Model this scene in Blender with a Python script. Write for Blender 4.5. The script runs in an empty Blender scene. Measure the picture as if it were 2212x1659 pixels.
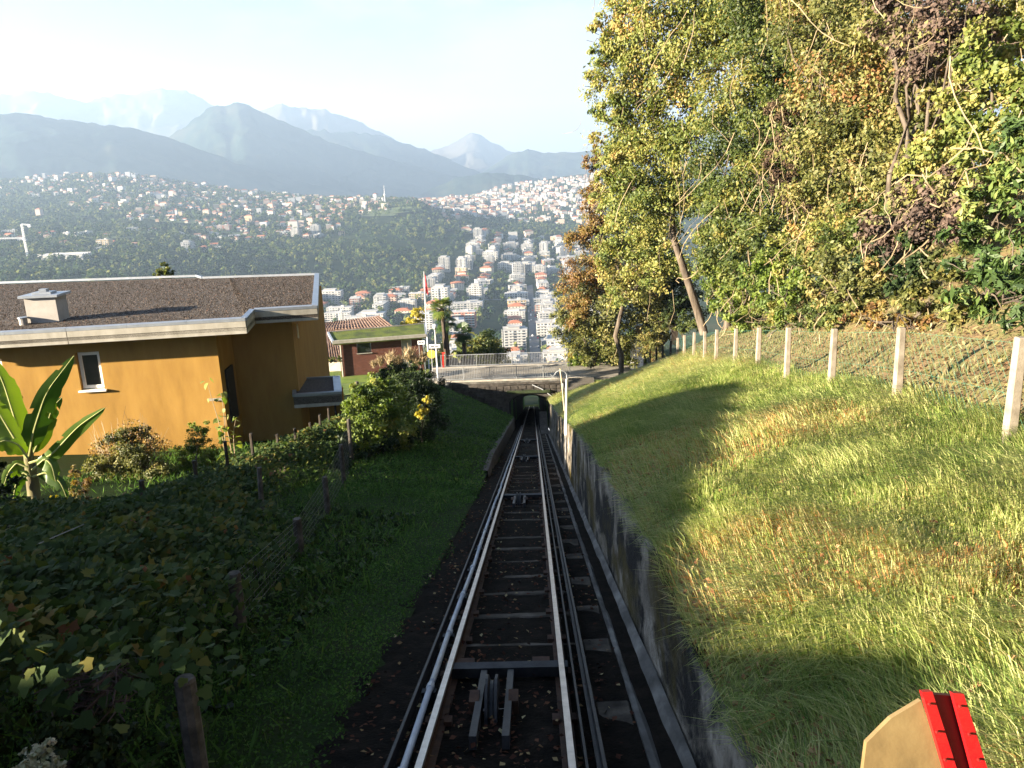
import bpy, math, random
import numpy as np

# ------------------------------------------------------------------ camera
SC = bpy.context.scene
COL = SC.collection
F_PX, CX, CY = 1728.0, 1106.0, 829.5            # pinhole of the photograph, in a 2212 x 1659 frame
CAM = np.array([0.32, 0.0, 2.6])
_p, _a, _r = math.radians(14.4), math.radians(-1.5), 0.038
_f = np.array([math.sin(_a) * math.cos(_p), math.cos(_a) * math.cos(_p), -math.sin(_p)])
_R = np.array([math.cos(_a), -math.sin(_a), 0.0])
_U = np.cross(_R, _f)
_up = math.cos(_r) * _U + math.sin(_r) * _R
_rt = math.cos(_r) * _R - math.sin(_r) * _U
from mathutils import Matrix, Vector
cam_data = bpy.data.cameras.new('camera')
cam_data.sensor_width = 36.0
cam_data.lens = F_PX / 2212.0 * 36.0
cam_data.clip_start = 0.05
cam_data.clip_end = 40000.0
cam = bpy.data.objects.new('camera', cam_data)
COL.objects.link(cam)
mw = Matrix((( _rt[0], _up[0], -_f[0], CAM[0]), (_rt[1], _up[1], -_f[1], CAM[1]),
             (_rt[2], _up[2], -_f[2], CAM[2]), (0, 0, 0, 1)))
cam.matrix_world = mw
SC.camera = cam

# ------------------------------------------------------------------ sky, sun, exposure
SUN_EL = math.radians(12.5)
SUN_TRAVEL = math.radians(68.0)                  # the light travels this far clockwise from the track direction
Lxy = (math.sin(SUN_TRAVEL), math.cos(SUN_TRAVEL))
LIGHT = np.array([Lxy[0] * math.cos(SUN_EL), Lxy[1] * math.cos(SUN_EL), -math.sin(SUN_EL)])
world = bpy.data.worlds.new('World')
SC.world = world
world.use_nodes = True
nt = world.node_tree
nt.nodes.clear()
wo = nt.nodes.new('ShaderNodeOutputWorld')
bg = nt.nodes.new('ShaderNodeBackground')
sky = nt.nodes.new('ShaderNodeTexSky')
sky.sky_type = 'NISHITA'
sky.sun_disc = False
sky.sun_elevation = SUN_EL
sky.sun_rotation = math.atan2(-Lxy[0], -Lxy[1])  # towards the sun
sky.altitude = 450
sky.air_density = 0.6
sky.dust_density = 0.3
sky.ozone_density = 1.0
bg.inputs['Strength'].default_value = SKY_STRENGTH = 0.05
# thin morning cloud: a soft noise in the sky direction, thicker near the horizon
tc = nt.nodes.new('ShaderNodeTexCoord')
mp = nt.nodes.new('ShaderNodeMapping')
mp.inputs['Scale'].default_value = (1.5, 1.5, 4.5)
nz = nt.nodes.new('ShaderNodeTexNoise')
nz.inputs['Scale'].default_value = 2.2
nz.inputs['Detail'].default_value = 6
nz.inputs['Roughness'].default_value = 0.55
sep = nt.nodes.new('ShaderNodeSeparateXYZ')
hz = nt.nodes.new('ShaderNodeMapRange')
hz.inputs['From Min'].default_value = 0.03
hz.inputs['From Max'].default_value = 0.36
hz.inputs['To Min'].default_value = 0.30
hz.inputs['To Max'].default_value = -0.30
ad = nt.nodes.new('ShaderNodeMath'); ad.operation = 'ADD'
cr = nt.nodes.new('ShaderNodeMapRange')
cr.inputs['From Min'].default_value = 0.52
cr.inputs['From Max'].default_value = 0.78
cr.interpolation_type = 'SMOOTHSTEP'
mx = nt.nodes.new('ShaderNodeMix'); mx.data_type = 'RGBA'
mx.inputs['B'].default_value = (2.3, 2.36, 2.4, 1)
nt.links.new(tc.outputs['Generated'], mp.inputs['Vector'])
nt.links.new(mp.outputs['Vector'], nz.inputs['Vector'])
nt.links.new(tc.outputs['Generated'], sep.inputs['Vector'])
nt.links.new(sep.outputs['Z'], hz.inputs['Value'])
nt.links.new(nz.outputs['Fac'], ad.inputs[0])
nt.links.new(hz.outputs['Result'], ad.inputs[1])
nt.links.new(ad.outputs[0], cr.inputs['Value'])
nz2 = nt.nodes.new('ShaderNodeTexNoise')
nz2.inputs['Scale'].default_value = 9.0; nz2.inputs['Detail'].default_value = 7; nz2.inputs['Roughness'].default_value = 0.6
mp2 = nt.nodes.new('ShaderNodeMapping'); mp2.inputs['Scale'].default_value = (1, 1, 2.6)
nt.links.new(tc.outputs['Generated'], mp2.inputs['Vector']); nt.links.new(mp2.outputs['Vector'], nz2.inputs['Vector'])
acc = cr.outputs['Result']
def bank(px, py, rad, flat, gain):
    """a cloud bank in one direction of the sky, frayed by noise"""
    global acc
    v = _f + _rt * (px - CX) / F_PX - _up * (py - CY) / F_PX
    v = v / np.linalg.norm(v)
    sb = nt.nodes.new('ShaderNodeVectorMath'); sb.operation = 'SUBTRACT'; sb.inputs[1].default_value = v.tolist()
    ml = nt.nodes.new('ShaderNodeVectorMath'); ml.operation = 'MULTIPLY'; ml.inputs[1].default_value = (1, 1, flat)
    le = nt.nodes.new('ShaderNodeVectorMath'); le.operation = 'LENGTH'
    mr = nt.nodes.new('ShaderNodeMapRange'); mr.inputs['From Min'].default_value = 0; mr.inputs['From Max'].default_value = rad
    mr.inputs['To Min'].default_value = 0.62; mr.inputs['To Max'].default_value = -0.45
    a_ = nt.nodes.new('ShaderNodeMath'); a_.operation = 'ADD'
    m_ = nt.nodes.new('ShaderNodeMapRange'); m_.interpolation_type = 'SMOOTHSTEP'
    m_.inputs['From Min'].default_value = 0.45; m_.inputs['From Max'].default_value = 0.95; m_.inputs['To Max'].default_value = gain
    mxx = nt.nodes.new('ShaderNodeMath'); mxx.operation = 'MAXIMUM'
    nt.links.new(tc.outputs['Generated'], sb.inputs[0]); nt.links.new(sb.outputs[0], ml.inputs[0]); nt.links.new(ml.outputs[0], le.inputs[0])
    nt.links.new(le.outputs['Value'], mr.inputs['Value']); nt.links.new(mr.outputs['Result'], a_.inputs[0]); nt.links.new(nz2.outputs['Fac'], a_.inputs[1])
    nt.links.new(a_.outputs[0], m_.inputs['Value']); nt.links.new(acc, mxx.inputs[0]); nt.links.new(m_.outputs['Result'], mxx.inputs[1]); acc = mxx.outputs[0]
bank(1180, 190, .30, 1.6, 1.0); bank(440, 212, .12, 3.2, .95); bank(160, 205, .10, 3.5, .8); bank(800, 275, .16, 4.0, .95); bank(1000, 290, .16, 3.5, 1.0); bank(1700, 150, .5, 1.4, 1.0)
nt.links.new(acc, mx.inputs['Factor'])
nt.links.new(sky.outputs['Color'], mx.inputs['A'])
nt.links.new(mx.outputs['Result'], bg.inputs['Color'])
nt.links.new(bg.outputs['Background'], wo.inputs['Surface'])

sun_d = bpy.data.lights.new('sun', 'SUN')
sun_d.energy = 5.0
sun_d.angle = math.radians(0.5)
sun_d.color = (1.0, 0.86, 0.66)
sun = bpy.data.objects.new('sun', sun_d)
COL.objects.link(sun)
sun.rotation_euler = Vector(LIGHT.tolist()).to_track_quat('-Z', 'Y').to_euler()
sun.location = (-40, -15, 30)

SC.view_settings.view_transform = 'Standard'
SC.view_settings.look = 'None'
SC.view_settings.gamma = 1.0
SC.view_settings.use_curve_mapping = False
SC.view_settings.exposure = 2.85
SC.render.engine = 'CYCLES'
SC.cycles.use_denoising = True
SC.cycles.max_bounces = 6
SC.cycles.diffuse_bounces = 3
SC.cycles.glossy_bounces = 2
SC.cycles.transmission_bounces = 3
SC.cycles.transparent_max_bounces = 8
SC.cycles.volume_bounces = 0
SC.cycles.caustics_reflective = False
SC.cycles.caustics_refractive = False

# ------------------------------------------------------------------ geometry helpers
rng = np.random.default_rng(11)
random.seed(11)

def at(px, py, d):
    return CAM + d * (_f + _rt * (px - CX) / F_PX - _up * (py - CY) / F_PX)

def ray(px, py):
    return _f + _rt * (px - CX) / F_PX - _up * (py - CY) / F_PX

def onz(px, py, z):
    v = ray(px, py)
    return CAM + v * (z - CAM[2]) / v[2]

def ond(px, py, D):                              # at horizontal distance D
    v = ray(px, py)
    return CAM + v * D / math.hypot(v[0], v[1])

def proj(P):
    v = np.asarray(P, float) - CAM
    d = v @ _f
    return CX + F_PX * (v @ _rt) / d, CY - F_PX * (v @ _up) / d, d

def tag(o, label=None, cat=None, group=None, kind=None):
    if label: o['label'] = label
    if cat: o['category'] = cat
    if group: o['group'] = group
    if kind: o['kind'] = kind
    return o

def wloc(o):
    p = np.zeros(3)
    while o is not None:
        p += np.array(o.location[:])
        o = o.parent
    return p

def link(name, me, mat=None, parent=None):
    o = bpy.data.objects.new(name, me)
    COL.objects.link(o)
    if mat is not None and len(me.materials) == 0:
        me.materials.append(mat)
    if parent is not None:
        o.parent = parent
    return o

def empty(name, loc, label, cat, group=None):
    o = bpy.data.objects.new(name, None)
    o.empty_display_size = 0.2
    o.location = [float(t) for t in loc]
    COL.objects.link(o)
    return tag(o, label, cat, group)

def npmesh(name, V, Fc, mat, tint=None, smooth=False, parent=None, loc=None, attrs=None):
    """one object from numpy arrays; Fc is (M,3) or (M,4)"""
    V = np.asarray(V, np.float32).reshape(-1, 3)
    Fc = np.asarray(Fc, np.int32)
    off = wloc(parent) if parent is not None else (np.zeros(3) if loc is None else np.asarray(loc, float))
    V = V - off.astype(np.float32)
    me = bpy.data.meshes.new(name)
    k = Fc.shape[1]
    me.vertices.add(len(V)); me.vertices.foreach_set('co', V.ravel())
    me.loops.add(Fc.size); me.loops.foreach_set('vertex_index', Fc.ravel())
    me.polygons.add(len(Fc))
    me.polygons.foreach_set('loop_start', np.arange(0, Fc.size, k, dtype=np.int32))
    if smooth:
        me.polygons.foreach_set('use_smooth', np.ones(len(Fc), bool))
    if tint is not None:
        at_ = me.attributes.new('tint', 'FLOAT', 'POINT')
        at_.data.foreach_set('value', np.asarray(tint, np.float32))
    me.update(calc_edges=True)
    o = link(name, me, mat, parent)
    if parent is None:
        o.location = [float(t) for t in off]
    return o

class MB:
    """collects simple solids into one mesh"""
    def __init__(s):
        s.v, s.f = [], []
    def add(s, vs, fs):
        n = len(s.v)
        s.v += [tuple(float(c) for c in p) for p in vs]
        s.f += [tuple(n + i for i in f) for f in fs]
        return s
    def box(s, a, b):
        x0, y0, z0 = a; x1, y1, z1 = b
        return s.hexa([(x0, y0, z0), (x1, y0, z0), (x1, y1, z0), (x0, y1, z0),
                       (x0, y0, z1), (x1, y0, z1), (x1, y1, z1), (x0, y1, z1)])
    def hexa(s, p):
        return s.add(p, [(3, 2, 1, 0), (4, 5, 6, 7), (0, 1, 5, 4), (1, 2, 6, 5), (2, 3, 7, 6), (3, 0, 4, 7)])
    def bar(s, a, b, w, t, up=(0, 0, 1)):
        """rectangular bar from a to b, width w sideways, thickness t along up"""
        a = np.array(a, float); b = np.array(b, float)
        d = (b - a) / (np.linalg.norm(b - a) + 1e-9)
        sd = np.cross(d, np.array(up, float)); sd /= (np.linalg.norm(sd) + 1e-9)
        u = np.cross(sd, d)
        q = [a - sd * w / 2 - u * t / 2, a + sd * w / 2 - u * t / 2, b + sd * w / 2 - u * t / 2, b - sd * w / 2 - u * t / 2]
        return s.hexa(q + [p + u * t for p in q])
    def tube(s, pts, rad, n=6, cap=True):
        pts = [np.array(p, float) for p in pts]
        if not hasattr(rad, '__len__'): rad = [rad] * len(pts)
        base = len(s.v)
        ref = np.array([0.31, 0.17, 0.93]); ref = ref / np.linalg.norm(ref)
        for i, p in enumerate(pts):
            d = pts[min(i + 1, len(pts) - 1)] - pts[max(i - 1, 0)]
            d = d / (np.linalg.norm(d) + 1e-9)
            if abs(d @ ref) > 0.95: rf = np.array([1.0, 0.1, 0])
            else: rf = ref
            a = np.cross(d, rf); a /= (np.linalg.norm(a) + 1e-12); b = np.cross(d, a)
            for k in range(n):
                t = 2 * math.pi * k / n
                s.v.append(tuple(p + rad[i] * (math.cos(t) * a + math.sin(t) * b)))
        for i in range(len(pts) - 1):
            for k in range(n):
                k2 = (k + 1) % n
                s.f.append((base + i * n + k, base + i * n + k2, base + (i + 1) * n + k2, base + (i + 1) * n + k))
        if cap:
            s.f.append(tuple(base + k for k in range(n)))
            s.f.append(tuple(base + (len(pts) - 1) * n + k for k in reversed(range(n))))
        return s
    def prism(s, poly, ext):
        n = len(poly)
        poly = [np.array(p, float) for p in poly]; ext = np.array(ext, float)
        vs = poly + [p + ext for p in poly]
        return s.add(vs, [tuple(range(n))[::-1], tuple(range(n, 2 * n))] + [(i, (i + 1) % n, n + (i + 1) % n, n + i) for i in range(n)])
    def build(s, name, mat, parent=None, smooth=False, loc=None, bevel=0):
        v = np.array(s.v, float)
        if parent is not None:
            off = wloc(parent)
        elif loc is not None:
            off = np.array(loc, float)
        else:
            off = np.array([(v[:, 0].min() + v[:, 0].max()) / 2, (v[:, 1].min() + v[:, 1].max()) / 2, v[:, 2].min()])
        me = bpy.data.meshes.new(name)
        me.from_pydata((v - off).tolist(), [], s.f)
        if smooth:
            me.polygons.foreach_set('use_smooth', np.ones(len(me.polygons), bool))
        me.update()
        o = link(name, me, mat, parent)
        if parent is None: o.location = off.tolist()
        if bevel:
            bv = o.modifiers.new('bevel', 'BEVEL'); bv.width = bevel; bv.segments = 1; bv.limit_method = 'ANGLE'
        return o

def copy_of(o, parent=None, loc=None):
    c = o.copy()
    COL.objects.link(c)
    if parent is not None: c.parent = parent
    if loc is not None: c.location = [float(t) for t in loc]
    return c

def copy_tree(root, loc, rz=0.0, sc=1.0, label=None, group=None):
    r = copy_of(root, None, loc)
    r.rotation_euler = (0, 0, rz)
    r.scale = (sc, sc, sc) if not hasattr(sc, '__len__') else sc
    if label: r['label'] = label
    if group: r['group'] = group
    for ch in list(root.children):
        c = copy_of(ch, r)
        for g in list(ch.children): copy_of(g, c)
    return r

# value noise, used for every uneven surface
def _hash(ix, iy, s):
    h = (ix.astype(np.int64) * 374761393 + iy.astype(np.int64) * 668265263 + s * 1442695041) & 0x7fffffff
    h = ((h ^ (h >> 13)) * 1274126177) & 0x7fffffff
    return ((h ^ (h >> 16)) & 0xffff) / 65535.0
def vnoise(x, y, s=0):
    x = np.asarray(x, float); y = np.asarray(y, float)
    ix = np.floor(x); iy = np.floor(y)
    fx = x - ix; fy = y - iy
    fx = fx * fx * (3 - 2 * fx); fy = fy * fy * (3 - 2 * fy)
    a = _hash(ix, iy, s); b = _hash(ix + 1, iy, s); c = _hash(ix, iy + 1, s); d = _hash(ix + 1, iy + 1, s)
    return (a + (b - a) * fx) * (1 - fy) + (c + (d - c) * fx) * fy
def fbm(x, y, s=0, o=4):
    t = 0; w = 0.5; n = 0
    for i in range(o):
        t = t + w * vnoise(np.asarray(x) * 2 ** i, np.asarray(y) * 2 ** i, s + i * 17); n += w; w *= 0.5
    return t / n

# ------------------------------------------------------------------ materials
def _ramp(nodes, cols):
    r = nodes.new('ShaderNodeValToRGB')
    el = r.color_ramp.elements
    while len(el) < len(cols): el.new(0.5)
    for e, (p, c) in zip(el, cols):
        e.position = p; e.color = (c[0], c[1], c[2], 1)
    return r

def M(name, cols, scale=3.0, rough=0.85, bump=0.25, bscale=None, detail=6, metal=0.0, spec=0.25, stretch=(1, 1, 1), dist=0.0, bdist=0.02):
    m = bpy.data.materials.new(name)
    m.use_nodes = True
    t = m.node_tree; b = t.nodes['Principled BSDF']
    b.inputs['Roughness'].default_value = rough
    b.inputs['Metallic'].default_value = metal
    b.inputs['Specular IOR Level'].default_value = spec
    if len(cols) == 1: cols = [tuple(c * 0.86 for c in cols[0]), tuple(c * 1.1 for c in cols[0])]
    if len(cols[0]) == 3: cols = [(0.3 + 0.4 * i / (len(cols) - 1), c) for i, c in enumerate(cols)]
    g = t.nodes.new('ShaderNodeNewGeometry')
    mp = t.nodes.new('ShaderNodeMapping'); mp.inputs['Scale'].default_value = stretch
    t.links.new(g.outputs['Position'], mp.inputs['Vector'])
    n = t.nodes.new('ShaderNodeTexNoise')
    n.inputs['Scale'].default_value = scale; n.inputs['Detail'].default_value = detail; n.inputs['Roughness'].default_value = 0.6
    n.inputs['Distortion'].default_value = dist
    t.links.new(mp.outputs['Vector'], n.inputs['Vector'])
    r = _ramp(t.nodes, cols)
    t.links.new(n.outputs['Fac'], r.inputs['Fac'])
    t.links.new(r.outputs['Color'], b.inputs['Base Color'])
    if bump:
        n2 = t.nodes.new('ShaderNodeTexNoise')
        n2.inputs['Scale'].default_value = bscale or scale * 6; n2.inputs['Detail'].default_value = 4
        t.links.new(mp.outputs['Vector'], n2.inputs['Vector'])
        bp = t.nodes.new('ShaderNodeBump'); bp.inputs['Strength'].default_value = bump; bp.inputs['Distance'].default_value = bdist
        t.links.new(n2.outputs['Fac'], bp.inputs['Height'])
        t.links.new(bp.outputs['Normal'], b.inputs['Normal'])
    return m

def LEAF(name, cols, trans=0.35, rough=0.55, spec=0.3, objvar=0.0):
    """leaf surface: per-leaf tint picks the colour, part of the light passes through"""
    m = bpy.data.materials.new(name)
    m.use_nodes = True
    t = m.node_tree; b = t.nodes['Principled BSDF']; out = t.nodes['Material Output']
    b.inputs['Roughness'].default_value = rough
    b.inputs['Specular IOR Level'].default_value = spec
    a = t.nodes.new('ShaderNodeAttribute'); a.attribute_name = 'tint'
    fac = a.outputs['Fac']
    if objvar:
        oi = t.nodes.new('ShaderNodeObjectInfo')
        mr = t.nodes.new('ShaderNodeMapRange'); mr.inputs['To Min'].default_value = -objvar; mr.inputs['To Max'].default_value = objvar
        t.links.new(oi.outputs['Random'], mr.inputs['Value'])
        ad = t.nodes.new('ShaderNodeMath'); ad.operation = 'ADD'; ad.use_clamp = True
        t.links.new(fac, ad.inputs[0]); t.links.new(mr.outputs['Result'], ad.inputs[1]); fac = ad.outputs[0]
    r = _ramp(t.nodes, cols)
    t.links.new(fac, r.inputs['Fac'])
    t.links.new(r.outputs['Color'], b.inputs['Base Color'])
    if trans:
        tr = t.nodes.new('ShaderNodeBsdfTranslucent')
        hs = t.nodes.new('ShaderNodeHueSaturation'); hs.inputs['Value'].default_value = 1.25; hs.inputs['Saturation'].default_value = 1.15
        t.links.new(r.outputs['Color'], hs.inputs['Color']); t.links.new(hs.outputs['Color'], tr.inputs['Color'])
        ms = t.nodes.new('ShaderNodeMixShader'); ms.inputs['Fac'].default_value = trans
        t.links.new(b.outputs['BSDF'], ms.inputs[1]); t.links.new(tr.outputs['BSDF'], ms.inputs[2])
        t.links.new(ms.outputs['Shader'], out.inputs['Surface'])
    return m

# ------------------------------------------------------------------ shape of the land round the funicular cutting
S = 0.2736                                        # grade of the track
DECK = -13.02                                     # road over the bridge
def zt(y): return -S * np.asarray(y, float)
def i1(y, xs, ys): return np.interp(y, xs, ys)
def wall_h(y): return i1(y, [-10, 2, 4.5, 5.6, 7.2, 10.5, 17.3, 26, 40, 50, 62], [.2, .3, .43, .6, .86, 1.15, 1.5, 1.62, 1.75, 2.0, 2.4])
def crest_x(y): return 4.85 + 0.057 * np.asarray(y, float)
def crest_h(y): return i1(y, [-10, 0, 4, 8, 11, 14, 17.5, 20.5, 23.5, 27, 29, 32, 35, 37, 44, 52, 58, 62], [1.2, 1.3, 1.5, 1.75, 2.2, 2.45, 2.65, 3.05, 3.3, 3.55, 3.7, 3.9, 4.05, 4.15, 4.1, 4.0, 3.95, 3.95])
def left_x(y): return -(2.6 + 0.085 * np.asarray(y, float))
def left_h(y): return i1(y, [-10, 0, 8, 20, 27, 35, 45, 55, 60, 62], [0.0, 0.05, 0.1, 0.3, .75, 1.35, 2.3, 3.3, 3.85, 3.95])
def kerb_h(y): return i1(y, [-10, 22, 28, 50, 62], [-.13, -.04, .4, .7, .8])
def rise(x, y):
    """height over the track plane"""
    x = np.asarray(x, float); y = np.asarray(y, float)
    # right bank: wall top, grass slope, crest, wooded hillside
    cx, ch, wh = crest_x(y), crest_h(y), wall_h(y) - .06
    u = np.clip((x - 1.5) / (cx - 1.5), 0, 1)
    r = wh + (ch - wh) * (u ** 0.85) + .10 * np.sin(u * 3.14) * (fbm(x * .9, y * .5, 3) - .3) * 2
    beyond = np.clip(x - cx, 0, None)
    slope = i1(y, [-10, 40, 56, 66], [.52, .52, .35, .22])
    r = r + beyond * slope + np.clip(beyond - 9, 0, None) * .22 * (y < 58) + np.clip(beyond, 0, 1) * (fbm(x * .5, y * .5, 5) - .5) * .5
    # left: ditch edge, low bank, garden
    lx, lh, kh = left_x(y), left_h(y), kerb_h(y)
    v = np.clip((-1.2 - x) / (-1.2 - lx), 0, 1)
    l = kh + (lh - kh) * (v ** 0.9) + (fbm(x * 1.1, y * .8, 9) - .5) * .16 * v
    gl = np.clip(lx - x, 0, None)
    l = l - gl * i1(y, [0, 14, 24, 40, 62], [.03, .05, .0, .0, -.02]) + (fbm(x * .4, y * .4, 7) - .5) * .25 * np.clip(gl, 0, 1)
    bed = -.14 + 0 * x
    return np.where(x > 1.45, r, np.where(x < -1.2, l, bed))
def ground_z(x, y): return zt(y) + rise(x, y)

m_dirt = M('dark_bed', [(.004, .0035, .003), (.008, .0065, .005), (.018, .013, .010)], scale=5, bump=.6, bscale=30, bdist=.03, spec=.04, rough=.95)
m_turf = M('turf', [(.12, .14, .04), (.19, .20, .07), (.26, .23, .10)], scale=2.2, bump=.6, bscale=40, bdist=.03)
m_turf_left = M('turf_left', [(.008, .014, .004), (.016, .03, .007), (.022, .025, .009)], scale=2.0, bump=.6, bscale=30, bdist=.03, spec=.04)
m_litter = M('leaf_litter_ground', [(.09, .06, .03), (.14, .095, .045), (.105, .10, .036), (.17, .115, .06)], scale=3.5, bump=.7, bscale=22, bdist=.04)
m_conc = M('old_concrete', [(.035, .032, .028), (.10, .095, .085), (.19, .18, .165)], scale=2.5, bump=.4, bscale=25, bdist=.01)
m_stone = M('dark_stone', [(.02, .017, .015), (.045, .039, .034), (.08, .07, .06)], scale=3, bump=.5, bscale=20)
m_road = M('road_surface', [(.16, .145, .12), (.24, .22, .185)], scale=1.2, bump=.2, bscale=40, bdist=.005)

def grid_sheet(name, xs, ys, zf, mat, skip=None, kind='structure'):
    X, Y = np.meshgrid(xs, ys)
    V = np.stack([X, Y, zf(X, Y)], -1).reshape(-1, 3)
    nx, ny = len(xs), len(ys)
    i = np.arange(ny - 1)[:, None] * nx + np.arange(nx - 1)[None]
    Fq = np.stack([i, i + 1, i + nx + 1, i + nx], -1).reshape(-1, 4)
    if skip is not None:
        c = V[Fq].mean(1)
        Fq = Fq[~skip(c[:, 0], c[:, 1])]
    o = npmesh(name, V, Fq, mat, smooth=True)
    return tag(o, kind=kind)

ys_near = np.concatenate([np.arange(-9, 20, .3), np.arange(20, 62.3, .6)])
ys_near[-1] = 62.2
tag(grid_sheet('track_bed', np.concatenate([np.arange(-1.66, -1, .07), np.arange(-.96, 1.57, .24)]), ys_near, lambda x, y: zt(y) - .066 + (fbm(x * 3, y * 3, 21) - .5) * (.04 + .10 * (x < -1.0)) - .10 * np.clip(-1.25 - x, 0, 1), m_dirt))
xs_l = np.concatenate([-np.arange(1.21, 8, .22)[::-1]]); xs_l = np.concatenate([np.arange(-70, -8.1, 1.6), xs_l])
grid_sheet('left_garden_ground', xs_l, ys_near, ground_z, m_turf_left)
xs_r = np.arange(1.47, 9, .2)
m_bank = m_turf
Xr, Yr = None, None
def bank_z(u, y):                                # u = 0 wall top, 1 crest
    x = 1.47 + u * (crest_x(y) + .25 - 1.47)
    return x, ground_z(x, y)
us = np.linspace(0, 1, 26)
Ug, Yg = np.meshgrid(us, ys_near)
Xg = 1.47 + Ug * (crest_x(Yg) + .25 - 1.47)
n0, n1 = len(us), len(ys_near)
ii = np.arange(n1 - 1)[:, None] * n0 + np.arange(n0 - 1)[None]
tag(npmesh('right_grass_bank', np.stack([Xg, Yg, ground_z(Xg, Yg)], -1), np.stack([ii, ii + 1, ii + n0 + 1, ii + n0], -1).reshape(-1, 4), m_turf, smooth=True), kind='structure')
ws = np.concatenate([np.arange(0, 12, .6), np.arange(12, 61, 3.5)])
Wg, Yg = np.meshgrid(ws, ys_near)
Xg = crest_x(Yg) + .25 + Wg
n0 = len(ws)
ii = np.arange(n1 - 1)[:, None] * n0 + np.arange(n0 - 1)[None]
tag(npmesh('wooded_hillside', np.stack([Xg, Yg, ground_z(Xg, Yg)], -1), np.stack([ii, ii + 1, ii + n0 + 1, ii + n0], -1).reshape(-1, 4), m_litter, smooth=True), kind='structure')

# ------------------------------------------------------------------ the valley and the far hills (heights read along lines of sight)
CITY_COLS = [
 (-250, [(1100, 615), (1300, 600), (1500, 565), (2000, 520), (2500, 490), (3000, 455), (3500, 428), (4000, 402), (4500, 390)]),
 (0,    [(1100, 608), (1300, 590), (1500, 560), (2000, 510), (2500, 480), (3000, 450), (3500, 420), (4000, 392), (4400, 379)]),
 (210,  [(1100, 605), (1300, 595), (1500, 556), (2000, 503), (2500, 470), (3000, 440), (3500, 405), (3900, 373)]),
 (330,  [(1100, 640), (1300, 598), (1500, 555), (2000, 500), (2500, 465), (3000, 435), (3500, 402), (3900, 376)]),
 (450,  [(1150, 650), (1350, 600), (1550, 555), (2000, 505), (2500, 468), (3000, 438), (3500, 412), (3900, 398)]),
 (640,  [(1200, 650), (1450, 600), (1600, 555), (2000, 515), (2500, 475), (3000, 445), (3600, 422)]),
 (830,  [(1137, 660), (1400, 620), (1600, 560), (2000, 510), (2400, 470), (2700, 447), (3200, 428)]),
 (905,  [(1050, 680), (1300, 632), (1620, 565), (2000, 512), (2400, 468), (2650, 436), (2900, 445), (3300, 432)]),
 (985,  [(1000, 690), (1300, 640), (1700, 560), (2100, 510), (2500, 480), (3000, 455), (4000, 428)]),
 (1106, [(800, 770), (1000, 700), (1300, 640), (1700, 575), (2300, 515), (2600, 490), (3000, 470), (3500, 450), (4200, 420), (4800, 400)]),
 (1200, [(800, 770), (1000, 700), (1300, 640), (1700, 575), (2300, 520), (2700, 490), (3200, 455), (3800, 425), (4400, 398), (5000, 383)]),
 (1400, [(800, 770), (1000, 700), (1300, 640), (1700, 575), (2300, 520), (2700, 490), (3200, 450), (3800, 415), (4400, 385), (5000, 360)]),
 (1900, [(800, 770), (1000, 700), (1300, 640), (1700, 585), (2300, 535), (2700, 500), (3200, 455), (3800, 415), (4400, 385), (5000, 360)]),
 (2500, [(800, 770), (1000, 700), (1300, 640), (1700, 595), (2300, 545), (2700, 505), (3200, 455), (3800, 415), (4400, 385), (5000, 360)]),
]
_D = np.concatenate([np.arange(60, 300, 12), np.arange(300, 1000, 35), np.arange(1000, 5200, 60), np.arange(5200, 13001, 600)])
_az, _tab = [], []
for px, rows in CITY_COLS:
    v = ray(px, 600.0)
    _az.append(math.atan2(v[0], v[1]))
    Ds = [60, 110, 150, 190, 300, 500, 720]; Zs = [-13.6, -24.8, -36.5, -50, -92, -140, -168]
    zr = [ond(px, py, D)[2] for D, py in rows]
    if rows[0][0] > 850: Ds.append(850); Zs.append(-172)
    Ds += [r[0] for r in rows]; Zs += zr
    last = rows[-1][0]
    Ds += [last + 500, last + 1500, last + 3000, 13000]; Zs += [min(zr[-1] - 25, -60), -165, -180, -182]
    z = np.interp(_D, Ds, Zs)
    _tab.append(z)
_az = np.array(_az); _tab = np.array(_tab)
_azf = np.linspace(_az[0], _az[-1], 150)
_tabf = np.stack([np.interp(_azf, _az, _tab[:, j]) for j in range(len(_D))], 1)
def valley_z(x, y):
    x = np.asarray(x, float); y = np.asarray(y, float)
    a = np.clip(np.arctan2(x - CAM[0], y - CAM[1]), _azf[0], _azf[-1] - 1e-6); D = np.clip(np.hypot(x - CAM[0], y - CAM[1]), _D[0], _D[-1] - 1)
    fa = (a - _azf[0]) / (_azf[1] - _azf[0]); ia = fa.astype(int); fa = fa - ia; ia1 = np.minimum(ia + 1, len(_azf) - 1)
    j = np.clip(np.searchsorted(_D, D, side='right') - 1, 0, len(_D) - 2); fd = (D - _D[j]) / (_D[j + 1] - _D[j])
    z = (_tabf[ia, j] * (1 - fa) + _tabf[ia1, j] * fa) * (1 - fd) + (_tabf[ia, j + 1] * (1 - fa) + _tabf[ia1, j + 1] * fa) * fd
    return z
m_valley = M('valley_green', [(.018, .03, .012), (.035, .05, .018), (.06, .06, .028)], scale=.02, bump=0, rough=.95, spec=.0)
_A, _DD = np.meshgrid(_azf, _D[1:], indexing='ij')
VX = CAM[0] + np.sin(_A) * _DD; VY = CAM[1] + np.cos(_A) * _DD
VZ = _tabf[:, 1:] + np.clip((_DD - 500) / 1500, 0, 1) * (fbm(VX / 160, VY / 160, 31) - .5) * 14
na, nd = VX.shape
ii = np.arange(na - 1)[:, None] * nd + np.arange(nd - 1)[None]
Vv = np.stack([VX, VY, VZ - .35], -1).reshape(-1, 3)
Fv = np.stack([ii, ii + 1, ii + nd + 1, ii + nd], -1).reshape(-1, 4)
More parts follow.
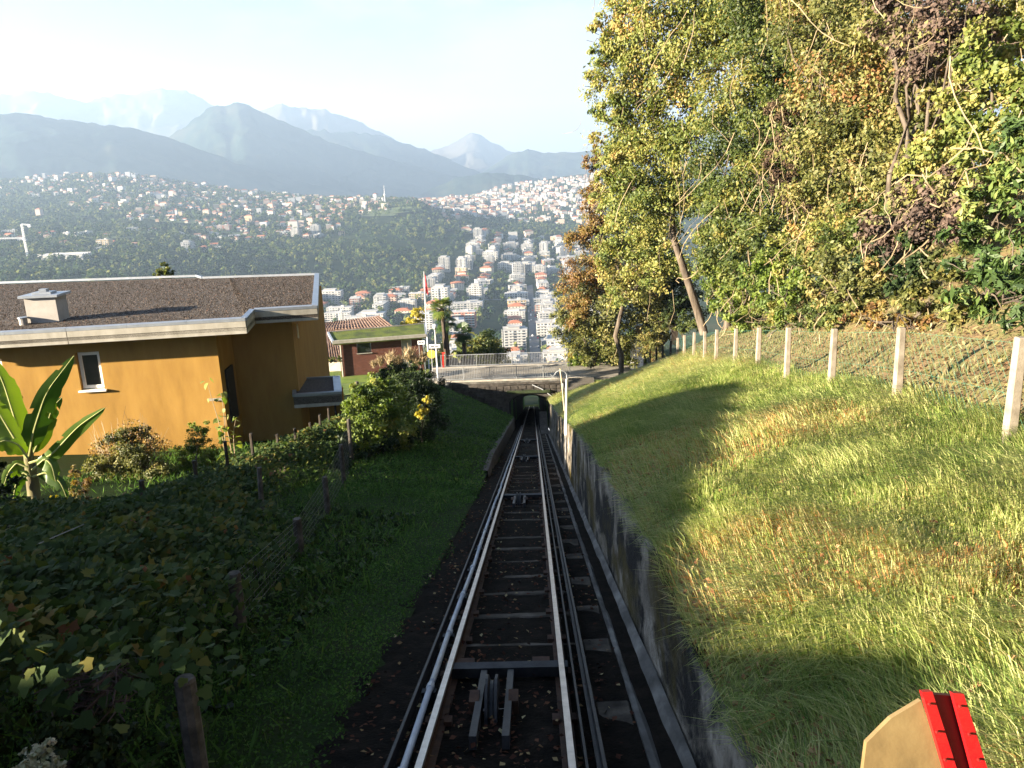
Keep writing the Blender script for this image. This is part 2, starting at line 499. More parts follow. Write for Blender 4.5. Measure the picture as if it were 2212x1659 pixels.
cc = Vv[Fv].mean(1)
Fv = Fv[~((cc[:, 1] < 116) | ((np.abs(cc[:, 0]) < 2.6) & (cc[:, 1] > 150) & (cc[:, 1] < 200)))]
tag(npmesh('valley_ground', Vv, Fv[:, ::-1], m_valley, smooth=True), kind='structure')

# hill top beyond the bridge, open over the gaps of the tunnel
GAPS = [(71.5, 75.5), (86, 90)]
def hill_z(x, y):
    f = np.clip((y - 67) / 45, 0, 1)
    z = DECK - .02 - np.clip(y - 67.2, 0, None) * .262
    return z - .25 + (fbm(x * .3, y * .3, 41) - .5) * .6 * np.clip((y - 68) / 4, 0, 1) + i1(x, [4, 9, 30], [0, .9, 4]) * (y > 66) * np.clip((y - 66) / 3, 0, 1)
def hole(x, y):
    r = (np.abs(x) < 0) & (y > 96)
    for a, b in GAPS: r = r | ((np.abs(x) < 1.7) & (y > a) & (y < b))
    return r
xs_h = np.concatenate([np.arange(-74, -6, 2.2), np.arange(-6, -1.8, .6), np.arange(-1.7, 1.75, .34), np.arange(2.0, 10, .6), np.arange(10, 70, 2.5)])
m_hill = M('hill_turf', [(.03, .04, .012), (.06, .07, .02), (.10, .09, .035)], scale=1.2, bump=.5, bscale=10)
grid_sheet('slope_below_road', xs_h, np.arange(67.2, 124.1, .5), hill_z, m_hill, skip=hole)

# mountains: each a ridge with spurs
m_mtn = M('mountain_forest', [(.010, .020, .016), (.020, .034, .022), (.05, .05, .03)], scale=.004, bump=0, rough=1, spec=0)
m_rock = M('mountain_high_pasture', [(.06, .06, .04), (.10, .085, .06), (.15, .13, .11)], scale=.003, bump=0, rough=1, spec=0)
def mountain(name, D, prof, width, seed, mat, z0=-190, label=None):
    prof = sorted(prof)
    n = 190
    pxs = np.linspace(prof[0][0], prof[-1][0], n)
    pys = np.interp(pxs, [p[0] for p in prof], [p[1] for p in prof])
    pys = pys + (fbm(pxs / 24., pxs * 0, seed, 4) - .5) * 7
    cr = np.array([ond(a, b, D) for a, b in zip(pxs, pys)])
    H = cr[:, 2] - z0
    ts = np.concatenate([np.linspace(-1, 0, 44), np.linspace(.12, 1, 7)])
    rows = []
    dirs = np.stack([(cr[:, 0] - CAM[0]) / D, (cr[:, 1] - CAM[1]) / D], 1)
    for t in ts:
        dd = D + t * width * (H / H.max()) ** .5
        x = CAM[0] + dirs[:, 0] * dd; y = CAM[1] + dirs[:, 1] * dd
        e = 1 - np.abs(t)
        sh = e ** 1.08
        sp = (fbm(x / 420, y / 420, seed + 5, 5) - .5) * 0.42 * H * e * (1 - e) * 2.6
        sp = sp - np.abs(fbm(x / 150, y / 150, seed + 9, 4) - .5) * .30 * H * e ** .5 * (1 - e) ** .35 + (fbm(x / 60, y / 60, seed + 13, 3) - .5) * .05 * H * e ** .5
        rows.append(np.stack([x, y, np.maximum(z0 + H * sh + sp, z0)], 1))
    V = np.stack(rows, 0)
    ii = np.arange(len(ts) - 1)[:, None] * n + np.arange(n - 1)[None]
    o = npmesh(name, V, np.stack([ii, ii + 1, ii + n + 1, ii + n], -1).reshape(-1, 4), mat, smooth=True)
    return tag(o, kind='structure')
mountain('mountain_front', 5600, [(-900, 440), (-700, 380), (-420, 300), (-250, 262), (-60, 250), (0, 246), (60, 247), (150, 262), (250, 271), (330, 286), (400, 310), (470, 336), (540, 362), (600, 380), (680, 402), (760, 418), (830, 432)], 1500, 3, m_mtn)
mountain('mountain_peak', 6800, [(160, 420), (250, 372), (300, 340), (345, 310), (375, 288), (420, 256), (460, 230), (472, 227), (485, 231), (500, 226), (515, 220), (535, 226), (560, 240), (620, 266), (690, 297), (760, 322), (830, 340), (890, 356), (950, 372), (1010, 390), (1060, 408), (1090, 425)], 1700, 8, m_mtn)
mountain('mountain_shoulder', 8000, [(330, 430), (400, 360), (480, 310), (560, 290), (640, 282), (700, 283), (760, 285), (820, 294), (860, 304), (930, 326), (980, 348), (1030, 370), (1070, 395), (1110, 425)], 1500, 12, m_mtn)
mountain('mountain_bald_ridge', 9200, [(250, 430), (350, 360), (430, 300), (500, 255), (560, 236), (590, 226), (610, 225), (650, 234), (700, 238), (740, 248), (770, 258), (800, 272), (850, 300), (900, 330), (980, 380), (1060, 430)], 1500, 16, m_rock)
mountain('mountain_far_left', 9900, [(-900, 440), (-700, 360), (-450, 270), (-250, 225), (-80, 205), (0, 203), (70, 197), (120, 205), (180, 221), (240, 207), (300, 198), (350, 189), (400, 198), (440, 216), (500, 245), (560, 280), (640, 340), (720, 430)], 1600, 22, m_rock)
mountain('mountain_far_right', 10800, [(740, 430), (820, 385), (880, 350), (940, 323), (985, 306), (1005, 292), (1020, 287), (1040, 294), (1060, 306), (1100, 325), (1180, 334), (1300, 340), (1500, 380), (1600, 420)], 1500, 27, m_rock)
mountain('mountain_right', 8600, [(960, 420), (1040, 376), (1080, 348), (1110, 332), (1140, 323), (1170, 328), (1200, 331), (1300, 322), (1450, 340), (1700, 420)], 1500, 33, m_mtn)
mountain('wooded_knoll', 5900, [(860, 435), (920, 414), (950, 398), (985, 385), (1040, 375), (1090, 376), (1130, 379), (1200, 392), (1300, 400)], 900, 38, m_mtn)

# air: pale morning haze over the valley
haze = MB().box((-11800, -300, -196), (6500, 13200, 1120)).build('haze', None)
m_haze = bpy.data.materials.new('haze_air'); m_haze.use_nodes = True
t = m_haze.node_tree; t.nodes.clear()
ho = t.nodes.new('ShaderNodeOutputMaterial'); pv = t.nodes.new('ShaderNodeVolumePrincipled')
pv.inputs['Color'].default_value = (.55, .74, 1.0, 1)
pv.inputs['Density'].default_value = HAZE = 1.1e-4
pv.inputs['Anisotropy'].default_value = 0.2
t.links.new(pv.outputs['Volume'], ho.inputs['Volume'])
haze.data.materials.append(m_haze)
tag(haze, kind='stuff')

# ------------------------------------------------------------------ track
m_rail = M('worn_steel', [(.30, .26, .23), (.48, .43, .39)], scale=8, rough=.32, metal=.85, bump=0)
m_dark_steel = M('dark_steel', [(.016, .016, .018), (.04, .038, .038)], scale=8, rough=.55, metal=.3, bump=.1)
m_rust = M('rusty_iron', [(.03, .016, .010), (.075, .036, .020)], scale=9, rough=.8, bump=.2)
m_pipe = M('grey_pipe', [(.30, .31, .33), (.42, .43, .45)], scale=4, rough=.5, bump=0)
m_sleeper = M('sleeper_concrete', [(.018, .015, .012), (.055, .046, .036), (.12, .10, .08)], scale=4, bump=.4, bscale=30, bdist=.008, spec=.08)
m_gutter = M('gutter_concrete', [(.03, .027, .024), (.085, .078, .07), (.19, .178, .16)], scale=3.2, bump=.3, bscale=18, bdist=.01, stretch=(1, .5, 1))

track = empty('railway_track', (0, 3, float(zt(3))), 'single steep railway track with dark sleepers running down the cutting into the tunnel', 'railway track')
Y0, Y1 = 3.0, 186.0
def run(mb, x, z, w, h, y0=Y0, y1=Y1, step=6.0):
    """bar that follows the grade"""
    return mb.bar((x, y0, zt(y0) + z), (x, y1, zt(y1) + z), w, h)
for sx in (-.5, .5):
    r = MB(); run(r, sx, .105, .048, .035)
    ro = r.build('rail', m_rail, track)
    b = MB(); run(b, sx, .02, .016, .14); run(b, sx, -.06, .11, .02)
    b.build('rail_web', m_rust, ro)
sleeper_mesh = None
sl0 = None
for k in range(-4, 150):
    y = 6.43 + 1.0 * k + random.uniform(-.03, .03)
    if y < 3.4: continue
    z = zt(y)
    if sl0 is None:
        mb = MB().hexa([(-.76, -.10, -.2), (.74, -.10, -.2), (.74, .10, -.2), (-.76, .10, -.2),
                        (-.755, -.095, -.055), (.735, -.095, -.055), (.735, .09, -.062), (-.755, .09, -.062)])
        sl0 = mb.build('sleeper', m_sleeper, None, loc=(0, 0, 0))
        sl0.location = (0, 0, 0)
        me = sl0.data
        sl0.parent = track; s = sl0
        bv = sl0.modifiers.new('bevel', 'BEVEL'); bv.width = .015; bv.segments = 1
    else:
        s = copy_of(sl0, track)
    s.location = (random.uniform(-.02, .02), y - 3, float(z - zt(3)) + random.uniform(-.015, .012))
    s.rotation_euler = (-math.atan(S) + random.uniform(-.02, .02), random.uniform(-.012, .012), random.uniform(-.015, .015))
# fastenings that hold each rail on the sleepers
cl = MB()
for k in range(-3, 56):
    y = 6.43 + k
    for sx in (-.5, .5):
        for dx in (-.075, .075):
            cl.box((sx + dx - .03, y - .04, zt(y) - .07), (sx + dx + .03, y + .04, zt(y) - .01))
tag(cl.build('rail_clips', m_rust, track), kind='stuff')

# dark angle bars that run beside the rails
g = MB(); run(g, -.735, .02, .022, .10, y1=64); tag(g.build('guide_bar', m_dark_steel), 'thin dark guide bar left of the pale pipe beside the left rail', 'guide bar')
g = MB(); run(g, .60, .03, .018, .10, y1=64); tag(g.build('guide_bar', m_dark_steel), 'inner of two dark guide bars, just right of the right rail', 'guide bar')
g = MB(); run(g, .715, .04, .024, .11, y1=64)
run(g, .70, -.01, .05, .02, y1=64)
tag(g.build('guide_bar', m_dark_steel), 'outer of two dark guide bars, between right rail and walkway', 'guide bar')

pipe = empty('cable_pipe', (-.625, 3, float(zt(3))), 'pale grey conduit pipe running beside the left rail', 'pipe')
pb = MB()
for a in np.arange(3, 64, 3.05):
    b2 = min(a + 3.05, 64)
    pb.tube([(-.625 + random.uniform(-.008, .008), a, zt(a) + .07), (-.625 + random.uniform(-.014, .014), (a + b2) / 2, zt((a + b2) / 2) + .065), (-.625, b2, zt(b2) + .07)], .026, 8)
pb.build('conduit', m_pipe, pipe, smooth=True)
for a in np.arange(4.4, 62, 1.52):
    MB().tube([(-.625, a - .045, zt(a - .045) + .07), (-.625, a + .045, zt(a + .045) + .07)], .033, 8).build('coupling', m_pipe, pipe)
    MB().box((-.70, a - .03, zt(a) - .15), (-.58, a + .03, zt(a) + .035)).build('bracket', m_dark_steel, pipe)

# cable rollers between the rails
def roller(y, label):
    z = float(zt(y))
    t = empty('cable_roller', (-.09, y, z), label, 'cable roller', 'cable rollers between the rails')
    MB().box((-.55, y + .60, z - .20), (.56, y + .70, z - .10)).build('cross_beam', m_dark_steel, t)
    for sx in (-.195, .045):
        MB().bar((sx, y - .78, zt(y - .78) + .0), (sx, y + .72, zt(y + .72) + .0), .055, .10).build('side_beam', m_dark_steel, t)
    w = MB(); n = 26
    prof = [(.30, -.05), (.30, -.028), (.255, -.012), (.255, .012), (.30, .028), (.30, .05)]
    for k in range(n):
        a = 2 * math.pi * k / n
        for r_, dx in prof:
            w.v.append((-.09 + dx, y + r_ * math.cos(a) - .05, z - .08 + r_ * math.sin(a)))
    q = len(prof)
    for k in range(n):
        for j in range(q - 1):
            w.f.append((k * q + j, k * q + j + 1, ((k + 1) % n) * q + j + 1, ((k + 1) % n) * q + j))
    w.f.append(tuple(k * q for k in range(n))); w.f.append(tuple(k * q + q - 1 for k in reversed(range(n))))
    w.build('wheel', m_dark_steel, t)
    MB().tube([(-.23, y - .05, z - .08), (.08, y - .05, z - .08)], .035, 8).build('axle', m_rail, t)
    for sx in (-.235, .085):
        MB().box((sx - .04, y - .13, z - .13), (sx + .04, y + .03, z + .085)).build('bearing', m_rust, t)
    for sx in (-.40, .30):
        MB().box((sx - .06, y + .72, z - .29), (sx + .10, y + .86, z - .16)).build('anchor_plate', m_rust, t)
    return t
for y, lb in ((5.75, 'dark cable roller with grooved wheel between the rails, nearest the bottom edge of the photo'),
              (17.9, 'second cable roller down the track, small and dark between the rails'),
              (30.0, 'third cable roller down the track, hardly visible between the rails'),
              (42.0, 'fourth cable roller down the track, close to the tunnel mouth')):
    roller(y, lb)

# stepped walkway and gutter right of the track
steps = empty('walkway', (1.0, 3, float(zt(3))), 'narrow stepped concrete walkway between the track and the gutter', 'walkway')
y = 2.9; k = 0
while y < 50:
    ln = random.uniform(1.15, 1.7) if y < 20 else random.uniform(1.4, 2.0)
    z0 = zt(y + ln) - .02 + .16
    zr = zt(y) - .16
    mb = MB().hexa([(.76, y + .01, zt(y) - .5), (1.04, y + .01, zt(y) - .5), (1.04, y + ln - .01, zt(y + ln) - .5), (.76, y + ln - .01, zt(y + ln) - .5),
                    (.76, y + .01, zt(y) - .14), (1.035, y + .01, zt(y) - .13), (1.035, y + ln - .01, zt(y + ln) - .04), (.76, y + ln - .01, zt(y + ln) - .05)])
    mb.build('step', m_sleeper, steps, bevel=.012)
    y += ln; k += 1
# gutter: shallow channel with a raised lip against the wall
gut = MB()
yy = np.arange(2.5, 51, 1.0)
sec = [(1.045, -.20), (1.05, -.05), (1.10, -.05), (1.16, -.10), (1.24, -.10), (1.30, -.02), (1.34, .00), (1.36, -.20)]
for yv in yy:
    for (sx, sz) in sec:
        gut.v.append((sx + random.uniform(-.008, .008), yv, float(zt(yv)) + sz + random.uniform(-.01, .01)))
for i in range(len(yy) - 1):
    for j in range(len(sec) - 1):
        a = i * 8 + j
        gut.f.append((a, a + 8, a + 9, a + 1))
tag(gut.build('gutter', m_gutter), 'pale concrete drainage gutter along the foot of the mossy wall', 'gutter')

# retaining wall with stained, mossy face
def wall_mat():
    m = bpy.data.materials.new('mossy_wall'); m.use_nodes = True
    t = m.node_tree; b = t.nodes['Principled BSDF']; b.inputs['Roughness'].default_value = .9; b.inputs['Specular IOR Level'].default_value = .15
    g_ = t.nodes.new('ShaderNodeNewGeometry')
    def noise(sc, stretch, det=6, dist=0):
        mp_ = t.nodes.new('ShaderNodeMapping'); mp_.inputs['Scale'].default_value = stretch
        n_ = t.nodes.new('ShaderNodeTexNoise'); n_.inputs['Scale'].default_value = sc; n_.inputs['Detail'].default_value = det; n_.inputs['Roughness'].default_value = .65; n_.inputs['Distortion'].default_value = dist
        t.links.new(g_.outputs['Position'], mp_.inputs['Vector']); t.links.new(mp_.outputs['Vector'], n_.inputs['Vector']); return n_
    n1 = noise(3.0, (1, .35, .7)); n2 = noise(1.3, (1, .3, .7), 5, .6); n3 = noise(2.2, (1, .3, .6), 7, .4)
    r1 = _ramp(t.nodes, [(.3, (.055, .047, .037)), (.5, (.145, .125, .10)), (.7, (.32, .285, .235))])
    t.links.new(n1.outputs['Fac'], r1.inputs['Fac'])
    rb = _ramp(t.nodes, [(.47, (0, 0, 0)), (.56, (1, 1, 1))]); t.links.new(n3.outputs['Fac'], rb.inputs['Fac'])
    m1 = t.nodes.new('ShaderNodeMix'); m1.data_type = 'RGBA'; m1.inputs['B'].default_value = (.014, .013, .012, 1)
    t.links.new(rb.outputs['Color'], m1.inputs['Factor']); t.links.new(r1.outputs['Color'], m1.inputs['A'])
    rm = _ramp(t.nodes, [(.50, (0, 0, 0)), (.62, (1, 1, 1))]); t.links.new(n2.outputs['Fac'], rm.inputs['Fac'])
    m2 = t.nodes.new('ShaderNodeMix'); m2.data_type = 'RGBA'; m2.inputs['B'].default_value = (.055, .042, .010, 1)
    t.links.new(rm.outputs['Color'], m2.inputs['Factor']); t.links.new(m1.outputs['Result'], m2.inputs['A'])
    t.links.new(m2.outputs['Result'], b.inputs['Base Color'])
    bp = t.nodes.new('ShaderNodeBump'); bp.inputs['Strength'].default_value = 1.0; bp.inputs['Distance'].default_value = .05
    n4 = noise(14, (1, .5, .8)); t.links.new(n4.outputs['Fac'], bp.inputs['Height']); t.links.new(bp.outputs['Normal'], b.inputs['Normal'])
    return m
m_wall = wall_mat()
rw = MB()
yy = np.concatenate([np.arange(2, 20, .35), np.arange(20, 50.5, .8)])
nw = 12
for yv in yy:
    z0 = float(zt(yv)); h = float(wall_h(yv)) + float(vnoise(yv * .8, 0, 51) - .5) * .10
    for j in range(nw):
        u = j / (nw - 1)
        rw.v.append((1.345 + u * .10 + float(fbm(yv * .9, u * h * 2, 53) - .5) * .03, yv, z0 - .15 + (h + .15) * u))
    rw.v.append((1.52, yv, z0 + h + .01))
    rw.v.append((1.66, yv, z0 + h - .12))
q = nw + 2
for i in range(len(yy) - 1):
    for j in range(q - 1):
        a = i * q + j
        rw.f.append((a, a + q, a + q + 1, a + 1))
tag(rw.build('retaining_wall', m_wall, smooth=True), 'long mossy concrete retaining wall with dark streaks right of the track', 'wall')
# low kerb wall on the left near the tunnel
kw = MB()
yy = np.arange(24, 62.1, 1.0)
for yv in yy:
    z0 = float(zt(yv)); h = float(kerb_h(yv)) + .06
    for (sx, sz) in ((-1.16, -.2), (-1.18, h), (-1.35, h + .02), (-1.4, h - .2)):
        kw.v.append((sx + random.uniform(-.012, .012), yv, z0 + sz))
for i in range(len(yy) - 1):
    for j in range(3):
        a = i * 4 + j; kw.f.append((a + 1, a + 5, a + 4, a))
tag(kw.build('kerb_wall', m_stone), 'low dark kerb wall at the foot of the left grass bank by the tunnel', 'wall')

# ------------------------------------------------------------------ bridge and tunnel
m_mossgreen = M('mossy_side_wall', [(.05, .085, .02), (.10, .19, .04), (.16, .24, .07)], scale=1.8, bump=.3, bscale=14)
m_mossdark = M('mossy_ledge', [(.014, .02, .008), (.03, .045, .014)], scale=3, bump=.3)
YF = 61.9
bridge = empty('road_bridge', (0, YF, float(zt(YF))), 'dark stone road bridge with an arched tunnel mouth over the track', 'bridge')
HW, SPR, RISE = 1.62, 2.05, .72
zb = float(zt(YF))
def arch_pts(y, n=14, hw=HW, spr=SPR, ri=RISE):
    zb_ = float(zt(y))
    pts = [(-hw, zb_ - .3), (-hw, zb_ + spr)]
    for k in range(1, n):
        a = math.pi * (1 - k / n)
        pts.append((hw * math.cos(a), zb_ + spr + ri * math.sin(a)))
    pts += [(hw, zb_ + spr), (hw, zb_ - .3)]
    return pts
def portal(y, x0, x1, top, th, mat, name, parent, **kw):
    mb = MB()
    A = arch_pts(y, **kw)
    zb_ = float(zt(y)) - .3
    outer = [(x0, zb_)] + [(x0, top)] + [(x0 + (x1 - x0) * (.5 - .5 * math.cos(math.pi * k / (len(A) - 3))), top) for k in range(1, len(A) - 3)] + [(x1, top), (x1, zb_)]
    n = len(A)
    for d in (0, th):
        for p in A: mb.v.append((p[0], y + d, p[1] + 0))
        for p in outer[:n]: mb.v.append((p[0], y + d, p[1]))
    N = 2 * n
    for i in range(n - 1):
        mb.f.append((i, i + 1, n + i + 1, n + i))
        mb.f.append((N + i + 1, N + i, N + n + i, N + n + i + 1))
        mb.f.append((i + 1, i, N + i, N + i + 1))
    return mb.build(name, mat, parent)
portal(YF, -7.4, 5.2, DECK - .16, .7, m_stone, 'portal_wall', bridge)
# stones of the face, each its own block
stone0 = MB().hexa([(-.5, .0, -.5), (.5, .0, -.5), (.5, .5, -.5), (-.5, .5, -.5), (-.47, -.5, -.46), (.47, -.5, -.47), (.46, -.47, .47), (-.47, -.5, .46)])
stone0 = MB()
stone0.add([(-.5, .5, -.5), (.5, .5, -.5), (.5, .5, .5), (-.5, .5, .5), (-.46, -.5, -.45), (.46, -.44, -.46), (.45, -.5, .46), (-.46, -.47, .45)],
           [(4, 5, 6, 7), (0, 1, 5, 4), (1, 2, 6, 5), (2, 3, 7, 6), (3, 0, 4, 7)])
st = None; z = DECK - .42; nstone = 0
while z > zb - .1 and nstone < 280:
    hgt = random.uniform(.27, .36)
    x = -6.9 + random.uniform(0, .3)
    while x < 4.4:
        wd = random.uniform(.36, .66)
        xm = x + wd / 2; zm = z - hgt / 2
        ax = abs(xm); lim = SPR + zb + (RISE * math.sqrt(max(0, 1 - (min(ax, HW) / HW) ** 2)) if ax < HW else 0)
        inside = ax < HW + wd / 2 + .02 and zm < lim + hgt * .8
        gz = float(ground_z(xm, YF - .2)) if xm > 1.45 or xm < -1.2 else zb
        if not inside and zm > gz - .2 and nstone < 280:
            if st is None:
                stone0.v = [tuple(c) for c in stone0.v]
                st = stone0.build('stone', m_stone, None, loc=(0, 0, 0)); s = st; s.parent = bridge
            else: s = copy_of(st, bridge)
            s.location = (xm, -.03, zm - zb)
            s.scale = (wd * .94, random.uniform(.08, .14), hgt * .9)
            s.rotation_euler = (0, random.uniform(-.02, .02), 0)
            nstone += 1
        x += wd
    z -= hgt
# barrel of the underpass
def barrel(y0, y1, mat, name, parent, hw=HW - .004, side=None):
    a0, a1 = arch_pts(y0, hw=hw), arch_pts(y1, hw=hw)
    mb = MB(); n = len(a0)
    for y, A in ((y0, a0), (y1, a1)):
        for p in A: mb.v.append((p[0], y, p[1]))
    for i in range(n - 1): mb.f.append((i, n + i, n + i + 1, i + 1))
    return mb.build(name, mat, parent)
barrel(YF + .05, 67.6, m_stone, 'barrel_vault', bridge)
# ledge, lintel and deck
MB().box((-1.75, YF - .30, zb + SPR + RISE + .12), (1.75, YF + .05, zb + SPR + RISE + .34)).build('ledge', m_mossdark, bridge, bevel=.03)
MB().box((-2.3, YF - .16, DECK - .30), (2.6, YF + .06, DECK - .165)).build('cornice', m_stone, bridge)
dk = MB(); dk.box((-8.3, YF + .004, DECK - .16), (16, 67.4, DECK - .03)); dk.build('deck', m_conc, bridge)
rd = MB(); rd.box((-8.3, YF + .35, DECK - .026), (16, 66.75, DECK + .005)); tag(rd.build('road', m_road), kind='structure')
m_kerb = M('pale_kerb', [(.22, .20, .17), (.36, .33, .28)], scale=2, bump=.2)
MB().box((-7.4, YF + .02, DECK - .026), (5.0, YF + .34, DECK + .10)).build('kerb', m_kerb, bridge, bevel=.015)
pv_ = MB().box((-8.3, 66.76, DECK - .026), (16, 67.38, DECK + .11)); tag(pv_.build('pavement', m_kerb), kind='structure')
# inclined rod over the arch
tag(MB().tube([(.30, YF - .12, DECK - .35), (1.1, YF - .14, DECK - .75), (1.85, YF - .14, DECK - 1.35), (1.98, YF - .14, DECK - 2.4)], .045, 6).build('drain_pipe', m_pipe), 'slanting grey drain pipe over the right side of the tunnel arch', 'pipe')
# tunnels further down, with open mossy cuttings between them
def tunnel(y0, y1, label):
    t = empty('tunnel', (0, y0, float(zt(y0))), label, 'tunnel')
    portal(y0, -4, 4, float(zt(y0)) + 4.2, .5, m_stone, 'portal_wall', t)
    barrel(y0 + .05, y1, m_stone, 'barrel_vault', t)
    return t
def cutting(y0, y1, label):
    t = empty('cutting_walls', (0, y0, float(zt(y0))), label, 'wall')
    for sx in (-1, 1):
        x0, x1 = sx * (HW + .02), sx * (HW + .42)
        MB().hexa([(min(x0, x1), y0, zt(y0) - .3), (max(x0, x1), y0, zt(y0) - .3), (max(x0, x1), y1, zt(y1) - .3), (min(x0, x1), y1, zt(y1) - .3),
                   (min(x0, x1), y0, zt(y0) + 3.9), (max(x0, x1), y0, zt(y0) + 3.9), (max(x0, x1), y1, zt(y1) + 3.9), (min(x0, x1), y1, zt(y1) + 3.9)]).build('side_wall', m_mossgreen, t)
    return t
cutting(67.6, 75.5, 'green mossy side walls in the first gap inside the tunnel mouth')
tunnel(75.5, 86, 'second tunnel arch seen through the bridge mouth')
cutting(86, 90, 'green mossy side walls of the second gap, deep in the tunnel')
tunnel(90, 150, 'third and last small bright tunnel arch far down the track')
cutting(150, 186, 'cutting walls at the far bright end of the tunnel')
tag(grid_sheet('lower_track_bed', np.arange(-1.62, 1.7, .54), np.arange(62.2, 190, 2.), lambda x, y: zt(y) - .14, m_dirt))
# parapet railings
m_railing = M('galvanised_railing', [(.20, .21, .22), (.30, .31, .32)], scale=6, rough=.5, metal=.3, bump=0)
def railing(x0, x1, y, z, label, gap=.135, h=1.02):
    t = empty('railing', ((x0 + x1) / 2, y, z), label, 'railing', 'railings of the road bridge')
    for zz, th in ((h, .05), (.10, .035)):
        MB().box((x0, y - .02, z + zz - th / 2), (x1, y + .02, z + zz + th / 2)).build('rail_bar', m_railing, t)
    n = int((x1 - x0) / gap); b0 = None
    for k in range(n):
        xx = x0 + gap * (k + .5)
        if b0 is None:
            b0 = MB().box((-.011, -.011, .09), (.011, .011, h)).build('baluster', m_railing, None, loc=(0, 0, 0)); b0.parent = t; b = b0
        else: b = copy_of(b0, t)
        b.location = (xx - (x0 + x1) / 2, 0, 0)
    for xx in np.linspace(x0, x1, 6):
        MB().box((xx - .028, y - .032, z - .02), (xx + .028, y + .032, z + h + .05)).build('post', m_railing, t)
    # one panel of scrolls
    xs_ = x0 + (x1 - x0) * .42
    for j in range(3):
        c = MB(); a = np.linspace(0, 2 * math.pi, 13)
        c.tube([(xs_ + .10 * math.cos(q), y - .036, z + .27 + .25 * j + .11 * math.sin(q)) for q in a], .012, 4, cap=False)
        c.build('scroll', m_railing, t)
    return t
railing(-7.3, 3.35, YF + .18, DECK + .10, 'grey railing on the near side of the road bridge, above the tunnel mouth')
railing(-7.45, 7.75, 67.0, DECK + .11, 'grey railing on the far side of the road bridge')
m_red = M('red_paint', [(.50, .018, .014), (.62, .03, .022)], scale=8, rough=.4, bump=0)
def red_post(x, y, label):
    t = empty('marker_post', (x, y, DECK + .1), label, 'post')
    MB().box((x - .05, y - .05, DECK + .1), (x + .05, y + .05, DECK + 1.35)).build('shaft', m_red, t, bevel=.01)
    MB().box((x - .07, y - .06, DECK + 1.35), (x + .18, y + .06, DECK + 1.43)).build('cap', m_red, t)
red_post(-7.25, 66.85, 'red marker post at the left end of the far bridge railing')
red_post(7.35, 66.85, 'red marker post at the right end of the far bridge railing')
# bin beside the left end of the railing
m_bin = M('dark_bin', [(.02, .022, .022), (.05, .052, .052)], scale=8, rough=.5)
bp_ = at(965, 832, 62.5); bx, by = bp_[0], YF - .35
t = empty('litter_bin', (bx, by, DECK - .85), 'dark cylindrical litter bin at the left end of the bridge wall', 'bin')
MB().tube([(bx, by, DECK - .85), (bx, by, DECK - .1), (bx, by, DECK - .05), (bx, by, DECK + .05)], [.22, .25, .27, .27], 16).build('drum', m_bin, t, smooth=False)
MB().tube([(bx, by, DECK + .05), (bx, by, DECK + .09)], [.28, .24], 16).build('rim', m_dark_steel, t)

# platform with steps and sign by the portal, right side
zp = float(zt(52))
pl = empty('platform_steps', (1.9, 52, zp), 'small concrete steps and platform at the right of the tunnel mouth', 'steps')
for k in range(6):
    y0 = 50.4 + k * .5
    top = float(zt(y0)) - .04
    MB().box((.80, y0 + .004, float(zt(y0)) - .6), (1.40, y0 + .5, top)).build('step', m_stone, pl, bevel=.01)
MB().box((.80, 53.42, float(zt(57)) - .6), (1.40, YF - .2, float(zt(57)) + .0)).build('platform', m_stone, pl)
sg = at(1206, 883, 64.3)
t = empty('notice_sign', (sg[0], YF - .2, sg[2]), 'small white notice sign on the stone pier right of the tunnel arch', 'sign')
m_white = M('white_enamel', [(.70, .70, .70), (.80, .80, .80)], scale=4, rough=.4, bump=0)
m_black = M('black_print', [(.02, .02, .025), (.03, .03, .035)], scale=4, rough=.6, bump=0)
MB().box((sg[0] - .2, YF - .20, sg[2] - .14), (sg[0] + .2, YF - .17, sg[2] + .14)).build('plate', m_white, t)
MB().box((sg[0] - .08, YF - .21, sg[2] - .09), (sg[0] + .08, YF - .203, sg[2] + .09)).build('pictogram', m_black, t)
# dark timber hut roof right of the portal
m_darkwood = M('dark_timber', [(.012, .010, .009), (.03, .025, .021)], scale=6, stretch=(.3, 3, 3), bump=.4)
m_paleplank = M('weathered_board', [(.05, .045, .038), (.09, .08, .066)], scale=6, stretch=(.3, 3, 3), bump=.4)
a0 = at(1218, 829, 59.5); b0_ = at(1286, 829, 59.5)
hx0, hx1, hz = a0[0], b0_[0], a0[2]
hut = empty('timber_hut', ((hx0 + hx1) / 2, 58.6, hz - 2.2), 'dark timber hut with a boarded roof beside the tunnel mouth', 'hut')
for k in range(5):
    MB().hexa([(hx0, 57.5 + k * .33 + .005, hz - .92 + k * .185), (hx1, 57.5 + k * .33 + .005, hz - .92 + k * .185), (hx1, 57.83 + k * .33, hz - .735 + k * .185), (hx0, 57.83 + k * .33, hz - .735 + k * .185),
               (hx0, 57.5 + k * .33 + .005, hz - .86 + k * .185), (hx1, 57.5 + k * .33 + .005, hz - .86 + k * .185), (hx1, 57.83 + k * .33, hz - .69 + k * .185), (hx0, 57.83 + k * .33, hz - .69 + k * .185)]).build('plank', m_paleplank, hut)
MB().box((hx0 - .02, 57.44, hz - 1.22), (hx1 + .12, 57.495, hz - .86)).build('fascia', m_darkwood, hut)
MB().box((hx0 + .06, 57.7, hz - 2.4), (hx1 - .1, 59.2, hz - .95)).build('wall', m_darkwood, hut)
MB().box((hx0 + .05, 59.18, hz - .1), (hx1 - .05, 59.24, hz + .04)).build('ridge_board', m_darkwood, hut)

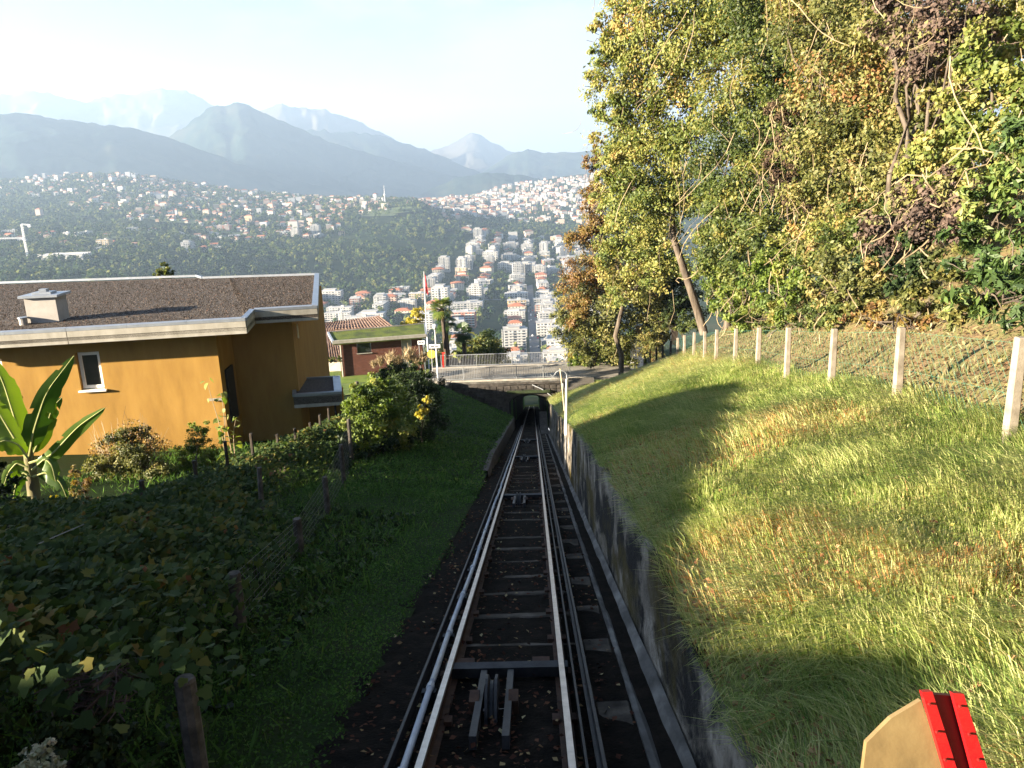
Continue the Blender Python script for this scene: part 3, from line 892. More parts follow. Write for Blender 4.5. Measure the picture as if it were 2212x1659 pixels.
# signal lamp pole and prop stick in front of the wall
m_polew = M('white_pole', [(.62, .62, .63), (.74, .74, .75)], scale=5, rough=.4, bump=0)
px_, py_ = 1.40, 25.8; zb2 = float(zt(py_))
t = empty('signal_pole', (px_, py_, zb2), 'white and grey pole with a curved top arm in front of the retaining wall', 'pole')
MB().tube([(px_, py_, zb2 + 1.2), (px_ + .07, py_, zb2 + 3.15)], [.042, .045], 10).build('upper_tube', m_polew, t, smooth=True)
MB().tube([(px_ - .03, py_, zb2 - .1), (px_, py_, zb2 + 1.2)], .028, 8).build('lower_tube', m_railing, t, smooth=True)
ar = [(px_ + .07, py_, zb2 + 3.15), (px_ + .07, py_, zb2 + 3.27)] + [(px_ - .13 + .2 * math.cos(a), py_, zb2 + 3.27 + .17 * math.sin(a)) for a in np.linspace(.2, math.pi * .85, 7)] + [(px_ - .37, py_, zb2 + 3.26)]
MB().tube(ar, .016, 6).build('arm', m_railing, t, smooth=True)
cr_ = MB()
for s_ in (-1, 1): cr_.bar((px_ - .38 - .10, py_, zb2 + 3.24 - .09 * s_), (px_ - .38 + .09, py_, zb2 + 3.24 + .09 * s_), .02, .02)
cr_.build('cross_tip', m_railing, t)
sk0, sk1 = at(1210, 797, 30), at(1219, 888, 29)
tag(MB().tube([sk1, (sk0 + sk1) / 2 + np.array([.01, 0, 0]), sk0], [.022, .026, .03], 6).build('wooden_stake', M('pale_stick', [(.35, .27, .16), (.45, .36, .22)], scale=6)), 'thin pale wooden stake leaning beside the white pole', 'stake')
# conduit on the wall end
w0 = at(1216, 828, 57); w1 = at(1217, 905, 57)
tag(MB().tube([w1, w0], .05, 8).build('down_pipe', m_pipe), 'grey vertical pipe beside the timber hut at the tunnel mouth', 'pipe')

# ------------------------------------------------------------------ yellow house
m_ochre = M('ochre_render', [(.235, .132, .033), (.285, .163, .041), (.33, .192, .05)], scale=1.5, stretch=(1.3, 1.3, .35), bump=.35, bscale=90, bdist=.006, rough=.9, spec=.1)
m_gravelroof = M('roof_gravel_base', [(.035, .028, .023), (.07, .056, .046), (.11, .09, .073)], scale=14, bump=.8, bscale=40, bdist=.03)
m_fascia = M('fibre_cement', [(.22, .205, .17), (.33, .31, .265)], scale=3, bump=.3, bscale=40, stretch=(1, 1, .4), bdist=.006)
m_zinc = M('zinc_flashing', [(.26, .285, .32), (.35, .375, .41)], scale=3, rough=.38, metal=.6, bump=0)
m_glass = M('dark_glass', [(.02, .022, .022), (.035, .036, .036)], scale=2, rough=.05, bump=0, spec=.6)
m_frame = M('white_frame', [(.66, .64, .60), (.74, .72, .68)], scale=3, rough=.5, bump=0)
m_curtain = M('net_curtain', [(.10, .11, .10), (.20, .21, .19)], scale=3, stretch=(12, 12, .2), bump=0)
def lerp(a, b, t): return np.array(a) * (1 - t) + np.array(b) * t
Lf = at(-260, 733, 27.6); A1 = at(530, 687, 28.6); A2 = at(548, 668, 30.3); A3 = at(685, 660, 30.8)
B3 = at(688, 590, 42.0); B2 = at(440, 598, 42.2); B1 = at(428, 594, 43.0); Bf = at(-260, 618, 43.6)
ring = [Lf, A1, A2, A3, B3, B2, B1, Bf]
zr0 = -2.0
for q in ring: pass
house = empty('yellow_house', (-16, 30, -6.9), 'ochre yellow house with a flat gravel roof and pale roof edge at the left', 'house')
def zoff(p, dz): return (p[0], p[1], p[2] + dz)
# roof slab
rf = MB(); n = len(ring)
rf.add([zoff(p, -.14) for p in ring] + [zoff(p, -.45) for p in ring], [tuple(range(n)), tuple(range(n, 2 * n))[::-1]] + [(i, n + i, n + (i + 1) % n, (i + 1) % n) for i in range(n)])
roof = rf.build('roof', m_gravelroof, house)
cen = sum(ring) / n
def out(a, b):
    d = np.array([b[0] - a[0], b[1] - a[1], 0]); d /= np.linalg.norm(d)
    return np.array([d[1], -d[0], 0])
for i in range(n):
    a, b = ring[i], ring[(i + 1) % n]
    o_ = out(a, b)
    d = np.array(b) - np.array(a); ln = np.linalg.norm(d); d = d / ln
    w = .20 if i == 3 else .15
    # zinc flashing strip in lengths
    m_ = max(1, int(ln / 2.0))
    for k in range(m_):
        p, q = lerp(a, b, k / m_) + d * .004, lerp(a, b, (k + 1) / m_) - d * .004
        MB().hexa([p - o_ * w + (0, 0, -.08), p + o_ * .03 + (0, 0, -.10), q + o_ * .03 + (0, 0, -.10), q - o_ * w + (0, 0, -.08),
                   p - o_ * w + (0, 0, .03), p + o_ * .03 + (0, 0, .0), q + o_ * .03 + (0, 0, .0), q - o_ * w + (0, 0, .03)]).build('flashing', m_zinc, roof)
    if i in (0, 1, 2, 3):
        m2 = max(1, int(ln / 6.0)) if i == 0 else 1
        for k in range(m2):
            p, q = lerp(a, b, k / m2) + d * .012, lerp(a, b, (k + 1) / m2) - d * .012
            for z0, z1, of in ((-.32, -.105, .02), (-.56, -.335, .0)):
                MB().hexa([p - o_ * .12 + (0, 0, z0), p + o_ * of + (0, 0, z0), q + o_ * of + (0, 0, z0), q - o_ * .12 + (0, 0, z0),
                           p - o_ * .12 + (0, 0, z1), p + o_ * of + (0, 0, z1), q + o_ * of + (0, 0, z1), q - o_ * .12 + (0, 0, z1)]).build('fascia_board', m_fascia, house)
# walls: main facade set back under the eave, right part set back further
u = (A1 - Lf) / np.linalg.norm((A1 - Lf)[:2]); u[2] = 0
v = np.array([-u[1], u[0], 0])
OV = 1.15
zt_w = -2.35; zb_w = -8.4
W0 = np.array([Lf[0], Lf[1], 0]) + v * OV
# right corner of main block from the photo
def on_wall(px, py, base, nrm):
    w = ray(px, py); return CAM + w * (((base - CAM) @ nrm) / (w @ nrm))
cR = on_wall(470, 760, W0, v); sR = (cR - W0) @ u
SB = 2.2                                          # step back of the right part
W1 = W0 + v * SB
cE = on_wall(637, 760, W1, v); sE = (cE - W1) @ u
def P3(base, s, dv, z): q = base + u * s + v * dv; return (q[0], q[1], z)
def wallbox(s0, s1, d0, d1, z0, z1, base): 
    return [P3(base, s0, d0, z0), P3(base, s1, d0, z0), P3(base, s1, d1, z0), P3(base, s0, d1, z0), P3(base, s0, d0, z1), P3(base, s1, d0, z1), P3(base, s1, d1, z1), P3(base, s0, d1, z1)]
# facade with real window openings
wins = []
for (xa, ya, xb, yb) in ((162, 762, 227, 842), (-52, 778, 18, 854)):
    p = on_wall(xa, ya, W0, v); q = on_wall(xb, yb, W0, v)
    wins.append(((p - W0) @ u, (q - W0) @ u, q[2], p[2]))
w_s0, w_s1 = -1.5, sR
TH = .32
wm = MB()
wins_sorted = sorted(wins, key=lambda w: w[0])
def ztop(s): return float(lerp(Lf, A1, s / np.linalg.norm((A1 - Lf)[:2]))[2]) - .46
cuts = [w_s0]
for w in wins_sorted: cuts += [w[0], w[1]]
cuts.append(w_s1)
for i in range(len(cuts) - 1):
    a, b = cuts[i], cuts[i + 1]
    win = [w for w in wins_sorted if abs(w[0] - a) < 1e-6]
    zs = [(zb_w, min(ztop(a), ztop(b)))] if not win else [(zb_w, win[0][2]), (win[0][3], min(ztop(a), ztop(b)))]
    for z0, z1 in zs: wm.hexa(wallbox(a, b, 0, TH, z0, z1, W0))
wm.build('wall', m_ochre, house)
zR = min(A2[2], A3[2]) - .46
wall2 = MB().hexa(wallbox(sR - 2.2, sE, 0, 9.0, zb_w, zR, W1)).build('wall', m_ochre, house)
# return wall of the step
MB().hexa(wallbox(sR - .3, sR, TH + .003, SB - .003, zb_w, ztop(sR) - .02, W0)).build('wall', m_ochre, house)
for w in wins_sorted:
    fr = MB()
    s0, s1, z0, z1 = w
    for (a, b, c, d) in ((s0 + .02, s0 + .14, z0 + .06, z1 - .02), (s1 - .14, s1 - .02, z0 + .06, z1 - .02)): fr.hexa(wallbox(a, b, .14, .22, c, d, W0))
    fr.hexa(wallbox(s0 + .143, s1 - .143, .14, .22, z0 + .06, z0 + .18, W0)); fr.hexa(wallbox(s0 + .143, s1 - .143, .14, .22, z1 - .14, z1 - .02, W0))
    f_ = fr.build('window', m_frame, house)
    MB().hexa(wallbox(s0 + .13, s1 - .13, .18, .20, z0 + .17, z1 - .13, W0)).build('pane', m_glass, f_)
    MB().hexa(wallbox(s0 + .02, s1 - .02, .235, .25, z0 + .17, z1 - .02, W0)).build('curtain', m_curtain, f_)
    MB().hexa(wallbox(s0 - .08, s1 + .08, -.12, .14, z0 - .03, z0 + .03, W0)).build('sill', m_frame, f_)
# small projecting ledge near the corner, open shutters on the right part
MB().hexa(wallbox(sR - .55, sR + .03, -.14, -.003, -5.12, -5.05, W0)).build('ledge', m_fascia, house)
MB().hexa(wallbox(sR + .02, sR + .10, .5, 1.5, -6.2, -4.1, W0)).build('door', m_darkwood, house)
for px0, py0, px1, py1 in ((640, 700, 646, 728), (630, 748, 634, 770)):
    p = on_wall(px0, py0, W1 + v * .5, v); q = on_wall(px1, py1, W1 + v * .5, v)
    MB().hexa([(sx + p[0], p[1] + dy, zz) for zz in (q[2], p[2]) for sx, dy in ((0, 0), (.10, -.25), (.13, -.23), (.03, .02))]).build('shutter', m_frame, house)
# chimney and vent stand on the roof
m_chim = M('chimney_render', [(.28, .26, .235), (.36, .335, .305)], scale=3, bump=.2, bscale=50, bdist=.005)
cp = onz(107, 694, -2.02)
zc = -2.05
ch = MB(); cw, cd = .56, .46
def cbox(mb, hw, hd, z0, z1, dx=0):
    pts = []
    for zz in (z0, z1):
        for a, b in ((-hw, -hd), (hw, -hd), (hw, hd), (-hw, hd)):
            q = cp + u * (a + dx) + v * b; pts.append((q[0], q[1], zz))
    return mb.hexa(pts)
chim = cbox(ch, cw, cd, zc - .15, zc + 1.0).build('chimney', m_chim, house)
cbox(MB(), cw + .14, cd + .14, zc + 1.003, zc + 1.09).build('cap', m_zinc, chim)
cbox(MB(), cw - .22, cd - .2, zc + 1.093, zc + 1.17).build('cap', m_zinc, chim)
cbox(MB(), .13, .13, zc + 1.173, zc + 1.27).build('cap', m_zinc, chim)
vp = onz(52, 704, -2.05)
MB().tube([(vp[0], vp[1], zc - .1), (vp[0], vp[1], zc + .28)], .14, 12).build('vent', m_chim, house)
MB().tube([(vp[0], vp[1], zc + .283), (vp[0], vp[1], zc + .33)], .17, 12).build('vent', m_zinc, house)
# lightning rod base / dark scrap on the roof
# loose pebbles on the gravel roof
sg_ = np.concatenate([np.linspace(0, .8, 30), np.linspace(.803, .992, 12)]); tg_ = np.linspace(.008, .985, 14)
def roofpt(s, t):
    fr_ = lerp(Lf, A1, s / .8) if s <= .8 else lerp(A2, A3, (s - .8) / .2)
    return lerp(fr_, lerp(Bf, B3, s), t) + (0, 0, -.088)
Vr = np.array([roofpt(a, b) for a in sg_ for b in tg_]); ii = np.arange(len(sg_) - 1)[:, None] * 14 + np.arange(13)[None]
npmesh('roof_bed', Vr, np.stack([ii, ii + 14, ii + 15, ii + 1], -1).reshape(-1, 4), m_gravelroof, parent=roof)
npeb = 34000
s_ = rng.random(npeb); t_ = rng.random(npeb)
front = np.where(s_[:, None] < .8, np.array(Lf)[None] + (np.array(A1) - np.array(Lf))[None] * (s_[:, None] / .8), np.array(A2)[None] + (np.array(A3) - np.array(A2))[None] * ((s_[:, None] - .8) / .2))
back = np.array(Bf)[None] + (np.array(B3) - np.array(Bf))[None] * s_[:, None]
c = front + (back - front) * (.02 + .955 * t_[:, None])
ok = s_ < .992
ng = 1500; gk = rng.integers(0, len(c), ng); gt = .02 + .955 * rng.random(ng); gq = rng.random(ng)
ja = np.array([roofpt(.8, q) for q in gt]) + (0, 0, .088); jb = np.array([roofpt(.803, q) for q in gt]) + (0, 0, .088)
c[gk] = ja + (jb - ja) * gq[:, None]; s_[gk] = .5
ok = s_ < .992
c = c[ok]; npeb = len(c)
c[:, 2] -= .085
sz = rng.uniform(.018, .05, npeb)
ang = rng.uniform(0, 6.28, npeb)
V = np.zeros((npeb, 4, 3))
for k in range(3):
    a = ang + k * 2.094
    V[:, k] = c + np.stack([np.cos(a) * sz, np.sin(a) * sz * .8, np.zeros(npeb) - .015], 1)
V[:, 3] = c + np.stack([sz * .2, 0 * sz, sz * .75], 1)
base = np.arange(npeb)[:, None] * 4
Ft = np.concatenate([base + np.array([[0, 1, 3]]), base + np.array([[1, 2, 3]]), base + np.array([[2, 0, 3]])])
m_pebble = LEAF('roof_pebbles', [(0, (.025, .02, .017)), (.4, (.06, .046, .036)), (.75, (.11, .085, .066)), (.93, (.22, .18, .145)), (1, (.20, .10, .065))], trans=0, rough=.9, spec=.1)
o = npmesh('gravel', V, Ft, m_pebble, tint=np.repeat(rng.random(npeb), 4), parent=roof)
o['kind'] = 'stuff'
# small flat canopy at the right of the house
K = [at(633, 853, 31.5), at(737, 846, 31.5), at(727, 813, 35.5), at(636, 818, 35.5)]
kz = (K[0][2] + K[2][2]) / 2
K = [onz(633, 853, kz), onz(737, 846, kz), onz(733, 812, kz), onz(634, 817, kz)]
can = empty('entrance_canopy', (K[0][0], K[0][1], -8.2), 'small dark flat-roofed canopy with zinc edge at the right of the yellow house', 'canopy')
mb = MB(); mb.add([zoff(p, -.05) for p in K] + [zoff(p, -.42) for p in K], [(0, 1, 2, 3), (7, 6, 5, 4)] + [(i, 4 + i, 4 + (i + 1) % 4, (i + 1) % 4) for i in range(4)]); mb.build('roof', m_gravelroof, can)
for i in range(4):
    a, b = K[i], K[(i + 1) % 4]; o_ = out(a, b)
    w = .28 if i == 1 else .12
    MB().hexa([a - o_ * w + (0, 0, -.06), a + o_ * .03 + (0, 0, -.09), b + o_ * .03 + (0, 0, -.09), b - o_ * w + (0, 0, -.06), a - o_ * w + (0, 0, .03), a + o_ * .03 + (0, 0, .01), b + o_ * .03 + (0, 0, .01), b - o_ * w + (0, 0, .03)]).build('flashing', m_zinc, can)
MB().hexa([zoff(K[0], -.56), zoff(K[1], -.56), zoff(K[1] + np.array([0, .06, 0]), -.56), zoff(K[0] + np.array([0, .06, 0]), -.56), zoff(K[0], -.10), zoff(K[1], -.10), zoff(K[1] + np.array([0, .06, 0]), -.10), zoff(K[0] + np.array([0, .06, 0]), -.10)]).build('fascia', m_fascia, can)
pq = lerp(K[1], K[2], .1) - np.array([.3, 0, 0])
MB().tube([(pq[0], pq[1], -9.2), (pq[0], pq[1], kz - .4)], .045, 8).build('post', m_dark_steel, can)
MB().hexa([(K[0][0] - 1, K[0][1] + 2.6, -9.2), (K[1][0] - .6, K[1][1] + 2.6, -9.2), (K[1][0] - .6, K[1][1] + 2.8, -9.2), (K[0][0] - 1, K[0][1] + 2.8, -9.2), (K[0][0] - 1, K[0][1] + 2.6, kz - .5), (K[1][0] - .6, K[1][1] + 2.6, kz - .5), (K[1][0] - .6, K[1][1] + 2.8, kz - .5), (K[0][0] - 1, K[0][1] + 2.8, kz - .5)]).build('wall', m_ochre, can)

# ------------------------------------------------------------------ brick garage with mossy flat roof
m_brickred = M('red_brick', [(.085, .034, .024), (.125, .052, .037)], scale=3, bump=.5, bscale=35, rough=.95, stretch=(1, 1, 3))
m_mossroof = M('moss_on_roof', [(.035, .03, .02), (.05, .07, .014), (.10, .125, .018), (.06, .05, .03)], scale=.8, bump=.8, bscale=12, bdist=.05)
m_doorg = M('grey_door', [(.26, .24, .21), (.34, .32, .28)], scale=2, bump=.1)
G0 = at(836 - 104, 741, 66.5); G1 = at(921, 727, 66.5)       # front roof edge
zg = G1[2] + .0
g0 = onz(719, 738, zg); g1 = onz(921, 723, zg); g2 = onz(918, 699, zg + .25); g3 = onz(708, 718, zg + .25)
gar = empty('brick_garage', (g0[0], g0[1], -12.9), 'low red brick garage with a mossy flat roof left of the bridge', 'garage')
mb = MB(); R4 = [g0, g1, g2, g3]
mb.add([zoff(p, 0) for p in R4] + [zoff(p, -.30) for p in R4], [(0, 1, 2, 3), (7, 6, 5, 4)] + [(i, 4 + i, 4 + (i + 1) % 4, (i + 1) % 4) for i in range(4)])
groof = mb.build('roof', m_mossroof, gar)
for i in range(4):
    a, b = R4[i], R4[(i + 1) % 4]; o_ = out(a, b)
    MB().hexa([a - o_ * .10 + (0, 0, -.2), a + o_ * .05 + (0, 0, -.2), b + o_ * .05 + (0, 0, -.2), b - o_ * .10 + (0, 0, -.2), a - o_ * .10 + (0, 0, .07), a + o_ * .05 + (0, 0, .06), b + o_ * .05 + (0, 0, .06), b - o_ * .10 + (0, 0, .07)]).build('edge_trim', m_zinc if i in (1, 3) else m_fascia, groof)
gu = (g1 - g0); gu[2] = 0; gl = np.linalg.norm(gu); gu /= gl
gv = np.array([-gu[1], gu[0], 0])
gb = g0 + gu * .45 + gv * .5
def gbox(s0, s1, d0, d1, z0, z1): return [tuple(np.array([*(gb + gu * s + gv * d)[:2], z])) for z in (z0, z1) for s, d in ((s0, d0), (s1, d0), (s1, d1), (s0, d1))]
gz0 = -13.6
L_ = gl - .8
ws0, ws1 = L_ * .21, L_ * .38
ds0, ds1 = L_ * .745, L_ * .87
gd = np.linalg.norm((g3 - g0)[:2]) - 1.0
gm = MB()
wz0, wz1 = zg - 1.25, zg - .42
gm.hexa(gbox(0, ws0, 0, .3, gz0, zg - .3)); gm.hexa(gbox(ws0, ws1, 0, .3, gz0, wz0)); gm.hexa(gbox(ws0, ws1, 0, .3, wz1, zg - .3)); gm.hexa(gbox(ws1, ds0, 0, .3, gz0, zg - .3)); gm.hexa(gbox(ds1, L_, 0, .3, gz0, zg - .3))
gm.hexa(gbox(0, .3, .303, gd, gz0, zg - .3)); gm.hexa(gbox(L_ - .3, L_, .303, gd, gz0, zg - .3))
gm.build('wall', m_brickred, gar)
gw = MB().hexa(gbox(ws0 + .05, ws1 - .05, .12, .16, wz0 + .05, wz1)).build('window', m_glass, gar)
MB().hexa(gbox(ws0 - .06, ws1 + .06, -.08, .2, wz0 - .06, wz0)).build('sill', m_fascia, gw)
gd_ = MB().hexa(gbox(ds0 + .03, ds1 - .02, .08, .14, gz0, zg - .32)).build('door', m_doorg, gar)
MB().hexa(gbox(ds0 - .01, ds0 + .028, .03, .2, gz0, zg - .32)).build('frame', m_frame, gd_)
MB().tube([gbox(.12, 0, -.09, 0, gz0, 0)[0], (gbox(.12, 0, -.09, 0, 0, 0)[0][0], gbox(.12, 0, -.09, 0, 0, 0)[0][1], zg - .3)], .06, 8).build('downpipe', m_fascia, gar)

# ------------------------------------------------------------------ tiled house behind the garage
m_tile = M('clay_tile', [(.075, .045, .032), (.125, .078, .058), (.20, .145, .115)], scale=2.5, bump=.2, bscale=20)
m_plaster = M('pale_plaster', [(.42, .36, .28), (.50, .44, .35)], scale=2, bump=.2)
thouse = empty('tiled_house', (-18, 80, -16), 'house behind the brick garage with two pitches of brown clay tiles', 'house')
def tiled(corners, nc, nr, parent, mat):
    """barrel tiles on the quad (eave-left, eave-right, ridge-right, ridge-left)"""
    a, b, c_, d_ = [np.array(q, float) for q in corners]
    cols = []
    MB().add([zoff(q, -.02) for q in (a, b, c_, d_)] + [zoff(q, -.22) for q in (a, b, c_, d_)], [(0, 1, 2, 3), (7, 6, 5, 4)] + [(i, 4 + i, 4 + (i + 1) % 4, (i + 1) % 4) for i in range(4)]).build('roof', mat, parent)
    nrm = np.cross(b - a, d_ - a); nrm /= np.linalg.norm(nrm)
    if nrm[2] < 0: nrm = -nrm
    for i in range(nc):
        for j in range(nr):
            s = (i + .5) / nc
            p = lerp(lerp(a, b, s), lerp(d_, c_, s), j / nr) + nrm * .05; q = lerp(lerp(a, b, s), lerp(d_, c_, s), (j + 1.06) / nr) + nrm * .015
            sd = lerp(b - a, c_ - d_, j / nr) / nc
            r_ = np.linalg.norm(sd) * .36; sd = sd / np.linalg.norm(sd)
            mb = MB()
            for e, sc_ in ((p, 1.0), (q, .85)):
                for k in range(5):
                    t_ = math.pi * k / 4
                    mb.v.append(tuple(e + sd * (-math.cos(t_)) * r_ * sc_ + nrm * math.sin(t_) * r_ * sc_))
            mb.f = [(k, k + 1, 6 + k, 5 + k) for k in range(4)] + [(4, 3, 2, 1, 0)]
            mb.build('roof_tile', mat, parent)
tu = [at(792 - 1, 709, 82), at(971, 707, 76), at(957, 685, 79), at(792, 690, 85)]
# upper pitch
q0 = [at(792 - 12, 712, 76), at(864, 705, 76), at(824, 684, 82), at(666 + 24, 700, 82)]
E0, E1, R1, R0 = at(668, 716, 78), at(850, 706, 75.5), at(820, 683, 80.5), at(692, 699, 83)
tiled([E0, E1, R1, R0], 26, 4, thouse, m_tile)
F0, F1, S1, S0 = at(655, 770, 70.5), at(738, 777, 70.5), at(722, 708, 76), at(668, 718, 76)
tiled([F0, F1, S1, S0], 15, 9, thouse, m_tile)
MB().hexa([(F0[0] + .4, F0[1] + .6, -16), (F1[0] - .1, F1[1] + .6, -16), (F1[0] - .1, F1[1] + 8, -16), (F0[0] + .4, F0[1] + 8, -16), (F0[0] + .4, F0[1] + .6, F1[2] - .2), (F1[0] - .1, F1[1] + .6, F1[2] - .2), (F1[0] - .1, F1[1] + 8, F1[2] + .6), (F0[0] + .4, F0[1] + 8, F1[2] + .6)]).build('wall', m_plaster, thouse)
MB().hexa([(E1[0] - 7, E1[1] + .6, -16), (E1[0] - .5, E1[1] + .6, -16), (E1[0] - .5, E1[1] + 7, -16), (E1[0] - 7, E1[1] + 7, -16), (E1[0] - 7, E1[1] + .6, E0[2] - .4), (E1[0] - .5, E1[1] + .6, E0[2] - .4), (E1[0] - 2, E1[1] + 4, E0[2] - .1), (E1[0] - 7, E1[1] + 4, E0[2] - .1)]).build('wall', m_plaster, thouse)
# small tiled shed roof seen through the far railing
shed = empty('tiled_shed', (-6, 71, -16), 'small shed with pale striped tile roof behind the far railing', 'shed')
for (x0, x1) in ((962, 990), (993, 1024)):
    tiled([at(x0, 797, 70), at(x1 + 2, 795, 70), at(x1, 775, 72.5), at(x0 + 2, 776, 72.5)], 6, 1, shed, m_tile)
ss = at(962, 797, 70.3)
MB().box((ss[0], 70.6, -17), (ss[0] + 2.4, 72.4, ss[2] - .1)).build('wall', m_plaster, shed)

# ------------------------------------------------------------------ lamp, signs, flag
lp = at(946, 828, 64.5); lz = DECK + .05; lx, ly = lp[0], 62.6
ltop = at(941, 700, 64.5)[2]
t = empty('street_lamp', (lx, ly, lz - .6), 'white street lamp with a round globe at the left end of the bridge', 'street lamp')
MB().tube([(lx, ly, lz - .6), (lx, ly, ltop - .2)], [.07, .05], 10).build('pole', m_polew, t, smooth=True)
gl_ = MB()
for j in range(7):
    a = math.pi * j / 6 - math.pi / 2
    for k in range(12): gl_.v.append((lx + .2 * math.cos(a) * math.cos(k * math.pi / 6), ly + .2 * math.cos(a) * math.sin(k * math.pi / 6), ltop - .02 + .2 * math.sin(a)))
for j in range(6):
    for k in range(12): gl_.f.append((j * 12 + k, j * 12 + (k + 1) % 12, (j + 1) * 12 + (k + 1) % 12, (j + 1) * 12 + k))
gl_.build('globe', m_white, t, smooth=True)
MB().tube([(lx, ly, ltop - .28), (lx, ly, ltop - .16)], [.08, .14], 10).build('collar', m_railing, t)
def street_sign(px, py, d, w, legs, label):
    c_ = at(px, py, d)
    t = empty('street_sign', (c_[0], c_[1], DECK), label, 'sign')
    MB().box((c_[0] - w / 2, c_[1] - .02, c_[2] - .15), (c_[0] + w / 2, c_[1] + .02, c_[2] + .15)).build('plate', m_white, t, bevel=.01)
    MB().box((c_[0] - w * .36, c_[1] - .026, c_[2] - .05), (c_[0] - w * .05, c_[1] - .022, c_[2] + .05)).build('lettering', m_black, t)
    MB().box((c_[0] + w * .02, c_[1] - .026, c_[2] - .045), (c_[0] + w * .36, c_[1] - .022, c_[2] + .045)).build('lettering', m_black, t)
    for dx in legs: MB().tube([(c_[0] + dx, c_[1] + .04, DECK - .4), (c_[0] + dx, c_[1] + .04, c_[2] + .12)], .022, 6).build('leg', m_railing, t)
street_sign(910, 740, 64, .56, (-.2, .18), 'small white street name sign on two legs before the brick garage')
street_sign(939, 748, 63.4, .88, (-.28,), 'wider white street name sign beside the lamp post')
yc = at(932, 765, 64.2)
m_yel = M('ochre_sign_back', [(.40, .26, .05), (.48, .32, .07)], scale=5, rough=.5, bump=0)
t = empty('round_sign', (yc[0], yc[1], DECK - .4), 'round ochre traffic sign on a post beside the lamp', 'sign')
MB().tube([(yc[0], yc[1] - .02, yc[2]), (yc[0], yc[1] + .02, yc[2])], .36, 18).build('disc', m_yel, t)
MB().tube([(yc[0], yc[1] + .05, DECK - .4), (yc[0], yc[1] + .05, yc[2] + .2)], .03, 6).build('post', m_railing, t)
f0, f1 = at(921, 700, 76), at(916, 586, 76)
t = empty('flagpole', (f0[0], f0[1], -15.5), 'tall white flagpole with a limp red flag behind the brick garage', 'flagpole')
MB().tube([(f0[0], f0[1], -15.5), (f0[0] - .02, f0[1], f0[2]), (f1[0], f1[1], f1[2])], [.06, .055, .04], 8).build('pole', m_polew, t, smooth=True)
fl = MB(); nfl = 12
for j in range(nfl):
    z = f1[2] - .25 - j * .17
    wv = .06 + .20 * (j / nfl) ** .8
    for k, q in enumerate((0, .33, .66, 1)):
        fl.v.append((f1[0] + .05 + wv * q, f1[1] + .10 * math.sin(q * 7 + j * .5), z - .12 * q))
for j in range(nfl - 1):
    for k in range(3): fl.f.append((j * 4 + k, j * 4 + k + 1, j * 4 + k + 5, j * 4 + k + 4))
fo = fl.build('flag', M('red_flag', [(.36, .03, .04), (.46, .07, .07)], scale=3, rough=.8, bump=0), t, smooth=True)
sm = fo.modifiers.new('thick', 'SOLIDIFY'); sm.thickness = .01
# white gate wall and pillars right of the road
m_pillar = M('brick_pillar', [(.34, .22, .15), (.52, .40, .30)], scale=3, bump=.3, bscale=20)
w0, w1 = at(1362, 789, 66), at(1386, 735, 66)
t = empty('gate_wall', (w0[0], w0[1], w0[2]), 'white rendered gate wall at the right end of the road', 'wall')
MB().prism([(w0[0], w0[1], w0[2] - .6), (w0[0] + .95, w0[1] + 1.2, w0[2] - .6), (w0[0] + .95, w0[1] + 1.2, w1[2] + .05), (w0[0], w0[1], w1[2] + .2)], (.25, -.15, 0)).build('panel', m_white, t)
MB().prism([(w0[0] - .03, w0[1] - .03, w1[2] + .203), (w0[0] + .98, w0[1] + 1.2, w1[2] + .053), (w0[0] + .98, w0[1] + 1.2, w1[2] + .12), (w0[0] - .03, w0[1] - .03, w1[2] + .27)], (.31, -.17, 0)).build('coping', m_kerb, t)
for px, pt, pb, d, lb in ((1380, 703, 775, 66.5, 'brick gate pillar with cap above the white wall, nearer the bridge'), (1457, 680, 720, 67, 'brick gate pillar with pale cap behind the dark fence posts')):
    a, b = at(px, pt, d), at(px, pb, d)
    t = empty('gate_pillar', (a[0], a[1], b[2] - 1), lb, 'pillar', 'gate pillars by the road')
    MB().box((a[0] - .25, a[1] - .25, b[2] - 1), (a[0] + .25, a[1] + .25, a[2] - .1)).build('shaft', m_pillar, t)
    MB().box((a[0] - .33, a[1] - .33, a[2] - .097), (a[0] + .33, a[1] + .33, a[2] + .04)).build('cap', m_kerb, t)

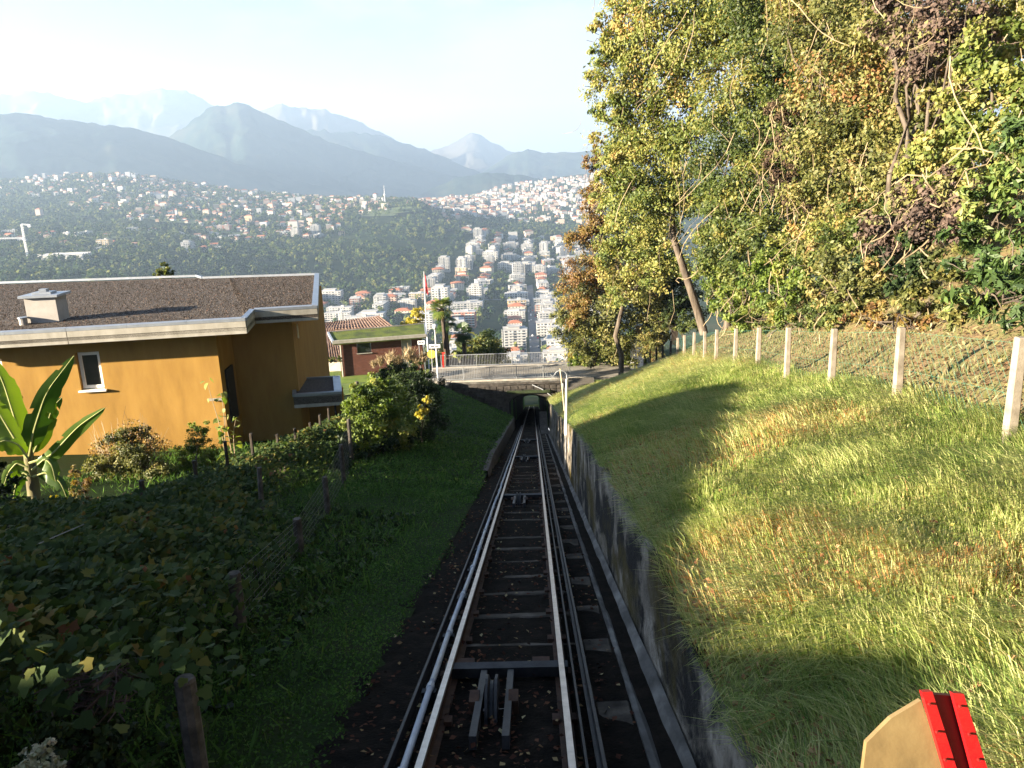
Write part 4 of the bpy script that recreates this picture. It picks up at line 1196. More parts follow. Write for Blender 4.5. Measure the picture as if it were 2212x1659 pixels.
# ------------------------------------------------------------------ fences
m_post = M('fence_concrete', [(.13, .108, .08), (.20, .17, .13), (.26, .225, .175)], scale=5, bump=.4, bscale=40, bdist=.006)
m_woodpost = M('dark_post', [(.02, .016, .012), (.05, .04, .03)], scale=5, bump=.3)
m_wire = M('green_wire', [(.03, .10, .06), (.05, .14, .09)], scale=3, rough=.5, bump=0)
fence = empty('wire_fence', (5.4, 8, float(ground_z(5.4, 8))), 'wire mesh fence on square concrete posts along the crest of the right bank', 'fence')
fpts = []
for i, (xt, yt) in enumerate([(2720, 770), (2207, 728), (1952, 707), (1803, 710), (1705, 708), (1640, 708), (1590, 710), (1549, 712), (1524, 716), (1500, 718), (1479, 724), (1464, 730), (1448, 736), (1432, 746), (1418, 750), (1405, 754)]):
    d = 8122 / (xt - 1250)
    p = at(xt, yt, d)
    g_ = float(ground_z(p[0], p[1])) - .35
    hh = p[2] - g_
    w = .062
    lean = random.uniform(-.03, .03)
    mb = MB()
    mb.hexa([(p[0] - w + lean * 0, p[1] - w, g_), (p[0] + w, p[1] - w, g_), (p[0] + w, p[1] + w, g_), (p[0] - w, p[1] + w, g_),
             (p[0] - w * .8 + lean, p[1] - w * .8, p[2]), (p[0] + w * .8 + lean, p[1] - w * .8, p[2]), (p[0] + w * .8 + lean, p[1] + w * .8, p[2]), (p[0] - w * .8 + lean, p[1] + w * .8, p[2])])
    mb.build('post', m_post if i < 12 else m_woodpost, fence, bevel=.012)
    fpts.append(p)
# chain link: two families of slanting wires plus three line wires
wm_ = MB()
for i in range(len(fpts) - 1):
    a, b = fpts[i], fpts[i + 1]
    za, zb_ = float(ground_z(a[0], a[1])) - .1, float(ground_z(b[0], b[1])) - .1
    nseg = 17 if i < 5 else 11
    H = 1.0
    def pt(s, h_):
        q = lerp(a, b, s); zt_ = q[2] - .06; zg_ = za + (zb_ - za) * s
        return (q[0] + .07, q[1], zg_ + (zt_ - zg_) * h_)
    rw_ = .0017 if i < 5 else .0024
    for k in range(-6, nseg):
        for sgn in (1, -1):
            s0, s1 = k / nseg, (k + 6) / nseg
            h0, h1 = (0., 1.) if sgn > 0 else (1., 0.)
            if s0 < 0: h0 = h0 + (h1 - h0) * (-s0) / (s1 - s0); s0 = 0
            if s1 > 1: h1 = h0 + (h1 - h0) * (1 - s0) / (s1 - s0); s1 = 1
            wm_.tube([pt(s0, h0), pt(s1, h1)], rw_, 3, cap=False)
    for h_ in (.02, .5, .985): wm_.tube([pt(0, h_), pt(1, h_)], rw_ * 1.2, 3, cap=False)
tag(wm_.build('wire_mesh', m_wire, fence), kind='stuff')

# left fence: short concrete stubs and thin stakes
lf = empty('garden_fence', (-2.8, 7.5, float(ground_z(-2.8, 7.5))), 'low garden fence with round weathered posts and wire mesh on the left bank', 'fence')
m_stub = M('weathered_post', [(.03, .026, .02), (.07, .06, .05), (.14, .12, .105)], scale=6, bump=.4, bscale=30)
lpts = []
for px, py, d, r_ in ((395, 1465, 5.1, .07), (503, 1237, 8.3, .072), (640, 1120, 12.2, .07), (700, 1030, 16.0, .06), (735, 960, 20.5, .06), (752, 905, 25.0, .06), (770, 824, 29, .075)):
    p = at(px, py, d); g_ = float(ground_z(p[0], p[1])) - .2
    MB().tube([(p[0], p[1], g_), (p[0] + .01, p[1], p[2] - .02), (p[0] + .01, p[1], p[2])], [r_, r_ * .95, r_ * .8], 9).build('post', m_stub, lf)
    lpts.append(p)
wm_ = MB()
m_mesh = M('fine_wire', [(.06, .06, .06), (.10, .10, .10)], scale=3, rough=.5, bump=0)
for i in range(1, len(lpts) - 1):
    a, b = lpts[i], lpts[i + 1]
    for k in range(0, 30):
        s = k / 30; q = lerp(a, b, s); g_ = float(ground_z(q[0], q[1])) 
        wm_.tube([(q[0], q[1], g_), (q[0], q[1], q[2] - .03)], .0022, 3, cap=False)
    for h_ in np.linspace(.05, 1, 9):
        za, zb_ = float(ground_z(a[0], a[1])), float(ground_z(b[0], b[1]))
        wm_.tube([(a[0], a[1], za + (a[2] - .03 - za) * h_), (b[0], b[1], zb_ + (b[2] - .03 - zb_) * h_)], .0022, 3, cap=False)
tag(wm_.build('wire_mesh', m_mesh, lf), kind='stuff')

# ------------------------------------------------------------------ unseen house added beyond the left edge, roofline shaped to cast the cutting's shade
nh = empty('shading_house', (-18, 0, -2.5), 'pale flat-roofed house added out of view at the left, its roofline shaped to shade track and bank', 'house')
for y0_, z0_, y1_, z1_ in ((-2.0, 2.60, 5.0, 2.54), (5.003, 2.54, 11.5, 2.03)):
    MB().hexa([(-25, y0_, -6.5), (-13, y0_, -6.5), (-13, y1_ - .01, -6.5), (-25, y1_ - .01, -6.5), (-25, y0_, z0_ - .25), (-13, y0_, z0_ - .25), (-13, y1_ - .01, z1_ - .25), (-25, y1_ - .01, z1_ - .25)]).build('wall', m_plaster, nh)
    MB().hexa([(-25.2, y0_, z0_ - .247), (-12.9, y0_, z0_ - .247), (-12.9, y1_, z1_ - .247), (-25.2, y1_, z1_ - .247), (-25.2, y0_, z0_), (-12.9, y0_, z0_), (-12.9, y1_, z1_), (-25.2, y1_, z1_)]).build('roof', m_fascia, nh)
MB().box((-25, -15, -6.5), (-13, -2.103, 3.3)).build('wall', m_plaster, nh)
MB().box((-25.2, -15.2, 3.303), (-12.9, -2.02, 3.52)).build('roof', m_fascia, nh)
for k in range(4): MB().box((-12.99, 1.0 + k * 2.8, -2.4), (-12.96, 2.1 + k * 2.8, -.9)).build('window', m_glass, nh)

# ------------------------------------------------------------------ foliage helpers
def unit(v): return v / (np.linalg.norm(v, axis=-1, keepdims=True) + 1e-9)
def leaves(C, size, nrm, dr, aspect=.5, fold=.12):
    n = len(C); nrm = unit(nrm); dr = unit(dr - nrm * np.sum(dr * nrm, 1, keepdims=True))
    sd = np.cross(nrm, dr)
    s = size[:, None]
    V = np.stack([C - dr * s * .5, C + sd * s * aspect * .5 + nrm * s * fold + dr * s * .02, C + dr * s * .5, C - sd * s * aspect * .5 + nrm * s * fold + dr * s * .02], 1)
    Fq = np.arange(n)[:, None] * 4 + np.arange(4)[None]
    return V.reshape(-1, 3), Fq
def rnd_dir(n):
    return unit(rng.normal(size=(n, 3)))
def lobe_cloud(c, R, n, leaf, droop=.4, flat=1.0, clump=None, shell=.55, tint_spread=.5):
    """leaf positions of one rounded mass made of many small clumps"""
    c = np.asarray(c, float)
    k = clump or max(12, int(n / 85))
    d = rnd_dir(k); r = rng.random(k) ** shell
    cl = d * r[:, None] * R * np.array([1, 1, flat])
    cl += (fbm(cl[:, 0] * 1.3 / R * 3, cl[:, 2] * 1.3 / R * 3, int(abs(c[0] * 7)) % 97)[:, None] - .5) * R * .35 * d
    idx = rng.integers(0, k, n)
    sig = R * .125
    P = cl[idx] + rng.normal(size=(n, 3)) * sig * np.array([1, 1, .75])
    ct = rng.random(k)
    tint = np.clip(ct[idx] * tint_spread + rng.random(n) * (1 - tint_spread), 0, 1)
    outd = unit(cl[idx] + rng.normal(size=(n, 3)) * R * .5)
    nrm = unit(outd * .55 + np.array([-.35, -.15, .55]) + rng.normal(size=(n, 3)) * .55)
    dr = rng.normal(size=(n, 3)) + np.array([0, 0, -droop * 2])
    size = leaf * rng.uniform(.6, 1.25, n)
    return P + c, size, nrm, dr, tint
def foliage(lobes, aspect=.55, fold=.12):
    Vs, Fs, Ts, off = [], [], [], 0
    for L in lobes:
        P, s, nr, dr, t_ = lobe_cloud(**L); t_ = np.clip(t_ + rng.uniform(-.17, .17), 0, 1)
        V, Fq = leaves(P, s, nr, dr, aspect, fold)
        Vs.append(V); Fs.append(Fq + off); Ts.append(np.repeat(t_, 4)); off += len(V)
    return np.concatenate(Vs), np.concatenate(Fs), np.concatenate(Ts)
m_bark = M('bark', [(.035, .026, .018), (.075, .058, .042), (.12, .10, .075)], scale=4, bump=.8, bscale=18, stretch=(1, 1, .25), bdist=.03)
m_vinestem = M('dry_vine_stem', [(.16, .12, .07), (.28, .22, .13)], scale=3, bump=.2)
def limb(mb, a, b, r0, r1, wob=.12, n=6):
    a = np.array(a, float); b = np.array(b, float); ln = np.linalg.norm(b - a)
    pts = [lerp(a, b, t_) + (rng.normal(size=3) * wob * ln * .35 * math.sin(t_ * math.pi)) for t_ in np.linspace(0, 1, n)]
    mb.tube(pts, list(np.linspace(r0, r1, n)), 7)
    return pts
def hit_depth(px, py, dmax):
    v_ = ray(px, py)
    for d in np.arange(4, dmax, .25):
        p = CAM + v_ * d
        if p[1] < 62 and p[2] < float(ground_z(p[0], p[1])): return d
    return dmax
def plant(name, label, cat, lobes_px, leaf, mat, aspect=.55, droop=.4, dens=1.0, base=None, trunk_r=.14, lean=None, creepers=0, flat=1.0, group=None, part='crown', shell=.55, fold=.12, spread=.5, trunk_pts=None, hill=True):
    """lobes_px: (px, py, radius px, depth); the trunk stands on the ground under the lowest mass"""
    if hill: lobes_px = [(x, y, r, min(d, hit_depth(x, y + .75 * r, d) - .25 * r * d / F_PX)) for x, y, r, d in lobes_px]
    L3 = [(at(x, y, d), r * d / F_PX) for x, y, r, d in lobes_px]
    if base is None:
        lo = min(L3, key=lambda q: q[0][2])
        base = np.array([lo[0][0], lo[0][1], 0.0])
    gz = float(ground_z(base[0], base[1])) if base[1] < 62.2 else float(hill_z(base[0], base[1]) if base[1] > 67.2 else DECK)
    base = np.array([base[0], base[1], gz - .15])
    t = empty(name, base, label, cat, group)
    mb = MB()
    if trunk_pts is None:
        cen_ = np.mean([q[0] for q in L3], 0)
        top = lerp(base, cen_, .75)
        main = limb(mb, base, top, trunk_r, trunk_r * .6, .10)
        for c_, R in L3:
            s_ = main[random.choice([2, 3, 4, 5])]
            p1 = limb(mb, s_, lerp(s_, c_, .9), trunk_r * .5, trunk_r * .16, .15)
            for _ in range(3):
                q = p1[random.choice([2, 3, 4])]
                limb(mb, q, c_ + rng.normal(size=3) * R * .5, trunk_r * .22, trunk_r * .06, .2, 5)
    else:
        tp = [np.array(q, float) for q in trunk_pts]
        mb.tube(tp, list(np.linspace(trunk_r, trunk_r * .35, len(tp))), 10)
        for c_, R in L3:
            s_ = min(tp[2:], key=lambda q: np.linalg.norm(q - c_))
            p1 = limb(mb, s_, c_, trunk_r * .35, trunk_r * .12, .15)
            for _ in range(4):
                q = p1[random.choice([2, 3, 4])]
                limb(mb, q, c_ + rng.normal(size=3) * R * .6, trunk_r * .15, trunk_r * .05, .2, 5)
    mb.build('trunk', m_bark, t, smooth=True)
    lobes = []
    for c_, R in L3:
        n = int(dens * 4.6 * 4 * R * R / (leaf * leaf * aspect * .5)) + 60
        lobes.append(dict(c=c_, R=R, n=min(n, 20000), leaf=leaf, droop=droop, flat=flat, shell=shell, tint_spread=spread + .08))
    V, Fq, T = foliage(lobes, aspect, fold)
    npmesh(part, V, Fq, mat, tint=T, parent=t)
    if creepers:
        cm = MB()
        for _ in range(creepers):
            c_, R = L3[random.randrange(len(L3))]
            p = c_ + rng.normal(size=3) * R * .6 - np.array([R * .3, R * .5, 0])
            ln = random.uniform(.8, 2.2) * min(R, 2.0)
            pts = [p]
            dv = np.array([random.uniform(-.5, .5), random.uniform(-.3, .3), -1.0])
            for k in range(5):
                dv = dv + rng.normal(size=3) * .35; pts.append(pts[-1] + dv / np.linalg.norm(dv) * ln / 5)
            cm.tube(pts, random.uniform(.008, .022), 4, cap=False)
        tag(cm.build('creeper_stems', m_vinestem, t), kind='stuff')
    return t

# leaf palettes (albedo)
lf_yellowgreen = LEAF('lime_leaves', [(0, (.05, .075, .015)), (.35, (.11, .14, .03)), (.65, (.20, .20, .05)), (.88, (.31, .27, .09)), (1, (.36, .22, .08))], objvar=.1)
lf_green = LEAF('broad_leaves', [(0, (.025, .04, .010)), (.4, (.065, .09, .02)), (.75, (.14, .15, .035)), (1, (.27, .21, .06))], objvar=.12)
lf_olive = LEAF('olive_leaves', [(0, (.035, .042, .012)), (.35, (.085, .095, .025)), (.65, (.155, .15, .042)), (.88, (.235, .195, .07)), (1, (.24, .12, .05))], objvar=.1)
lf_brown = LEAF('withered_leaves', [(0, (.035, .026, .02)), (.4, (.085, .058, .045)), (.66, (.125, .085, .062)), (.8, (.12, .12, .042)), (1, (.21, .19, .06))], trans=.2, rough=.8)
lf_rust = LEAF('rust_leaves', [(0, (.06, .04, .015)), (.3, (.15, .075, .025)), (.55, (.17, .115, .03)), (.85, (.13, .12, .03)), (1, (.27, .19, .06))], trans=.3)
lf_laurel = LEAF('laurel_leaves', [(0, (.02, .038, .012)), (.45, (.05, .085, .022)), (.75, (.11, .15, .035)), (1, (.26, .25, .08))], trans=.25, rough=.5, spec=.25)
lf_bright = LEAF('bright_leaves', [(0, (.045, .08, .015)), (.5, (.11, .155, .025)), (.85, (.20, .225, .05)), (1, (.32, .28, .08))], trans=.4)
lf_yellow = LEAF('yellow_leaves', [(0, (.20, .20, .03)), (.5, (.38, .32, .05)), (1, (.50, .38, .07))], trans=.35)
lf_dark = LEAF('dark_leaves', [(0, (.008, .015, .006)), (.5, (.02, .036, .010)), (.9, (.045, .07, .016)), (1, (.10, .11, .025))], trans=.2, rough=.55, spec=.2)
lf_vine = LEAF('grape_leaves', [(0, (.014, .028, .008)), (.45, (.038, .062, .016)), (.7, (.085, .092, .02)), (.88, (.14, .108, .026)), (1, (.14, .065, .032))], trans=.3, rough=.75, spec=.12)

# ------------------------------------------------------------------ trees and bushes of the right hillside
tb = [at(1521, 722, 45), at(1505, 665, 44.8), at(1480, 590, 44.6), at(1455, 515, 44.5), at(1448, 440, 44.4), at(1462, 340, 44.2), at(1500, 230, 44), at(1560, 130, 43.6), at(1650, 60, 43), at(1740, 15, 42)]
plant('leaning_tree', 'tall tree with dark leaning trunk and yellowing leaves above the fence', 'tree',
      [(1395, 60, 105, 44), (1510, 30, 130, 43), (1360, 190, 85, 44.5), (1455, 150, 120, 44), (1380, 310, 95, 45), (1470, 290, 105, 44), (1390, 430, 90, 45), (1470, 420, 90, 45), (1620, 40, 130, 42), (1330, 120, 55, 44), (1300, 95, 35, 44), (1335, 230, 50, 44), (1330, 20, 50, 44), (1295, 160, 30, 44.5), (1290, 50, 28, 44.5), (1300, 250, 26, 45), (1310, 380, 34, 45), (1345, 350, 50, 45)],
      .215, lf_yellowgreen, aspect=.5, droop=.9, dens=.55, base=tb[0], trunk_r=.24, trunk_pts=tb, creepers=14)
plant('rust_tree', 'rust brown small-leaved tree at the left edge of the wood', 'tree',
      [(1285, 345, 28, 62), (1275, 420, 32, 62), (1262, 510, 42, 62), (1300, 480, 50, 63), (1255, 600, 50, 62), (1300, 580, 60, 63), (1250, 670, 40, 62), (1290, 300, 20, 62)],
      .18, lf_rust, dens=.62, trunk_r=.16, creepers=4, base=at(1262, 780, 70))
plant('golden_tree', 'golden olive tree behind the rust brown tree, left part of the wood', 'tree',
      [(1350, 330, 60, 54), (1345, 430, 60, 54), (1370, 520, 75, 54), (1320, 540, 50, 55), (1420, 480, 70, 54), (1340, 620, 60, 55), (1430, 580, 70, 53), (1310, 420, 40, 55)],
      .22, lf_yellowgreen, dens=.55, trunk_r=.2, creepers=6)
plant('mixed_tree', 'green and brown tree leaning over the road behind the railing', 'tree',
      [(1250, 715, 55, 64), (1310, 660, 75, 63), (1335, 735, 58, 64), (1370, 600, 70, 62), (1225, 690, 36, 64), (1275, 765, 36, 66), (1240, 640, 45, 64), (1400, 690, 50, 63)],
      .22, lf_olive, dens=.62, trunk_r=.18, creepers=4, base=at(1335, 775, 71))
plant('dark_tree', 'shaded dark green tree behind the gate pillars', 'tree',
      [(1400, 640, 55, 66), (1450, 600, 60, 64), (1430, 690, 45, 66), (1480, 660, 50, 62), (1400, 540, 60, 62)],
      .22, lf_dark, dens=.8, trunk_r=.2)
plant('bush', 'yellow-green bush at the right end of the far railing', 'bush', [(1305, 760, 36, 68.4), (1345, 755, 36, 68.4), (1272, 774, 26, 68.4), (1325, 725, 26, 68.6), (1385, 762, 28, 68.4), (1240, 782, 20, 68.3), (1365, 735, 26, 68.6), (1290, 720, 26, 68.8)], .16, lf_bright, dens=.8, trunk_r=.05, part='foliage')
plant('bush', 'yellow bush over the middle of the far railing', 'bush', [(1235, 775, 24, 69.5), (1255, 755, 24, 69.5), (1222, 790, 14, 69.3)], .14, lf_yellow, dens=.6, trunk_r=.04, part='foliage')
plant('bush', 'round grey-green shrub between the gate pillars', 'bush', [(1405, 735, 30, 62), (1425, 715, 26, 62), (1415, 755, 24, 61)], .13, lf_olive, dens=.9, trunk_r=.05, part='foliage')
plant('bush', 'leafy shrub right of the brick gate pillar with the pale cap', 'bush', [(1478, 705, 22, 58), (1495, 700, 20, 57), (1440, 690, 18, 60)], .13, lf_green, dens=.9, trunk_r=.05, part='foliage')
plant('creeper_tree', 'tree overgrown with green creepers in the middle of the wood', 'tree',
      [(1600, 200, 105, 38), (1660, 20, 110, 38), (1700, 130, 115, 37), (1590, 330, 95, 38), (1690, 270, 110, 36), (1600, 440, 95, 37), (1700, 400, 105, 35.5), (1560, 540, 75, 38), (1640, 540, 85, 36), (1550, 420, 70, 39), (1555, 570, 55, 40), (1572, 630, 52, 40), (1545, 500, 52, 41)],
      .185, lf_green, aspect=.55, droop=.7, dens=.6, trunk_r=.22, creepers=46)
plant('olive_tree', 'olive green broadleaf tree right of the creeper-covered tree', 'tree',
      [(1800, 60, 125, 31), (1760, -30, 120, 32), (1900, -40, 110, 31), (1810, 210, 120, 30), (1900, 110, 130, 29.5), (1800, 350, 110, 30), (1910, 300, 125, 29), (1790, 480, 95, 30), (1880, 420, 90, 29)],
      .165, lf_olive, aspect=.6, droop=.6, dens=.62, trunk_r=.22, creepers=40)
plant('withered_tree', 'tree with large brownish purple withered leaves high in the wood', 'tree',
      [(2010, 60, 95, 24), (2085, 60, 80, 23.5), (1930, 20, 70, 25), (1985, 150, 60, 24), (1970, 420, 75, 22.5), (2035, 470, 60, 22), (1900, 500, 50, 23)],
      .15, lf_brown, aspect=.7, droop=.8, dens=.62, trunk_r=.18, creepers=26)
plant('olive_tree', 'olive and gold tree between the withered leaves and the yellow tree', 'tree',
      [(1960, 250, 85, 25), (2040, 210, 80, 24), (1900, 380, 70, 26), (2060, 330, 70, 23), (1990, 330, 75, 24), (2100, 60, 90, 24.5), (2190, 10, 80, 23), (2160, 150, 85, 27), (2220, 90, 85, 27), (2120, 200, 70, 27)],
      .15, lf_olive, aspect=.6, droop=.6, dens=.6, trunk_r=.14, creepers=14)
plant('yellow_tree', 'tree with pale yellow-green lobed leaves at the upper right edge', 'tree',
      [(2150, 110, 90, 20), (2230, 200, 110, 19.5), (2120, 270, 100, 20.5), (2040, 350, 90, 21.5), (2130, 390, 90, 20), (2220, 330, 90, 19)],
      .145, lf_yellowgreen, aspect=.75, droop=.6, dens=.62, trunk_r=.16, creepers=24)
plant('laurel_bush', 'glossy laurel bush with long leaves at the right edge above the fence', 'bush',
      [(2150, 620, 85, 15), (2230, 540, 95, 14.5), (2230, 660, 70, 14), (2110, 540, 70, 16), (2080, 650, 45, 15.5)],
      .20, lf_laurel, aspect=.32, droop=.2, dens=.55, trunk_r=.07, part='foliage')
plant('laurel_bush', 'higher laurel bush hanging from the slope at the right edge', 'bush',
      [(2190, 420, 85, 16.5), (2110, 450, 60, 17), (2240, 320, 80, 16.5)], .21, lf_laurel, aspect=.32, droop=.3, dens=.5, trunk_r=.07, part='foliage')
plant('dead_creeper', 'dark brown curtain of dead creeper hanging in the shaded hollow of the wood', 'creeper',
      [(1690, 240, 42, 33.5), (1700, 310, 46, 33.5), (1680, 380, 44, 33.5), (1720, 420, 40, 33)], .12, LEAF('dead_leaves', [(0, (.018, .010, .006)), (.6, (.05, .03, .018)), (1, (.11, .075, .04))], trans=.1, rough=.9), dens=.5, trunk_r=.05, part='foliage', creepers=40)
for (lb, lobes, mat_, lf_) in (
    ('bright green bush at the foot of the leaning trunk', [(1570, 640, 48, 36), (1600, 690, 40, 34), (1545, 600, 45, 38)], lf_bright, .17),
    ('bright green bush with rounded crown in the middle of the slope', [(1690, 640, 58, 30), (1730, 600, 55, 30), (1650, 600, 55, 31), (1700, 680, 34, 29)], lf_bright, .17),
    ('pale green bush with thin stems under the creepers', [(1640, 520, 55, 33), (1600, 600, 48, 33), (1660, 580, 50, 32.5)], lf_green, .15),
    ('olive bush right of the rounded bright bush', [(1800, 600, 62, 27), (1780, 540, 55, 28), (1850, 640, 45, 26)], lf_olive, .15),
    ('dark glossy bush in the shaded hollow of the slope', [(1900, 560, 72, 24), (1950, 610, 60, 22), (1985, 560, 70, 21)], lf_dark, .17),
    ('olive green bush over the middle fence posts', [(1850, 640, 58, 22), (1800, 660, 46, 24), (1880, 600, 60, 23)], lf_olive, .14),
    ('green bush left of the low bramble, at the top of the bank', [(1640, 660, 44, 32), (1600, 690, 34, 33), (1680, 680, 40, 29)], lf_green, .14),
    ('yellowing hanging bush below the creepers', [(1750, 520, 70, 31), (1700, 560, 60, 31), (1820, 500, 70, 28)], lf_yellowgreen, .15),
    ('withered brown shrub beside the upper laurel', [(2040, 480, 75, 19), (1980, 470, 70, 21), (2060, 420, 60, 19)], lf_brown, .16),
    ('low mixed bush under the withered leaves', [(2010, 640, 58, 19), (1960, 660, 48, 20), (2050, 590, 60, 18.5), (2070, 680, 36, 16)], lf_olive, .14),
    ('tangled green shrub in the hollow under the olive tree', [(1850, 500, 75, 27), (1780, 580, 66, 28), (1930, 480, 70, 24)], lf_green, .15),
    ('low reddish bramble at the top of the leaf-covered bank', [(1900, 680, 40, 19.5), (1850, 684, 36, 21), (1960, 695, 30, 18.5), (2000, 700, 26, 17)], lf_rust, .10),
    ('low green bramble along the top of the grassy bank', [(1760, 680, 40, 24), (1700, 694, 30, 27), (1800, 684, 36, 22), (1650, 705, 24, 30)], lf_green, .10)):
    plant('bush', lb, 'bush', lobes, lf_, mat_, dens=.7, trunk_r=.04, part='foliage', creepers=5)
# trees farther up the hill that close the wood
back0 = plant('woodland_tree', 'dark background tree filling the wood behind the olive tree', 'tree',
      [(1750, 150, 150, 48), (1850, 40, 150, 48), (1700, 330, 130, 48), (1850, 260, 140, 48), (1800, 450, 120, 46)], .3, lf_green, dens=.5, trunk_r=.3, group='background trees of the wood')
b_ = np.array(back0.location[:])
for k, (dx, dy, s_, lb) in enumerate(((9, -12, 1.0, 'tall background tree behind the yellow tree at the right edge'), (14, -20, 1.1, 'background tree at the upper right corner of the wood'), (18, -26, 1.1, 'background tree past the right edge above the laurel'), (12.5, -8, 1.2, 'tallest background tree behind the withered tree'), (4, 10, 1.1, 'farthest background tree high in the wood'))):
    x, y = b_[0] + dx, b_[1] + dy
    copy_tree(back0, (x, y, float(ground_z(x, min(y, 62))) - .3), rz=1.1 * k + .7, sc=s_, label=lb)
# slanting bare sticks and roots on the litter slope
for px, py, px2, py2, d in ((1745, 590, 1780, 562, 28), (1832, 640, 1845, 590, 24), (1663, 700, 1658, 678, 27), (1690, 690, 1700, 670, 26)):
    pass

# ------------------------------------------------------------------ grass of the right bank
def grass(n, ulo, uhi, y0, y1, hmin, hmax, wid, seed):
    u = rng.uniform(ulo, uhi, n)
    y = rng.uniform(y0, y1, n)
    x = 1.50 + u * (crest_x(y) + .35 - 1.50)
    z = ground_z(x, y)
    p1 = fbm(x * .9, y * .9, seed); p2 = fbm(x * .45 + 9, y * .45, seed + 3); p3 = fbm(x * 2.4, y * 2.4, seed + 7)
    bare = (p2 > .66) & (u < .5) & (rng.random(n) < .5) | ((u < .10) & (rng.random(n) < .5))
    keep = ~bare
    x, y, z, p1, p2, p3, u = [q[keep] for q in (x, y, z, p1, p2, p3, u)]
    n = len(x)
    h = rng.uniform(hmin, hmax, n) * (.55 + .9 * p3)
    # blades lean in tufts, mostly downhill and towards the valley
    a = (fbm(x * .8, y * .8, seed + 11) - .5) * 5.0 + rng.normal(size=n) * .55
    lean = .40 + .75 * fbm(x * 1.7, y * 1.7, seed + 13) + rng.normal(size=n) * .18
    dx = np.cos(a) * -.5 - .30; dy = np.sin(a) * .9 - .35
    ln = np.hypot(dx, dy) + 1e-6; dx /= ln; dy /= ln
    w = wid * rng.uniform(.6, 1.3, n)
    sx, sy = -dy, dx
    tw = rng.normal(size=n) * .65; sxx = np.sin(tw); syy = np.cos(tw)
    b = np.stack([x, y, z - .03], 1); sd = np.stack([sxx, syy, 0 * x], 1) * w[:, None]
    mid = b + np.stack([dx * h * lean * .35, dy * h * lean * .35, h * .58], 1)
    tip = b + np.stack([dx * h * lean * 1.05, dy * h * lean * 1.05, h * (1.0 - .45 * np.clip(lean, 0, 1.7))], 1)
    V = np.stack([b - sd, b + sd, mid + sd * .8, mid - sd * .8, tip], 1)
    i = np.arange(n)[:, None] * 5
    Ft = np.concatenate([i + [[0, 1, 2]], i + [[0, 2, 3]], i + [[3, 2, 4]]]) if y0 < 20 else np.concatenate([i + [[0, 1, 2]], i + [[3, 2, 4]]])
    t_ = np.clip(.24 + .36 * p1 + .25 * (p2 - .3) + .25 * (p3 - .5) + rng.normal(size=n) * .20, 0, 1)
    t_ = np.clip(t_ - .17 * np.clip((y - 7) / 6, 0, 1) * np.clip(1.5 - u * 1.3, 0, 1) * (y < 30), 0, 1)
    t_ = np.where((p2 > .62) & (rng.random(n) < .35), np.clip(t_ + .4, 0, 1), t_)
    return V.reshape(-1, 3), Ft, np.repeat(t_, 5)
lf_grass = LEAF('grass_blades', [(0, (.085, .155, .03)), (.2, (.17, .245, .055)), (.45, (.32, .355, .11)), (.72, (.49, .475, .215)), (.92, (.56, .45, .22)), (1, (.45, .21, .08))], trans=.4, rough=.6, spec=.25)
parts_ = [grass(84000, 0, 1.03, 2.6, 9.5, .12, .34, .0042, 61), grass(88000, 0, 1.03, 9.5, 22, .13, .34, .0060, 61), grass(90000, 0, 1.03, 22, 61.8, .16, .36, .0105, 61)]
off = 0; Vs, Fs, Ts = [], [], []
for V, Ft, T in parts_:
    Vs.append(V); Fs.append(Ft + off); Ts.append(T); off += len(V)
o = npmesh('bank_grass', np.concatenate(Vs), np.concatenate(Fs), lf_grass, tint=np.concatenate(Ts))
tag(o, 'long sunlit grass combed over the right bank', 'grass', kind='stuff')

def flat_leaves(n, xf, zf, size, mat, name, aspect=.7, lift=.02, tilt=.35, tf=None):
    x, y = xf(n)
    P = np.stack([x, y, zf(x, y) + lift * rng.random(len(x))], 1)
    n = len(P)
    nrm = np.array([0, 0.25, 1.0]) + rng.normal(size=(n, 3)) * tilt
    V, Fq = leaves(P, size * rng.uniform(.6, 1.3, n), nrm, rng.normal(size=(n, 3)), aspect, .1)
    o = npmesh(name, V, Fq, mat, tint=np.repeat(rng.random(n) if tf is None else tf(x, y), 4))
    return o
lf_litter = LEAF('fallen_leaves', [(0, (.06, .032, .018)), (.35, (.12, .065, .03)), (.65, (.18, .11, .05)), (.85, (.24, .17, .08)), (1, (.22, .19, .06))], trans=.1, rough=.8)
lf_trackleaf = LEAF('track_leaves', [(0, (.02, .010, .007)), (.45, (.06, .024, .015)), (.78, (.11, .05, .028)), (.94, (.20, .14, .065)), (1, (.36, .31, .17))], trans=.05, rough=.9, spec=.05)
# fallen leaves on the wooded hillside and in the bare patches of the bank
def xf_hill(n):
    y = rng.uniform(4, 50, n); b = rng.random(n) ** 1.6 * 11
    return crest_x(y) + .3 + b, y
o = flat_leaves(30000, xf_hill, ground_z, .075, lf_litter, 'fallen_leaves', lift=.05, tilt=.35); tag(o, 'dry brown leaf litter covering the slope behind the fence', 'leaves', kind='stuff')
def xf_bank(n):
    y = 3 + rng.random(n) ** 1.5 * 20; u_ = rng.random(n); x = 1.5 + u_ * (crest_x(y) - 1.5)
    p2 = fbm(x * .45 + 9, y * .45, 64); k = ((p2 > .64) & (rng.random(n) < .55)) | (u_ < .13) | (rng.random(n) < .2)
    return x[k], y[k]
o = flat_leaves(18000, xf_bank, ground_z, .052, LEAF('bank_leaves', [(0, (.10, .045, .022)), (.4, (.24, .11, .05)), (.7, (.38, .20, .10)), (.9, (.46, .32, .16)), (1, (.42, .36, .08))], trans=.2, rough=.8), 'fallen_leaves', lift=.10, tilt=.7); tag(o, 'reddish dead leaves caught in the grass of the right bank', 'leaves', kind='stuff')
